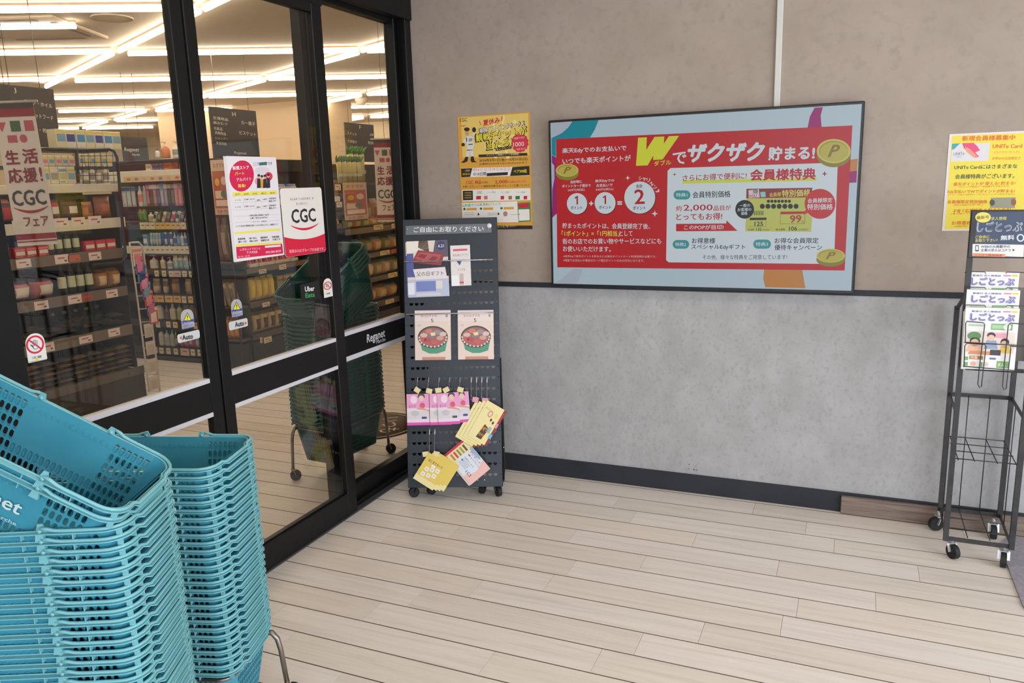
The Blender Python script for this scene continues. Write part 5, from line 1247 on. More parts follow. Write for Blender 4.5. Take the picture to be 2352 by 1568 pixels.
T('会員様限定特別価格', (2176, 463.5), (2268, 463), 8.5, RO, .025); T('(限定の商品がお買い得に)', (2190, 471), (2258, 470), 4, RO, .0); P([(2276, 454), (2333, 453), (2331, 478), (2274, 477)], (150, 150, 130), 3); E(2279, 465, 6, 7, (84, 80, 76), 4); E(2328, 464, 6, 8, (150, 90, 84), 5)
T('子育て応援特典 も貯まります!', (2188, 485), (2322, 481), 9, RO, .02); T('(子育て応援カードの登録が必要)', (2182, 491.5), (2260, 490), 4, RO, .0); T('お得意様ギフト', (2186, 512), (2266, 511), 9, RO, .02); T('(年間お買い上げ)', (2192, 520), (2240, 519), 4, RO, .0)
pr.build('print', t)

# ================================================================ NOTICES AND STICKERS ON THE DOORS
def door_sheet(label, cs, paint, cat='sticker', name='sticker', th=.001, m=None, x=GX, out=0.0005, group=None, fn=None):
    o = Vector((x+out+th, 0, 0)); n = Vector((1, 0, 0))
    P = [atp(c, o, n) for c in cs]; y0, y1 = (P[0].y+P[3].y)/2, (P[1].y+P[2].y)/2; z1, z0 = (P[0].z+P[1].z)/2, (P[3].z+P[2].z)/2
    t = thing(name, label, cat, (x, (y0+y1)/2, z0), group=group)
    if fn: fn(t, y0, y1, z0, z1, th)
    else: q = MB(); q.bbox(x+out, x+out+th, y0, y1, z0, z1, .0003); q.build('sheet', m or M_WHITE, t)
    pr = Print((x+out+th, y0, z0), (0, 1, 0), (0, 0, 1), step=.00015); paint(pr, y1-y0, z1-z0)
    pr.build('print', t)
    return t
MPR = (206, 30, 78)
def recruit(pr, w, h):
    P, E, T = pr.P, pr.E, pr.T
    pr.rect(0, 0, w, h, (226, 222, 226), 1); E(555, 404, 28, 36, MPR, 2, rot=-.12); T('新規ストア', (534, 386), (572, 384), 9, (240, 236, 238), .04); T('パート', (539, 399), (561, 397.5), 8, (232, 214, 90), .04); T('アルバイト', (543, 413), (577, 410), 8, (240, 214, 220), .03); T('募集!', (546, 427), (564, 426), 8, (232, 214, 90), .03)
    T('こころ', (581, 377), (594, 375.5), 7, (50, 90, 170), .03); P([(595, 373), (613, 371.5), (613, 379), (595, 380)], (60, 110, 100), 3); T('です', (615, 376), (625, 375), 7, (60, 80, 140), .03)
    E(602, 392, 17, 9, (214, 206, 214), 2)
    for (x_, c, hc) in ((594, (40, 40, 44), 403), (601, (210, 150, 60), 405), (608, (40, 40, 46), 404), (616, (40, 44, 60), 402)): P([(x_-4, 432), (x_-3.5, hc+7), (x_+3.5, hc+6.5), (x_+4.5, 431)], c, 5); E(x_, hc+2, 3, 4.2, (214, 170, 150), 6); E(x_, hc-.5, 3.2, 2.6, (40, 30, 30), 7)
    E(617, 405, 9, 10, (206, 60, 80), 3); E(590, 416, 5, 8, (226, 150, 170), 3)
    P([(534, 442), (635, 437.5), (636, 446), (535, 451.5)], (232, 222, 80), 2)
    for k in range(5): T(('部門', '勤務時間', '時給', '曜日', '備考')[k], (540+20*k, 446.5-.8*k), (551+20*k, 446-.8*k), 4, (120, 112, 40), .0, l=4)
    for yy in (450, 465.5, 482, 497, 511): pr.line((534+(yy-450)*.07, yy), (636+(yy-450)*.09, yy-5), .0012, (196, 190, 196))
    for xx in (558, 586, 600, 616): pr.line((xx, 449), (xx+2, 481), .001, (200, 194, 200))
    for (a, yy) in ((0, 460), (0, 476)): T(('レジ(1)', 'レジ(2)')[yy > 470], (540, yy), (553, yy-1), 4.5, BK, .0); T('17:00〜21:15', (561, yy-2), (584, yy-3), 3.6, BK, .02); T('(週4)', (589, yy), (598, yy-.5), 4, BK, .02); T('1100円〜', (603, yy-2), (615, yy-3), 3.6, BK, .02); T('土日祝の出来る方', (617, yy-4), (634, yy-5), 4.5, BK, .03); T('歓迎します', (618, yy+2), (633, yy+1), 4.5, BK, .03)
    T('17時以降は時給+150円', (572, 495), (617, 493), 4.2, BK, .02); T('土曜・祝日は100円UP', (574, 501), (614, 499), 4.2, BK, .02); T('フリーター・主婦(夫)', (580, 509.5), (612, 508), 4.2, BK, .01); T('レジでお店の雰囲気を盛り上げる元気なスタッフ募集中です', (542, 519.5), (638, 515), 4.2, BK, .02)
    P([(539, 533), (643, 524), (644, 529.5), (539.5, 538)], (232, 222, 90), 2)
    for k in range(4): T(('勤務時間', '日曜・祝日は', '健康保険可', '年齢経験')[k], (546+26*k, 549-1.6*k), (563+26*k, 548-1.6*k), 4.6, BK, .03); T(('週3〜5日', '時給+100円', '制服貸与有', '不問です')[k], (547+26*k, 555.5-1.6*k), (566+26*k, 554-1.6*k), 4.6, BK, .03)
    P([(541, 561), (648, 555), (648.4, 559), (541.5, 566)], (232, 222, 90), 2); P([(542, 567), (648, 559.5), (650.5, 582), (544, 594)], MPR, 3)
    T('レガネットマルシェ', (551, 573.5), (598, 569.5), 6, (236, 200, 214), .02, l=5); T('下大利店', (565, 580), (591, 578), 6, (236, 200, 214), .02, l=5); T('092-586-8539', (610, 579.5), (645, 576), 5, (236, 200, 214), .03, l=5); P([(608, 564.5), (644, 561.5), (644.3, 566), (608.5, 569)], (230, 220, 224), 4); T('担当: 店長', (546, 590), (574, 587), 4, (236, 190, 204), .01, l=5)
for i in range(2, 0, -1): door_sheet('white under sheet %s behind the recruitment notice' % ('peeking out furthest' if i == 2 else 'peeking out just'), [(a-2.6*i, b_-.3*i+1) for a, b_ in ((521.5, 362), (634, 357.5), (652, 585), (538.5, 602))], lambda pr, w, h: pr.rect(0, 0, w, h, (216, 212, 216), 1), 'notice', 'notice', th=.0006, out=.0006*(3-i), group='recruitment notice sheets')
door_sheet('recruitment notice with red oval and pink footer taped to the right door leaf', ((522, 362), (634.5, 357.5), (652, 585), (539.5, 601.5)), recruit, 'notice', 'notice', out=.0022)
def rounded_sheet(t, y0, y1, z0, z1, th, r=.014, rt=None, x=GX, out=.0005, m=None):
    rt = r if rt is None else rt
    pts = []
    for (cy, cz, a0, rr) in ((y1-r, z0+r, -PI/2, r), (y1-rt, z1-rt, 0, rt), (y0+rt, z1-rt, PI/2, rt), (y0+r, z0+r, PI, r)):
        for k in range(7): a = a0+PI/2*k/6; pts.append((cy+rr*math.cos(a), cz+rr*math.sin(a)))
    n = len(pts); q = MB(); q.add([(x+out, a, b) for a, b in pts]+[(x+out+th, a, b) for a, b in pts], [tuple(reversed(range(n))), tuple(range(n, 2*n))]+[(i, (i+1) % n, (i+1) % n+n, i+n) for i in range(n)])
    q.build('sheet', m or M_WHITE, t)
def cgc(pr, w, h):
    T = pr.T; RED_ = (210, 24, 62)
    T('みんなの「いただきます」を', (666, 457.5), (720, 455), 6, (70, 64, 72), .01); T('ずっとおいしく。', (680, 468), (707, 466), 6, (70, 64, 72), .01)
    T('CGC', (669, 497), (725, 493), 32, (40, 36, 44), .04); a, b = pr.p(668, 518), pr.p(731, 513); pr.smile(a[0], a[1], b[0], b[1], .020, .010, RED_, 3, 18)
    pts = []; a, b = pr.p(652, 544), pr.p(746, 536)
    r = .012
    for k in range(13):
        t_ = k/12; pts.append((.0005+(w-.001)*t_, a[1]*(1-t_)+b[1]*t_-.017*4*t_*(1-t_)))
    pts = [(.0005, .014), (.004, .004), (.014, .0005), (w-.014, .0005), (w-.004, .004), (w-.0005, .014)] + list(reversed(pts)); pr.poly(pts, RED_, 2)
    T('当店はCGCグループのお店です。', (664, 577), (745, 571), 7.5, (236, 216, 222), .015)
door_sheet('white and red rounded grocery group sticker beside the recruitment notice', ((643.5, 432.5), (738, 430), (749, 579), (655, 590)), cgc, fn=rounded_sheet)
def uber(pr, w, h):
    pr.rect(0, 0, w, h, (18, 16, 18), 1); pr.T('Uber', (700, 664), (722, 662), 12, (222, 218, 220), .05); pr.T('Eats', (701, 678.5), (722.5, 676), 11, (52, 150, 76), .05)
door_sheet('black food delivery sticker with white and green lettering on the right door leaf', ((689.5, 652), (733, 645.5), (735.5, 685.5), (692.5, 693.5)), uber, m=M_BLACKP)
def hand_icon(pr, cx, cy, r, big):
    RD2 = (204, 28, 66); c = pr.p(cx, cy); R_in = Vector(pr.p(cx+r, cy)) - Vector(c); rr = abs(R_in.x)
    pr.ring(c[0], c[1], rr*.80, rr, RD2, 3, 30, sy=r*1.0/ r * (Vector(pr.p(cx, cy-r))-Vector(c)).length/rr)
    k = rr; ky = (Vector(pr.p(cx, cy-r))-Vector(c)).length
    G = (70, 84, 84)
    pr.ell(c[0]+.02*k, c[1]-.28*ky, .30*k, .26*ky, G, 4); pr.ell(c[0]+.02*k, c[1]-.28*ky, .24*k, .20*ky, (224, 220, 222), 5)
    for j, (dx, l_) in enumerate(((-.20, .50), (-.05, .60), (.10, .58), (.25, .46))): pr.rect(c[0]+(dx-.055)*k, c[1]-.2*ky, c[0]+(dx+.055)*k, c[1]+(l_-.08)*ky, G, 4); pr.rect(c[0]+(dx-.03)*k, c[1]-.2*ky, c[0]+(dx+.03)*k, c[1]+(l_-.14)*ky, (224, 220, 222), 6)
    pr.poly([(c[0]-.28*k, c[1]-.3*ky), (c[0]-.55*k, c[1]+.05*ky), (c[0]-.46*k, c[1]+.1*ky), (c[0]-.2*k, c[1]-.1*ky)], G, 4)
    d = .62; pr.poly([(c[0]-d*k-.05*k, c[1]+d*ky-.05*ky), (c[0]-d*k+.06*k, c[1]+d*ky+.06*ky), (c[0]+d*k+.05*k, c[1]-d*ky+.05*ky), (c[0]+d*k-.06*k, c[1]-d*ky-.06*ky)], RD2, 7)
def hs1(pr, w, h):
    hand_icon(pr, 80.5, 791, 21, True); P = pr.P; P([(84, 819), (89.5, 828), (80.5, 829)], (226, 214, 60), 3); pr.T('注意', (73, 822), (96, 818), 6, (60, 70, 110), .02, l=2); pr.T('手を触れないでください', (66, 832), (105, 825), 3, (100, 96, 100), .0, l=3)
def tall_sticker(t, y0, y1, z0, z1, th): rounded_sheet(t, y0, y1, z0, z1, th, r=.003, rt=(y1-y0)*.47)
door_sheet('white do not touch sticker with crossed hand, low on the left door leaf', ((57, 769), (100, 762), (108, 824), (64, 835)), hs1, fn=tall_sticker)
def hs2(pr, w, h): hand_icon(pr, 752.5, 656, 9.3, False); pr.T('注意', (749, 674.5), (758, 673), 3.5, (40, 40, 44), .03)
door_sheet('small do not touch sticker with crossed hand near the edge of the right door leaf', ((742, 640.5), (762, 637.5), (764, 680), (744.5, 684)), hs2, fn=tall_sticker)
def caution(cx, cy):
    def f(pr, w, h):
        P, T = pr.P, pr.T; pr.rect(.001, 0, w-.001, h*.42, (150, 150, 170), 1); pr.rect(.001, h*.27, w-.001, h*.42, (54, 70, 150), 2)
        P([(cx, cy-16), (cx+10, cy+3), (cx-9, cy+4)], (60, 60, 40), 3); P([(cx, cy-13.5), (cx+8, cy+2), (cx-7.3, cy+3)], (224, 216, 50), 4); pr.poly([pr.p(cx-.8, cy-9), pr.p(cx+1.2, cy-9), pr.p(cx+.9, cy-2), pr.p(cx-.4, cy-2)], (30, 30, 30), 5); pr.E(cx+.3, cy+.3, 1, 1, (30, 30, 30), 5)
        T('CAUTION', (cx-12, cy+9), (cx+13, cy+6.5), 3.6, (200, 204, 224), .02, l=4); T('自動ドア', (cx-9, cy+15.5), (cx+11, cy+13.5), 3, (70, 84, 150), .0, l=4); T('駆け込み注意', (cx-9, cy+20), (cx+11, cy+18.5), 3, (70, 84, 150), .0, l=4)
    return f
M_GS = mat((168, 168, 172), .5, name='silver_sticker')
def gs(t, y0, y1, z0, z1, th): rounded_sheet(t, y0, y1, z0, z1, th, r=.002, rt=(y1-y0)*.44, m=M_GS)
door_sheet('grey caution sticker with yellow triangle on the left door leaf', ((415, 711), (444, 709), (446, 751), (417, 755.5)), caution(430, 733), fn=gs)
door_sheet('grey caution sticker with yellow triangle on the right door leaf, by the meeting edge', ((530.5, 688), (555, 686), (557, 724), (532, 729)), caution(543, 708), fn=gs)
def auto(x0_, x1_, cy, arrow):
    def f(pr, w, h):
        T = pr.T; T('Auto', (x0_, cy+2), (x1_, cy-2), 12, (24, 24, 26), .05)
        a = arrow
        pr.P([(a, cy+(1 if a > x1_ else 3)), (a+(5 if a < x0_ else -4), cy-3), (a+(5 if a < x0_ else -4), cy+6)], (214, 70, 66), 3) if a < x0_ else pr.P([(a, cy-2), (a-5, cy-6), (a-5, cy+3)], (214, 70, 66), 3)
    return f
def gs2(t, y0, y1, z0, z1, th): rounded_sheet(t, y0, y1, z0, z1, th, r=.008, rt=.008, m=mat((196, 200, 200), .5, name='pale_sticker'))
door_sheet('pale automatic door sticker with red arrow on the left door leaf', ((407, 767), (458, 757.5), (459.5, 777), (409, 787)), auto(418, 443, 773.5, 412), fn=gs2)
door_sheet('pale automatic door sticker with red arrow on the right door leaf', ((525, 738.5), (568, 731), (570, 749), (527, 758.5)), auto(539.5, 560, 743.5, 567), fn=gs2)
# ================================================================ SHELVING AND GOODS
PM_ = {}
def lump(w, h, d, nx=4, nz=6, pinch=.12):
    "pillow: returns verts/faces for a bag, front -y, standing on z=0, centred in x; rows tagged by height"
    vs = []; fs = []; rows = []
    for side in (-1, 1):
        for j in range(nz+1):
            v = j/nz
            for i in range(nx+1):
                u = i/nx
                t = (4*u*(1-u))**.5 * max(0.0, min(1, (v if v < .25 else .25)*4))**.6 * (1 if v < .75 else max(0, (1-v)*4))**.7
                xw = w*(1-(pinch if .2 < v < .85 else 0)*0.5)
                vs.append(((u-.5)*xw, side*d/2*t, v*h))
    n = (nx+1)*(nz+1)
    for s in (0, 1):
        for j in range(nz):
            for i in range(nx):
                a = s*n+j*(nx+1)+i; f = (a, a+1, a+nx+2, a+nx+1)
                fs.append(f if s == 0 else tuple(reversed(f))); rows.append((s, j, i))
    return vs, fs, rows
def goods_mesh(kind, w, d, h, c1, c2, c3):
    key = (kind, round(w, 3), round(d, 3), round(h, 3), c1, c2, c3)
    if key in PM_: return PM_[key]
    q = MB(); gl = .35
    if kind == 'carton':
        q.bbox(-w/2, w/2, -d/2, d/2, 0, h, .0015, 0); q.box(-w*.4, w*.4, -d/2-.0006, -d/2, h*.25, h*.62, 1); q.box(-w*.45, w*.45, -d/2-.0006, -d/2, h*.70, h*.86, 2); q.box(-w*.45, w*.2, -d/2-.0006, -d/2, h*.08, h*.16, 2)
    elif kind == 'pouch':
        vs, fs, rows = lump(w, h, d); q.add(vs, fs, 0, True)
        for k, (s, j, i) in enumerate(rows):
            if s == 0 and j in (2, 3) and 0 < i < 3: q.m[k] = 1
            elif j in (4,) and s == 0: q.m[k] = 2
    elif kind == 'bottle':
        r = w/2; q.lathe([(r*.9, 0), (r, .006), (r, h*.2), (r, h*.55), (r, h*.62), (r*.42, h*.78), (r*.36, h*.86), (r*.42, h*.87), (r*.42, h)], 12, mis=[0, 0, 1, 0, 0, 0, 2, 2])
        for i in range(12): pass
    elif kind == 'flask':
        r = w/2; q.lathe([(r*.85, 0), (r, .006), (r, h*.2), (r, h*.58), (r*.9, h*.68), (r*.4, h*.8), (r*.3, h*.82), (r*.34, h*.83), (r*.3, h)], 12, sy=.6, mis=[0, 0, 1, 0, 0, 2, 2, 2])
    elif kind == 'pump':
        r = w/2; q.lathe([(r*.9, 0), (r, .006), (r, h*.2), (r, h*.52), (r*.85, h*.62), (r*.35, h*.70), (r*.3, h*.78), (r*.12, h*.79), (r*.12, h*.95), (r*.4, h*.95), (r*.3, h)], 12, sy=.75, mis=[0, 0, 1, 0, 0, 2, 2, 2, 2, 2]); q.box(-r*.12, r*.12, -r*.9, 0, h*.93, h*.975, 2)
    elif kind == 'tube':
        vs = []; n = 10
        for v, r_, f in ((0, .62, 1), (.08, .62, 1), (.10, .9, 1), (.5, 1, .8), (.85, 1.05, .3), (1, 1.05, .06)):
            for k in range(n): a = 2*PI*k/n; vs.append((w/2*r_*math.cos(a), w/2*r_*f*math.sin(a), v*h))
        fs = [(i*n+k, i*n+(k+1) % n, (i+1)*n+(k+1) % n, (i+1)*n+k) for i in range(5) for k in range(n)]; q.add(vs, fs, 0, True)
        for i in range(n): q.m[i] = 2; q.m[3*n-i-1 if 0 else i] = 2
        for i in range(3*n, 4*n): q.m[i] = 1
    elif kind == 'hangcard':
        q.bbox(-w/2, w/2, -.002, .0, 0, h, .0006, 0); q.box(-w/2, w/2, -.0026, -.002, h*.78, h*.96, 1); 
        vs, fs, rows = lump(w*.7, h*.6, d, 3, 4); q.add([(x, y*.6-.004, z+h*.1) for x, y, z in vs], fs, 2, True)
    elif kind == 'slimpack':
        q.bbox(-w/2, w/2, -d/2, d/2, 0, h, .003, 0); q.box(-w*.42, w*.42, -d/2-.0006, -d/2, h*.35, h*.75, 1); q.box(-w*.42, w*.42, -d/2-.0006, -d/2, h*.82, h*.94, 2)
    elif kind == 'tray':
        q.bbox(-w/2, w/2, -d/2, d/2, 0, h*.55, .004, 2)
        for a in range(3):
            for b in range(2): 
                vs, fs, rows = lump(w*.3, h*.7, d*.5, 3, 3); q.add([(x+(a-1)*w*.3, z+(b-.5)*d*.45-h*.35, -y+h*.55) for x, y, z in vs], fs, (a+b) % 2, True)
    elif kind == 'sack':
        vs, fs, rows = lump(w, h, d, 5, 6, .02); q.add([(x+.004*math.sin(9*z/h+x*40), y, z) for x, y, z in vs], fs, 0, True)
        for k, (s, j, i) in enumerate(rows):
            if s == 0 and 1 <= j <= 3 and 1 <= i <= 3: q.m[k] = 1
            if j >= 5: q.m[k] = 2
    elif kind == 'packet':
        vs, fs, rows = lump(w, d, h, 4, 4, .0); q.add([(x, z-d/2, -y+h/2) for x, y, z in vs], fs, 0, True)
        for k, (s, j, i) in enumerate(rows):
            if s == 0 and j in (1, 2) and i in (1, 2): q.m[k] = 1
    elif kind == 'leek':
        for k in range(3):
            x = (k-1)*w*.28; q.tube([(x, 0, 0), (x*1.05, -.004, h*.55), (x*1.2, 0, h*.8)], [w*.15, w*.14, w*.17], 7, 0); q.tube([(x*1.2, 0, h*.78), (x*2.0, -.01, h*.92), (x*3.0, -.03, h)], [w*.17, w*.15, w*.05], 6, 1)
        q.bbox(-w*.5, w*.5, -w*.2, -w*.18, h*.25, h*.36, .001, 2)
    ms = [mat(c, .38 if kind not in ('carton', 'leek') else .55, name='goods_%02x%02x%02x' % c) for c in (c1, c2, c3)]
    PM_[key] = q.mesh(kind, ms)
    return PM_[key]
NAMEOF = {'carton': 'carton', 'pouch': 'pouch', 'bottle': 'bottle', 'flask': 'bottle', 'pump': 'pump_bottle', 'tube': 'squeeze_tube', 'hangcard': 'hanging_pack', 'slimpack': 'slim_pack', 'tray': 'food_tray', 'sack': 'bag', 'packet': 'packet', 'leek': 'leek_bundle'}
CATOF = {'carton': 'box', 'pouch': 'pouch', 'bottle': 'bottle', 'flask': 'bottle', 'pump': 'bottle', 'tube': 'tube', 'hangcard': 'pack', 'slimpack': 'pack', 'tray': 'food tray', 'sack': 'bag', 'packet': 'packet', 'leek': 'leeks'}
CNT = {}
def place(kind, pos, rz, w, d, h, cols, desc, where, lean=0.0, how=None):
    me = goods_mesh(kind, w, d, h, *cols)
    o = bpy.data.objects.new(NAMEOF[kind], me); link(o)
    o.matrix_world = Matrix.Translation(pos) @ Matrix.Rotation(rz, 4, 'Z') @ Matrix.Rotation(lean, 4, 'Y')
    k = CNT.get((desc, where), 0); CNT[(desc, where)] = k+1
    od = ORD[k] if k < len(ORD) else 'further'
    tag(o, '%s, %s, %s' % (desc, how or (od+' from left'), where), CATOF[kind], '%s, %s' % (desc, where))
    return o
def row(ax, plane, yb, z, x0, x1, n, kind, hpx, cols, desc, where, depth=.08, fill=.92, lean=0.0, back=0.0, jit=.004):
    "ax: 0 = shelf facing +x, 1 = shelf facing -y; goods between pixels x0..x1 whose base shows at row yb"
    s = 1 if ax == 0 else 1
    a, b = at((x0, yb), ax, plane), at((x1, yb), ax, plane)
    a = a.y if ax == 0 else a.x; b = b.y if ax == 0 else b.x
    top = at(((x0+x1)/2, yb-hpx), ax, plane).z; base = at(((x0+x1)/2, yb), ax, plane).z; h = round(max(.03, top-base), 3)
    w = round((b-a)/n*fill, 3)
    for i in range(n):
        c = a+(b-a)*(i+.5)/n+random.uniform(-jit, jit)*.4
        dd = depth/2+.01+back+random.uniform(0, jit)
        cc = cols[i % len(cols)]
        if ax == 0: place(kind, (plane-dd, c, z), PI/2+random.uniform(-.06, .06), w, depth, h, cc, desc, where, lean)
        else: place(kind, (c, plane+dd, z), random.uniform(-.06, .06), w, depth, h, cc, desc, where, lean)
def shelf(t, ax, plane, lo, hi, z, depth, rail_h, tags=(), railm=None, tagcol=(226, 214, 204), taglabel=None, th=.018):
    "board with a price rail; tags: (px, ypx, wpx, hpx, colour)"
    q = MB()
    if ax == 0: q.bbox(plane-depth, plane-.004, lo, hi, z-th, z, .002)
    else: q.bbox(lo, hi, plane+.004, plane+depth, z-th, z, .002)
    q.build('shelf_board', M_SHELFD, t)
    q = MB()
    if ax == 0: q.bbox(plane-.004, plane, lo, hi, z-rail_h, z+.004, .001)
    else: q.bbox(lo, hi, plane, plane+.004, z-rail_h, z+.004, .001)
    rl = q.build('price_rail', railm or M_SHELFD, t)
    for (px, py, w, h, c) in tags:
        p0, p1 = at((px-w/2, py+h/2), ax, plane), at((px+w/2, py-h/2), ax, plane)
        q = MB()
        if ax == 0: q.box(plane+.0005, plane+.0015, p0.y, p1.y, p0.z, p1.z, 0); q.box(plane+.0015, plane+.002, p0.y*.8+p1.y*.2, p0.y*.3+p1.y*.7, p0.z*.45+p1.z*.55, p0.z*.3+p1.z*.7, 1); q.box(plane+.0015, plane+.002, p0.y*.35+p1.y*.65, p0.y*.15+p1.y*.85, p0.z*.8+p1.z*.2, p0.z*.62+p1.z*.38, 2)
        else: q.box(p0.x, p1.x, plane-.0015, plane-.0005, p0.z, p1.z, 0); q.box(p0.x*.75+p1.x*.25, p0.x*.25+p1.x*.75, plane-.002, plane-.0015, p0.z*.5+p1.z*.5, p0.z*.35+p1.z*.65, 2)
        q.build('price_tag', [mat(c, .6, name='tag_%02x%02x%02x' % c), mat((190, 90, 100), .6), mat((110, 96, 90), .6)], rl)

WT_, CRm, BRN, DBR, RED2, PNK, ORG, TAN, GRY, BLK, BLU, LBL, GRN, LGR, YEL, VIO = (222, 214, 200), (206, 190, 160), (128, 78, 52), (72, 44, 36), (184, 36, 52), (220, 130, 140), (206, 120, 60), (190, 156, 112), (150, 142, 134), (36, 34, 32), (44, 70, 140), (120, 160, 190), (44, 78, 50), (130, 160, 90), (222, 200, 84), (120, 96, 150)
# ---- A: end shelving facing the doors, left
PXA = -5.12
A = thing('shelving_unit', 'dark end shelving unit facing the left door leaf, with snacks and wine', 'shelving unit', (PXA-.25, 3.5, 0))
ya, yb_ = 2.62, 4.40
q = MB(); q.bbox(PXA-.50, PXA-.46, ya, yb_, 0, 1.62, .004); q.build('back_panel', mat((62, 54, 48), .7), A)
for y in (ya, yb_-.02): q = MB(); q.bbox(PXA-.46, PXA-.42, y, y+.02, 0, 1.9, .002); q.build('upright', M_SHELFD, A)
q = MB(); q.bbox(PXA-.42, PXA-.06, yb_-.012, yb_-.004, .24, 1.6, .002); q.build('side_panel', mat((74, 62, 54), .6), A)
q = MB(); q.bbox(PXA-.46, PXA, ya, yb_, 0, .235, .006); q.build('plinth', mat((58, 56, 52), .6), A)
q = MB(); q.bbox(PXA-.46, PXA, ya, yb_-.0, 1.615, 1.675, .004); q.build('top_board', M_SHELFW, A)
TG = (226, 212, 206)
shelf(A, 0, PXA, ya, yb_, 1.42, .42, .07, [(140, 511, 31, 22, TG), (180, 509, 28, 22, TG), (218, 506, 27, 22, TG), (37, 518, 14, 24, TG)], M_SHELFW)
shelf(A, 0, PXA, ya, yb_-.02, 1.19, .42, .07, [(54, 605, 31, 23, TG), (142, 595, 29, 24, TG), (170, 593, 26, 18, (196, 104, 80)), (218, 588, 26, 21, TG)], mat((110, 98, 88), .5))
shelf(A, 0, PXA, ya, yb_-.06, .90, .42, .07, [(95, 701, 29, 25, TG), (172, 687, 28, 24, TG), (200, 683, 24, 18, (170, 70, 60)), (257, 674, 24, 22, TG)], mat((110, 98, 88), .5))
shelf(A, 0, PXA, ya, yb_-.06, .60, .42, .075, [(112, 797, 22, 26, TG), (197, 779, 28, 23, TG), (262, 763, 24, 23, TG)], mat((116, 104, 94), .5))
wA = 'upper shelf of left end unit'; 
row(0, PXA, 503, 1.424, 8, 42, 1, 'sack', 58, [(DBR, RED2, PNK)], 'red and brown snack bag', wA, .12)
row(0, PXA, 500, 1.424, 118, 152, 1, 'pouch', 50, [(BRN, WT_, RED2)], 'brown snack pouch with pale label', wA, .10)
row(0, PXA, 499, 1.424, 154, 196, 1, 'pouch', 48, [((98, 56, 46), WT_, DBR)], 'dark snack pouch with white label', wA, .10)
row(0, PXA, 498, 1.424, 200, 226, 1, 'pouch', 40, [(ORG, BRN, BRN)], 'orange brown small pouch', wA, .08)
row(0, PXA, 497, 1.424, 229, 270, 1, 'pouch', 50, [((150, 84, 54), (176, 100, 70), BRN)], 'tan chocolate pouch', wA, .10)
row(0, PXA, 503, 1.424, 44, 116, 2, 'pouch', 48, [(BRN, WT_, RED2)], 'brown snack pouch behind the banner', wA, .10)
wB = 'second shelf of left end unit'
row(0, PXA, 592, 1.194, 37, 118, 3, 'carton', 24, [(RED2, WT_, PNK)], 'small red and white carton', wB, .09)
row(0, PXA, 588, 1.194, 118, 198, 4, 'bottle', 60, [((30, 34, 24), (200, 204, 170), (40, 36, 30))], 'dark wine bottle with pale label', wB, .07, fill=.72)
row(0, PXA, 577, 1.194, 200, 272, 3, 'carton', 23, [((190, 40, 60), WT_, (200, 60, 80))], 'crimson carton with white label', wB, .09)
row(0, PXA, 592, 1.194, 6, 36, 1, 'sack', 44, [((96, 52, 44), (120, 80, 60), RED2)], 'dark brown snack sack', wB, .1)
wC = 'third shelf of left end unit'
row(0, PXA, 700, .904, 34, 146, 2, 'sack', 46, [((196, 120, 124), WT_, (110, 90, 110))], 'pink bag with white label', wC, .16)
row(0, PXA, 682, .904, 147, 230, 4, 'bottle', 74, [((24, 28, 20), (204, 206, 176), (34, 30, 26))], 'black wine bottle with pale label', wC, .07, fill=.80)
row(0, PXA, 668, .904, 232, 292, 2, 'sack', 44, [((176, 128, 84), (222, 190, 150), (120, 84, 40))], 'golden bag with a pale label', wC, .14)
wD = 'fourth shelf of left end unit'
for i in range(22):
    yy = 2.9+1.42*((i*0.618) % 1); zz = .604+.034*(i % 3)
    place('packet', (PXA-.07-.05*(i % 4), yy, zz), PI/2+random.uniform(-.3, .3), .13, .12, .034, [((66, 60, 52), (104, 88, 68), BLK), ((86, 72, 58), (150, 104, 62), BLK), ((54, 56, 54), (96, 98, 94), BLK), ((170, 108, 54), (120, 84, 56), BLK)][i % 4], 'dark glossy snack packet', wD, how='%s level, %s' % (('bottom', 'middle', 'top')[i % 3], ORD[i//3]))
row(0, PXA-.16, 745, .604, 120, 250, 5, 'bottle', 50, [((24, 34, 26), (60, 70, 50), (150, 120, 60))], 'dark green bottle behind the packets', wD, .07, fill=.8)
wE = 'low bin of left end unit'
for i in range(66):
    col_ = i % 11; lay = i//11
    yy = 3.02+col_*.124; zz = .238+lay*.036
    place('packet', (PXA-.075, yy, zz), PI/2+random.uniform(-.12, .12), .118, .12, .036, [((112, 98, 80), (170, 144, 112), BLK), ((88, 80, 70), (136, 118, 96), BLK), ((134, 108, 84), (90, 78, 68), BLK)][(i*7) % 3], 'brown foil packet', wE, how='%s layer up, %s from left' % (ORD[lay], ORD[col_]))
q = MB(); q.bbox(PXA-.002, PXA+.003, ya, yb_, .20, .262, .001); q.build('clear_front', mat((96, 88, 80), .3), A)
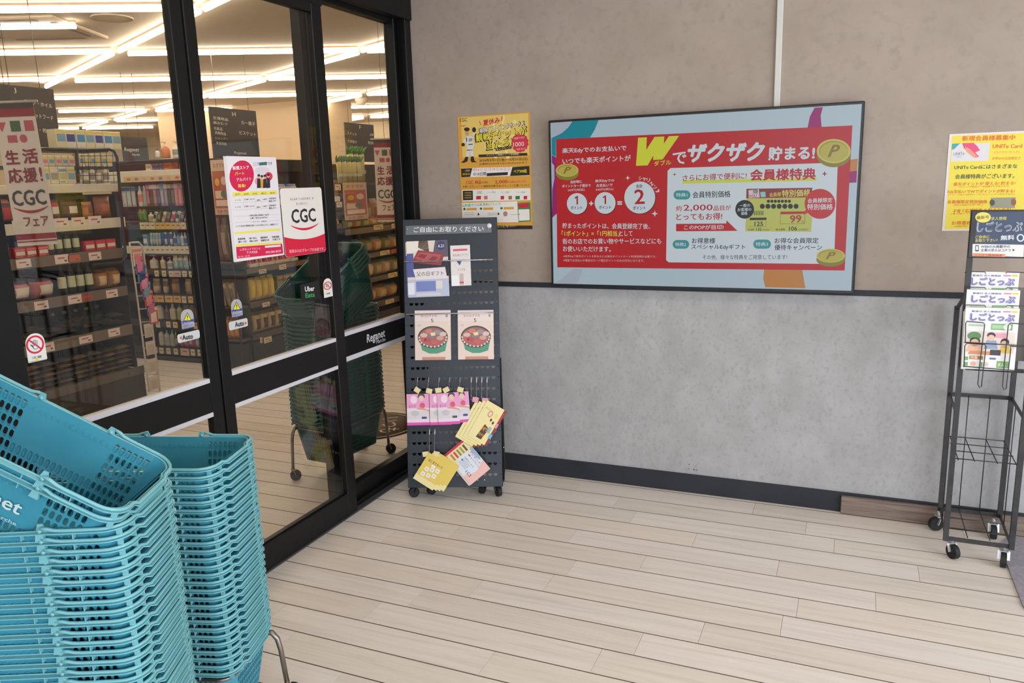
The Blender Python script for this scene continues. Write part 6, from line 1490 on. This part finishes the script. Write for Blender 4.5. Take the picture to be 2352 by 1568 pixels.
# goods above the top board
wF = 'top board of left end unit'
row(0, PXA-.02, 424, 1.679, 100, 180, 4, 'carton', 40, [(WT_, LBL, YEL), ((214, 206, 180), GRY, WT_), (WT_, (190, 190, 120), LBL)], 'pale small carton', wF, .08)
row(0, PXA-.02, 424, 1.679, 184, 262, 5, 'flask', 42, [(WT_, GRY, (200, 196, 190)), (GRY, WT_, WT_)], 'pale bottle behind the wire grid', wF, .06)
q = MB(); zc = at((170, 381), 0, PXA).z; q.bbox(PXA-.3, PXA-.05, 3.5, 4.38, zc-.02, zc, .002); q.build('upper_ledge', M_SHELFD, A)
row(0, PXA-.06, 380, zc+.002, 100, 176, 5, 'carton', 24, [(WT_, PNK, YEL), (WT_, LBL, YEL)], 'tiny pale carton', 'upper ledge of left end unit', .06)
row(0, PXA-.06, 380, zc+.002, 186, 262, 6, 'carton', 28, [(WT_, LBL, YEL), ((214, 208, 190), YEL, WT_)], 'tiny white carton', 'upper ledge behind the wire grid', .06)
q = MB(); z2 = at((240, 343), 0, PXA-.1).z; q.bbox(PXA-.36, PXA-.08, 3.9, 4.40, z2-.02, z2, .002); q.build('top_ledge', M_SHELFD, A)
row(0, PXA-.1, 343, z2+.002, 136, 284, 7, 'slimpack', 42, [((214, 206, 170), LBL, YEL), (WT_, (54, 70, 150), YEL), (WT_, (70, 140, 190), (220, 206, 90))], 'white detergent pack with blue print', 'topmost ledge of left end unit', .1, fill=.97)
# bent tube frame with wire grid
t = thing('tube_rack', 'bent black tube frame with wire grid in front of the left end shelving', 'display frame', (PXA+.03, 4.0, 1.1))
xf = PXA+.03
def F_(px, py): return tuple(at((px, py), 0, xf))
q = MB(); q.tube([F_(108, 343), F_(180, 345), F_(250, 343), F_(262, 347), F_(269, 362), F_(274, 420), F_(280, 500), F_(288, 580), F_(284, 596), F_(276, 603), F_(212, 608)], .011, 8); q.build('tube', M_BLACKP, t)
q = MB(); q.tube([F_(176, 346), F_(180, 420)], .012, 6); q.build('upright', M_BLACKP, t)
for k in range(6):
    q = MB(); q.tube([F_(188+14*k, 347), F_(192+14*k, 420)], .0022, 4); q.build('grid_wire', M_BLACKP, t)
for k in range(5):
    q = MB(); q.tube([F_(184, 358+15*k), F_(272, 357+15*k)], .0022, 4); q.build('grid_wire', M_BLACKP, t)
# white wire display with toothbrush packs
t = thing('wire_display', 'white wire ladder display beside the left end shelving with colourful hanging packs', 'display stand', (-5.08, 4.55, 0))
M_WW = mat((206, 196, 188), .45, name='white_wire')
xw = -5.08
def G_(px, py): return tuple(at((px, py), 0, xw))
q = MB(); q.tube([G_(297, 556), G_(312, 660), G_(325, 760), G_(338, 860), G_(342, 900)], .007, 6); q.build('post', M_WW, t)
q = MB(); q.tube([G_(300, 557), G_(318, 556), G_(328, 566), G_(338, 650), G_(352, 770), G_(368, 902)], .008, 6); q.build('post', M_WW, t)
for k in range(11):
    a = k/10; q = MB(); q.tube([G_(302+38*a, 590+300*a), G_(330+36*a, 588+300*a)], .0035, 4); q.build('rung', M_WW, t)
for k, (c1, c2) in enumerate((((220, 214, 206), PNK), (VIO, (220, 110, 160)), ((70, 160, 190), BLU), ((214, 80, 130), (230, 150, 190)), (VIO, LBL), (RED2, PNK), ((60, 110, 160), (200, 90, 130)), ((200, 50, 80), WT_))):
    px, py = 318+5.2*k, 600+19*k; p = at((px, py+10), 0, xw+.015)
    place('hangcard', p, PI/2, .085, .03, .135, (c1, c2, c2), 'colourful hanging brush pack', 'white wire ladder display')
for k in range(4):
    px, py = 344+4*k, 760+40*k; p = at((px, py+14), 0, xw+.012)
    place('hangcard', p, PI/2, .09, .01, .11, ((196, 188, 180), (206, 198, 190), (188, 176, 166)), 'blank pale hanging card', 'lower white wire ladder display')

# ---- B: long shelving facing the viewer, and its end towards the doors
PYB = 5.47; XE = -4.95
Bt = thing('shelving_unit', 'long dark aisle shelving with toiletries seen between the left unit and the door frame', 'shelving unit', (-5.9, PYB+.3, 0))
xa_, xb_ = -7.0, -5.385
q = MB(); q.bbox(xa_, xb_, PYB+.42, PYB+.46, 0, 1.9, .004); q.build('back_panel', mat((44, 40, 38), .7), Bt)
q = MB(); q.bbox(xa_, xb_, PYB, PYB+.42, 0, .045, .006); q.build('plinth', M_SHELFD, Bt)
q = MB(); q.bbox(xa_, xb_-.01, PYB-.0, PYB+.03, 1.86, 1.895, .004); q.build('top_rail', M_SHELFD, Bt)
q = MB(); q.bbox(-6.60, xb_, PYB-.03, PYB+.05, 1.70, 1.80, .004); q.build('header_board', M_SHELFW, Bt)
q = MB(); pr = Print((-6.28, PYB-.031, 1.70), (1, 0, 0), (0, 0, 1)); pr.rect(0, 0, .92, .05, (206, 184, 150), 1)
for k in range(9): pr.ell(.06+.1*k, .025, .026, .014, ((190, 120, 80), (150, 130, 120), (206, 160, 130))[k % 3], 2)
pr.build('header_print', Bt)
TO, TC = (214, 172, 110), (214, 202, 176)
def tags(px0, px1, n, y, w, h, cols, slope=0.0): return [(px0+(px1-px0)*(i+.5)/n, y+slope*(i/n), w, h, cols[i % len(cols)]) for i in range(n)]
def bshelf(z, rh, tg, rm=None): shelf(Bt, 1, PYB, xa_, xb_, z, .40, rh, tg, rm, th=.014)
bshelf(1.327, .067, tags(322, 462, 12, 518.5, 10.5, 16, [TC, TC, TC, TO, TO, TO, TO, TO, TC, TO]), M_SHELFD)
bshelf(1.103, .068, tags(334, 470, 12, 574.5, 9.5, 15, [TC]), M_SHELFW)
bshelf(.884, .066, [(360, 628, 8, 14, TC), (377, 628, 8, 14, TC), (393, 629, 8, 14, TC), (407, 629, 16, 14, (214, 180, 176)), (424, 629, 9, 14, TC), (441, 630, 12, 14, TC), (458, 630, 9, 14, TC)])
bshelf(.649, .073, [(351, 686, 14, 15, TO), (368, 686, 15, 15, TO), (388, 686.5, 16, 15, TO), (407, 687, 16, 15, TO), (423, 688, 8, 15, TC), (438, 688, 9, 15, TO), (454, 689, 7, 15, TO), (468, 689, 8, 15, TC)])
bshelf(.393, .06, [(363, 745, 8, 13, TC), (387, 745, 8, 13, TC), (403, 746, 9, 13, TC), (428, 747, 8, 13, TC), (451, 748, 10, 14, TO), (466, 749, 8, 13, TC)])
bshelf(.132, .069, [(357, 803, 8, 13, TC), (371, 805, 8, 13, TC), (387, 806, 8, 13, TC), (404, 807, 8, 13, TC), (425, 808, 18, 15, (212, 176, 172)), (443, 809, 8, 14, TC), (459, 810, 8, 14, TC), (472, 811, 8, 14, TC)])
w0 = 'top of aisle shelving'
place('flask', at((363, 362), 1, PYB+.1)+Vector((0, 0, 0)), 0, .05, .05, .08, (WT_, WT_, BLK), 'tiny white bottle', w0)
for px, c in ((382, (ORG, ORG, WT_)), (408, (WT_, GRY, WT_))):
    p = at((px, 363), 1, PYB+.1); place('pump', p, 0, .09, .08, .15, c, 'pump bottle', w0)
w1_ = 'header shelf of aisle shelving'
row(1, PYB, 388, 1.802, 332, 346, 1, 'carton', 16, [(CRm, TAN, WT_)], 'cream carton', w1_, .08)
row(1, PYB, 388, 1.802, 347, 372, 3, 'carton', 17, [((96, 98, 120), (70, 72, 100), GRY)], 'blue grey carton', w1_, .08)
row(1, PYB, 388, 1.802, 373, 393, 1, 'carton', 19, [((170, 92, 58), (140, 76, 50), TAN)], 'rust brown carton', w1_, .08)
row(1, PYB, 386, 1.802, 403, 423, 2, 'flask', 17, [((196, 188, 176), GRY, WT_)], 'stubby pale bottle', w1_, .07)
row(1, PYB, 386, 1.802, 425, 520, 6, 'carton', 17, [(GRY, TAN, WT_), (CRm, LBL, WT_)], 'mixed small carton', w1_, .07)
w2_ = 'hanging bar of aisle shelving'
row(1, PYB, 472, 1.475, 279, 310, 3, 'hangcard', 46, [((170, 168, 170), (70, 80, 130), (190, 188, 186))], 'grey hanging bag with blue header', w2_, .02)
row(1, PYB, 470, 1.475, 312, 333, 2, 'flask', 48, [((214, 204, 190), (214, 120, 90), WT_), ((160, 166, 160), (150, 160, 160), WT_)], 'white spray bottle', w2_, .05)
hc = [((150, 60, 74), PNK, (190, 120, 120)), ((120, 84, 84), WT_, (96, 70, 66)), ((150, 120, 112), WT_, (170, 140, 130)), ((88, 74, 90), (196, 190, 190), VIO), ((140, 146, 160), LBL, (170, 180, 190)), ((150, 130, 158), (214, 200, 214), (170, 150, 176)), ((52, 50, 50), (200, 170, 90), (80, 76, 70)), ((60, 58, 58), GRY, (120, 110, 104)), ((190, 120, 134), (216, 160, 170), (206, 140, 150)), ((186, 110, 124), (120, 150, 110), (206, 140, 150))]
row(1, PYB, 472, 1.475, 334, 432, 12, 'hangcard', 52, hc, 'slim hanging cosmetic pack', w2_, .03, fill=1.0)
row(1, PYB+.05, 472, 1.475, 338, 436, 12, 'hangcard', 50, hc[3:]+hc[:3], 'slim cosmetic pack of the back row', w2_, .03, fill=1.0)
row(1, PYB, 472, 1.475, 432, 520, 9, 'hangcard', 52, hc[2:], 'slim hanging pack by the door frame', w2_, .03, fill=1.0)
q = MB(); q.bbox(xa_, xb_, PYB+.02, PYB+.04, 1.70, 1.715, .002); q.build('hanging_bar', M_SHELFD, Bt)
w3_ = 'second shelf of aisle shelving'
row(1, PYB, 510, 1.330, 331, 345, 1, 'flask', 22, [(WT_, TAN, WT_)], 'round white jar', w3_, .08)
row(1, PYB, 510, 1.330, 345, 440, 9, 'slimpack', 25, [((206, 200, 184), (60, 64, 60), GRY), ((70, 66, 62), GRY, BRN), ((196, 186, 180), (170, 120, 130), WT_), ((104, 96, 92), (140, 130, 124), GRY), ((186, 160, 166), (200, 60, 110), WT_)], 'slanting slim box', w3_, .03, fill=.62, lean=.45)
row(1, PYB, 510, 1.330, 440, 500, 6, 'slimpack', 24, [((150, 140, 140), WT_, GRY)], 'upright slim box', w3_, .03)
row(1, PYB, 508, 1.330, 314, 330, 2, 'sack', 30, [((110, 150, 70), (60, 120, 60), (150, 60, 50))], 'leafy green bag', w3_, .05)
w4_ = 'third shelf of aisle shelving'
row(1, PYB, 566, 1.107, 328, 338, 1, 'carton', 26, [(LBL, WT_, (60, 130, 140))], 'teal topped carton', w4_, .05)
row(1, PYB, 566, 1.107, 341, 366, 4, 'tube', 30, [((200, 200, 196), (150, 170, 180), WT_), ((180, 190, 190), (120, 160, 170), GRY)], 'pale squeeze tube', w4_, .04)
row(1, PYB, 566, 1.107, 368, 392, 4, 'tube', 32, [((60, 90, 160), (40, 60, 140), WT_), (WT_, BLU, BLU)], 'blue squeeze tube', w4_, .04)
row(1, PYB, 566, 1.107, 393, 442, 6, 'flask', 31, [((150, 170, 190), BLU, WT_), ((120, 140, 160), LBL, (60, 80, 120)), (WT_, (170, 180, 190), LBL)], 'blue and white bottle', w4_, .05)
row(1, PYB, 566, 1.107, 443, 510, 7, 'flask', 30, [(LBL, WT_, BLU)], 'pale blue bottle', w4_, .05)
w5_ = 'fourth shelf of aisle shelving'
row(1, PYB, 622, .888, 338, 356, 1, 'pump', 32, [(WT_, (200, 196, 186), WT_)], 'round white pump bottle', w5_, .08)
row(1, PYB, 622, .888, 363, 375, 1, 'flask', 28, [(WT_, CRm, WT_)], 'slender white bottle', w5_, .06)
row(1, PYB, 622, .888, 379, 392, 1, 'pump', 27, [((214, 208, 198), GRY, WT_)], 'small white pump bottle', w5_, .06)
row(1, PYB, 622, .888, 394, 428, 3, 'pouch', 32, [((186, 196, 186), (130, 160, 150), WT_), ((150, 170, 170), (100, 150, 150), WT_)], 'pale green refill pouch', w5_, .05)
row(1, PYB, 622, .888, 430, 500, 5, 'pouch', 30, [((170, 190, 196), WT_, LBL)], 'pale blue refill pouch', w5_, .05)
w6_ = 'fifth shelf of aisle shelving'
row(1, PYB, 678, .653, 348, 364, 1, 'tube', 34, [((206, 186, 160), (150, 120, 90), TAN)], 'cream tipped tube', w6_, .05)
row(1, PYB, 678, .653, 371, 383, 1, 'tube', 34, [((196, 176, 150), (120, 84, 60), TAN)], 'slim cream tube', w6_, .05)
row(1, PYB, 678, .653, 389, 407, 1, 'pouch', 36, [((160, 112, 70), (180, 130, 80), BRN)], 'amber refill pouch', w6_, .06)
row(1, PYB, 678, .653, 421, 434, 1, 'pouch', 36, [((176, 140, 96), (150, 112, 70), TAN)], 'tan refill pouch', w6_, .06)
row(1, PYB, 678, .653, 441, 452, 1, 'tube', 34, [(RED2, (160, 30, 40), RED2)], 'red tube', w6_, .05)
row(1, PYB, 678, .653, 454, 510, 4, 'pouch', 34, [(RED2, WT_, BRN)], 'red refill pouch', w6_, .05)
w7_ = 'sixth shelf of aisle shelving'
row(1, PYB, 738, .397, 350, 370, 1, 'flask', 40, [((206, 196, 172), (196, 184, 160), BLU)], 'big cream bottle', w7_, .08)
row(1, PYB, 738, .397, 372, 383, 1, 'flask', 32, [((116, 108, 98), (90, 84, 78), GRY)], 'dim grey bottle', w7_, .07)
row(1, PYB, 738, .397, 384, 399, 1, 'flask', 38, [((210, 200, 180), (196, 184, 164), WT_)], 'upright cream bottle', w7_, .07)
row(1, PYB, 738, .397, 400, 414, 1, 'flask', 38, [((190, 196, 160), (160, 176, 130), (120, 160, 90))], 'pale green bottle', w7_, .07)
row(1, PYB, 740, .397, 416, 500, 6, 'pouch', 38, [((110, 92, 84), (140, 116, 100), BRN), ((90, 74, 60), TAN, BRN)], 'dark brown refill pouch', w7_, .06)
w8_ = 'lowest shelf of aisle shelving'
row(1, PYB, 797, .136, 359, 372, 1, 'flask', 40, [((210, 204, 190), (190, 186, 176), BLU)], 'white bottle with blue cap', w8_, .07)
row(1, PYB, 797, .136, 372, 396, 2, 'flask', 38, [((190, 192, 190), (160, 166, 170), LBL)], 'grey white bottle', w8_, .07)
row(1, PYB, 797, .136, 397, 404, 1, 'flask', 34, [((90, 90, 96), GRY, WT_)], 'thin grey bottle', w8_, .05)
row(1, PYB, 797, .136, 406, 442, 3, 'pouch', 30, [((186, 90, 110), (214, 150, 160), PNK), ((170, 110, 150), PNK, WT_)], 'pink refill pouch', w8_, .07)
row(1, PYB, 799, .136, 443, 510, 4, 'pouch', 28, [((110, 160, 190), (190, 150, 170), LBL)], 'sky blue refill pouch', w8_, .07)

# ---- C: end of the aisle unit, facing the doors (right of the meeting stiles)
Ct = thing('shelving_unit', 'dark end shelving unit behind the recruitment notice, with bagged snacks', 'shelving unit', (XE-.2, 6.2, 0))
y0_, y1_ = PYB, 6.95
q = MB(); q.bbox(XE-.42, XE-.38, y0_+.02, y1_, 0, 1.78, .004); q.build('back_panel', mat((60, 52, 46), .7), Ct)
q = MB(); q.bbox(XE-.40, XE, y0_, y1_, 0, .24, .006); q.build('plinth', mat((44, 42, 40), .6), Ct)
q = MB(); q.bbox(XE-.40, XE-.02, y0_, y0_+.02, 0.24, 1.86, .003); q.build('side_panel', mat((74, 64, 56), .6), Ct)
q = MB(); q.bbox(XE-.3, XE-.24, y0_, y1_, 1.76, 1.88, .004); q.build('top_rail', M_SHELFD, Ct)
shelf(Ct, 0, XE, y0_, y1_, .305, .38, .05, [(615, 780, 17, 18, TC), (600, 781, 4, 14, TC)], mat((84, 72, 62), .5))
shelf(Ct, 0, XE, y0_, y1_, .60, .38, .05, [(611, 699, 16, 14, TC)], mat((96, 84, 72), .5))
shelf(Ct, 0, XE, y0_, y1_, .905, .38, .045, [(603, 623, 16, 13, TC), (649, 613, 15, 14, TC)], mat((120, 106, 92), .5))
shelf(Ct, 0, XE, y0_, y1_, 1.22, .36, .045, [], mat((120, 106, 92), .5)); shelf(Ct, 0, XE, y0_, y1_, 1.50, .34, .05, [], M_SHELFW)
wc = 'end unit behind the notice'
row(0, XE, 765, .309, 592, 660, 4, 'sack', 48, [((190, 170, 120), (70, 46, 36), (110, 90, 60))], 'cream bag with brown print', wc, .1)
row(0, XE, 686, .604, 582, 640, 4, 'sack', 54, [((204, 184, 110), (222, 196, 60), (196, 180, 120))], 'yellow snack bag on the middle shelf', wc, .08)
row(0, XE, 680, .604, 642, 700, 4, 'slimpack', 46, [((130, 120, 90), GRY, TAN)], 'olive pack on the middle shelf', wc, .05)
row(0, XE, 615, .909, 578, 690, 6, 'tray', 14, [((190, 84, 96), (214, 150, 150), WT_), ((214, 170, 150), (196, 90, 96), WT_)], 'pink meat tray', wc, .2)
row(0, XE, 520, 1.224, 572, 640, 6, 'sack', 44, [((150, 132, 116), TAN, BRN), (GRY, WT_, (120, 110, 104))], 'grey beige bag behind the notice', wc, .1)
row(0, XE, 420, 1.504, 585, 640, 3, 'sack', 38, [((96, 104, 134), (150, 156, 176), (70, 74, 110))], 'blue silver bag', wc, .1)
row(0, XE, 420, 1.504, 641, 690, 2, 'sack', 34, [((196, 180, 160), (150, 80, 60), BLU)], 'white bag with red print', wc, .1)
# left flank of the end unit, facing the viewer
wl = 'flank rack behind the notice'
Ft = thing('side_rack', 'narrow dark side rack on the left flank of the end unit, behind the door frame', 'display stand', (-5.15, PYB-.1, 0))
q = MB(); q.bbox(-5.36, XE-.02, PYB-.12, PYB-.005, 0, .24, .006); q.build('plinth', mat((44, 42, 40), .6), Ft)
for z in (.28, .58, .98): q = MB(); q.bbox(-5.36, XE-.02, PYB-.12, PYB-.005, z-.02, z, .004); q.build('shelf_board', mat((84, 72, 62), .5), Ft)
for x in (-5.35, XE-.035): q = MB(); q.bbox(x, x+.012, PYB-.137, PYB-.121, 0.0, 1.95, .002); q.build('upright', M_SHELFD, Ft)
row(1, PYB-.12, 765, .284, 500, 545, 4, 'sack', 50, [((196, 128, 62), (214, 160, 90), BRN)], 'orange snack pack', wl, .07)
row(1, PYB-.12, 690, .584, 495, 545, 4, 'slimpack', 54, [((150, 134, 112), (120, 106, 86), TAN)], 'leaning beige pack', wl, .05, fill=.6, lean=-.25)
row(1, PYB-.12, 602, .984, 488, 540, 3, 'sack', 100, [((120, 110, 104), (164, 152, 144), (90, 84, 80))], 'crumpled grey bundle', wl, .09)
def salmon(R, T, E, Pq):
    R(0, 0, 1, 1, (206, 176, 160)); R(.05, .12, .95, .80, (176, 96, 86), 2); T('おすすめ', .15, .86, .85, .94, (110, 80, 70), .01); R(.12, .30, .6, .44, (222, 196, 170), 3); E(.7, .62, .16, .08, (222, 190, 176), 3); E(.3, .6, .14, .07, (220, 170, 80), 3); R(.12, .16, .88, .27, (226, 208, 192), 3); E(.62, .38, .16, .07, (96, 116, 124), 4); T('特売', .15, .02, .8, .09, (130, 90, 80), .01)
sheet('salmon pink shop poster on the flank rack beside the door frame', 'poster', ((484, 367), (522, 367), (531, 492), (493, 494)), .0, salmon, o=(0, PYB-.1384, 0), n=Vector((0, -1, 0)), name='poster')

# ---- D: produce shelving in the right window
Dt = thing('shelving_unit', 'dark produce shelving seen through the right fixed window', 'shelving unit', (XE-.2, 7.8, 0))
y0_, y1_ = 7.0, 9.3
q = MB(); q.bbox(XE-.45, XE-.40, y0_, y1_, 0, 1.85, .004); q.build('back_panel', mat((58, 46, 38), .7), Dt)
q = MB(); q.bbox(XE-.40, XE, y0_, y1_, 0, .18, .006); q.build('plinth', mat((60, 46, 36), .6), Dt)
YT2 = (222, 206, 150)
shelf(Dt, 0, XE, y0_, y1_, 1.15, .38, .06, [(869, 521.5, 21, 14, YT2), (909, 518, 19, 13, YT2)], mat((120, 104, 84), .5))
shelf(Dt, 0, XE, y0_, y1_, .86, .38, .05, [(884, 580, 21, 14, YT2), (906, 576, 14, 12, (190, 90, 80))], M_CLEARP)
shelf(Dt, 0, XE, y0_, y1_, .585, .38, .05, [(902, 631, 20, 15, YT2)], M_CLEARP)
shelf(Dt, 0, XE, y0_, y1_, .30, .38, .06, [(895, 692, 19, 15, YT2)], mat((96, 78, 60), .5))
shelf(Dt, 0, XE, y0_, 7.35, 1.45, .38, .06, [(776, 430, 12, 14, WT_), (779, 470, 12, 13, WT_)], M_SHELFD)
q = MB(); q.bbox(XE-.10, XE-.06, 7.33, 7.36, .18, 1.85, .003); q.build('upright', M_SHELFD, Dt)
wd = 'produce shelving'
row(0, XE, 700, .304, 850, 925, 3, 'sack', 34, [((196, 140, 80), (206, 160, 100), (90, 130, 160)), ((186, 150, 100), (214, 180, 130), (150, 110, 70))], 'orange bread bag on the bottom shelf', wd, .2)
row(0, XE, 638, .589, 848, 925, 4, 'sack', 36, [((196, 160, 130), (214, 180, 150), (80, 140, 160)), ((150, 140, 100), (196, 170, 130), (110, 120, 60))], 'bagged vegetables on the third shelf', wd, .15)
row(0, XE, 583, .864, 822, 925, 5, 'sack', 34, [((190, 136, 90), (214, 176, 130), (90, 150, 170)), ((120, 120, 70), (180, 150, 110), (84, 96, 50))], 'orange vegetable bag on the second shelf', wd, .15)
row(0, XE, 527, 1.154, 800, 925, 7, 'sack', 22, [((150, 150, 100), (196, 180, 130), (90, 120, 60)), ((196, 140, 90), (210, 170, 120), (140, 80, 50))], 'low green and tan bag', wd, .12)
row(0, XE-.16, 505, 1.154, 845, 925, 5, 'sack', 60, [((190, 120, 84), (214, 190, 160), (120, 60, 50)), ((210, 160, 120), (196, 90, 60), WT_)], 'tall reddish bag behind the banner', wd, .12)
q = MB(); zg = at((815, 420), 0, XE+.02).z; q.bbox(XE-.28, XE+.0, 7.36, 8.05, zg-.03, zg, .004); q.build('produce_bin', M_SHELFD, Dt)
row(0, XE, 421, zg, 786, 842, 5, 'leek', 62, [((206, 196, 140), (70, 120, 60), (200, 196, 170))], 'green topped leek bunch in high bin', wd, .1, fill=.9)
row(0, XE-.14, 424, zg, 812, 850, 3, 'leek', 84, [((206, 196, 140), (80, 134, 66), (200, 196, 170))], 'taller leek bunch at back of bin', wd, .1)
row(0, XE-.05, 425, 1.454, 765, 783, 1, 'sack', 50, [((120, 84, 56), (150, 110, 70), BRN)], 'brown packet bag by the post', wd, .06)
row(0, XE-.05, 575, .90, 767, 784, 2, 'sack', 28, [((176, 110, 70), (196, 140, 90), BRN)], 'small amber packet by the post', wd, .06)
row(0, XE-.05, 515, 1.154, 765, 784, 2, 'pouch', 30, [((70, 74, 90), (206, 200, 196), (196, 130, 50))], 'dark pouch by the post', wd, .05)
sheet('salmon pink offer poster hanging in front of the produce in the right window', 'poster', ((789, 420), (841, 418), (846, 502), (790, 506)), .0, salmon, o=(XE+.002, 0, 0), n=Vector((1, 0, 0)), name='poster')
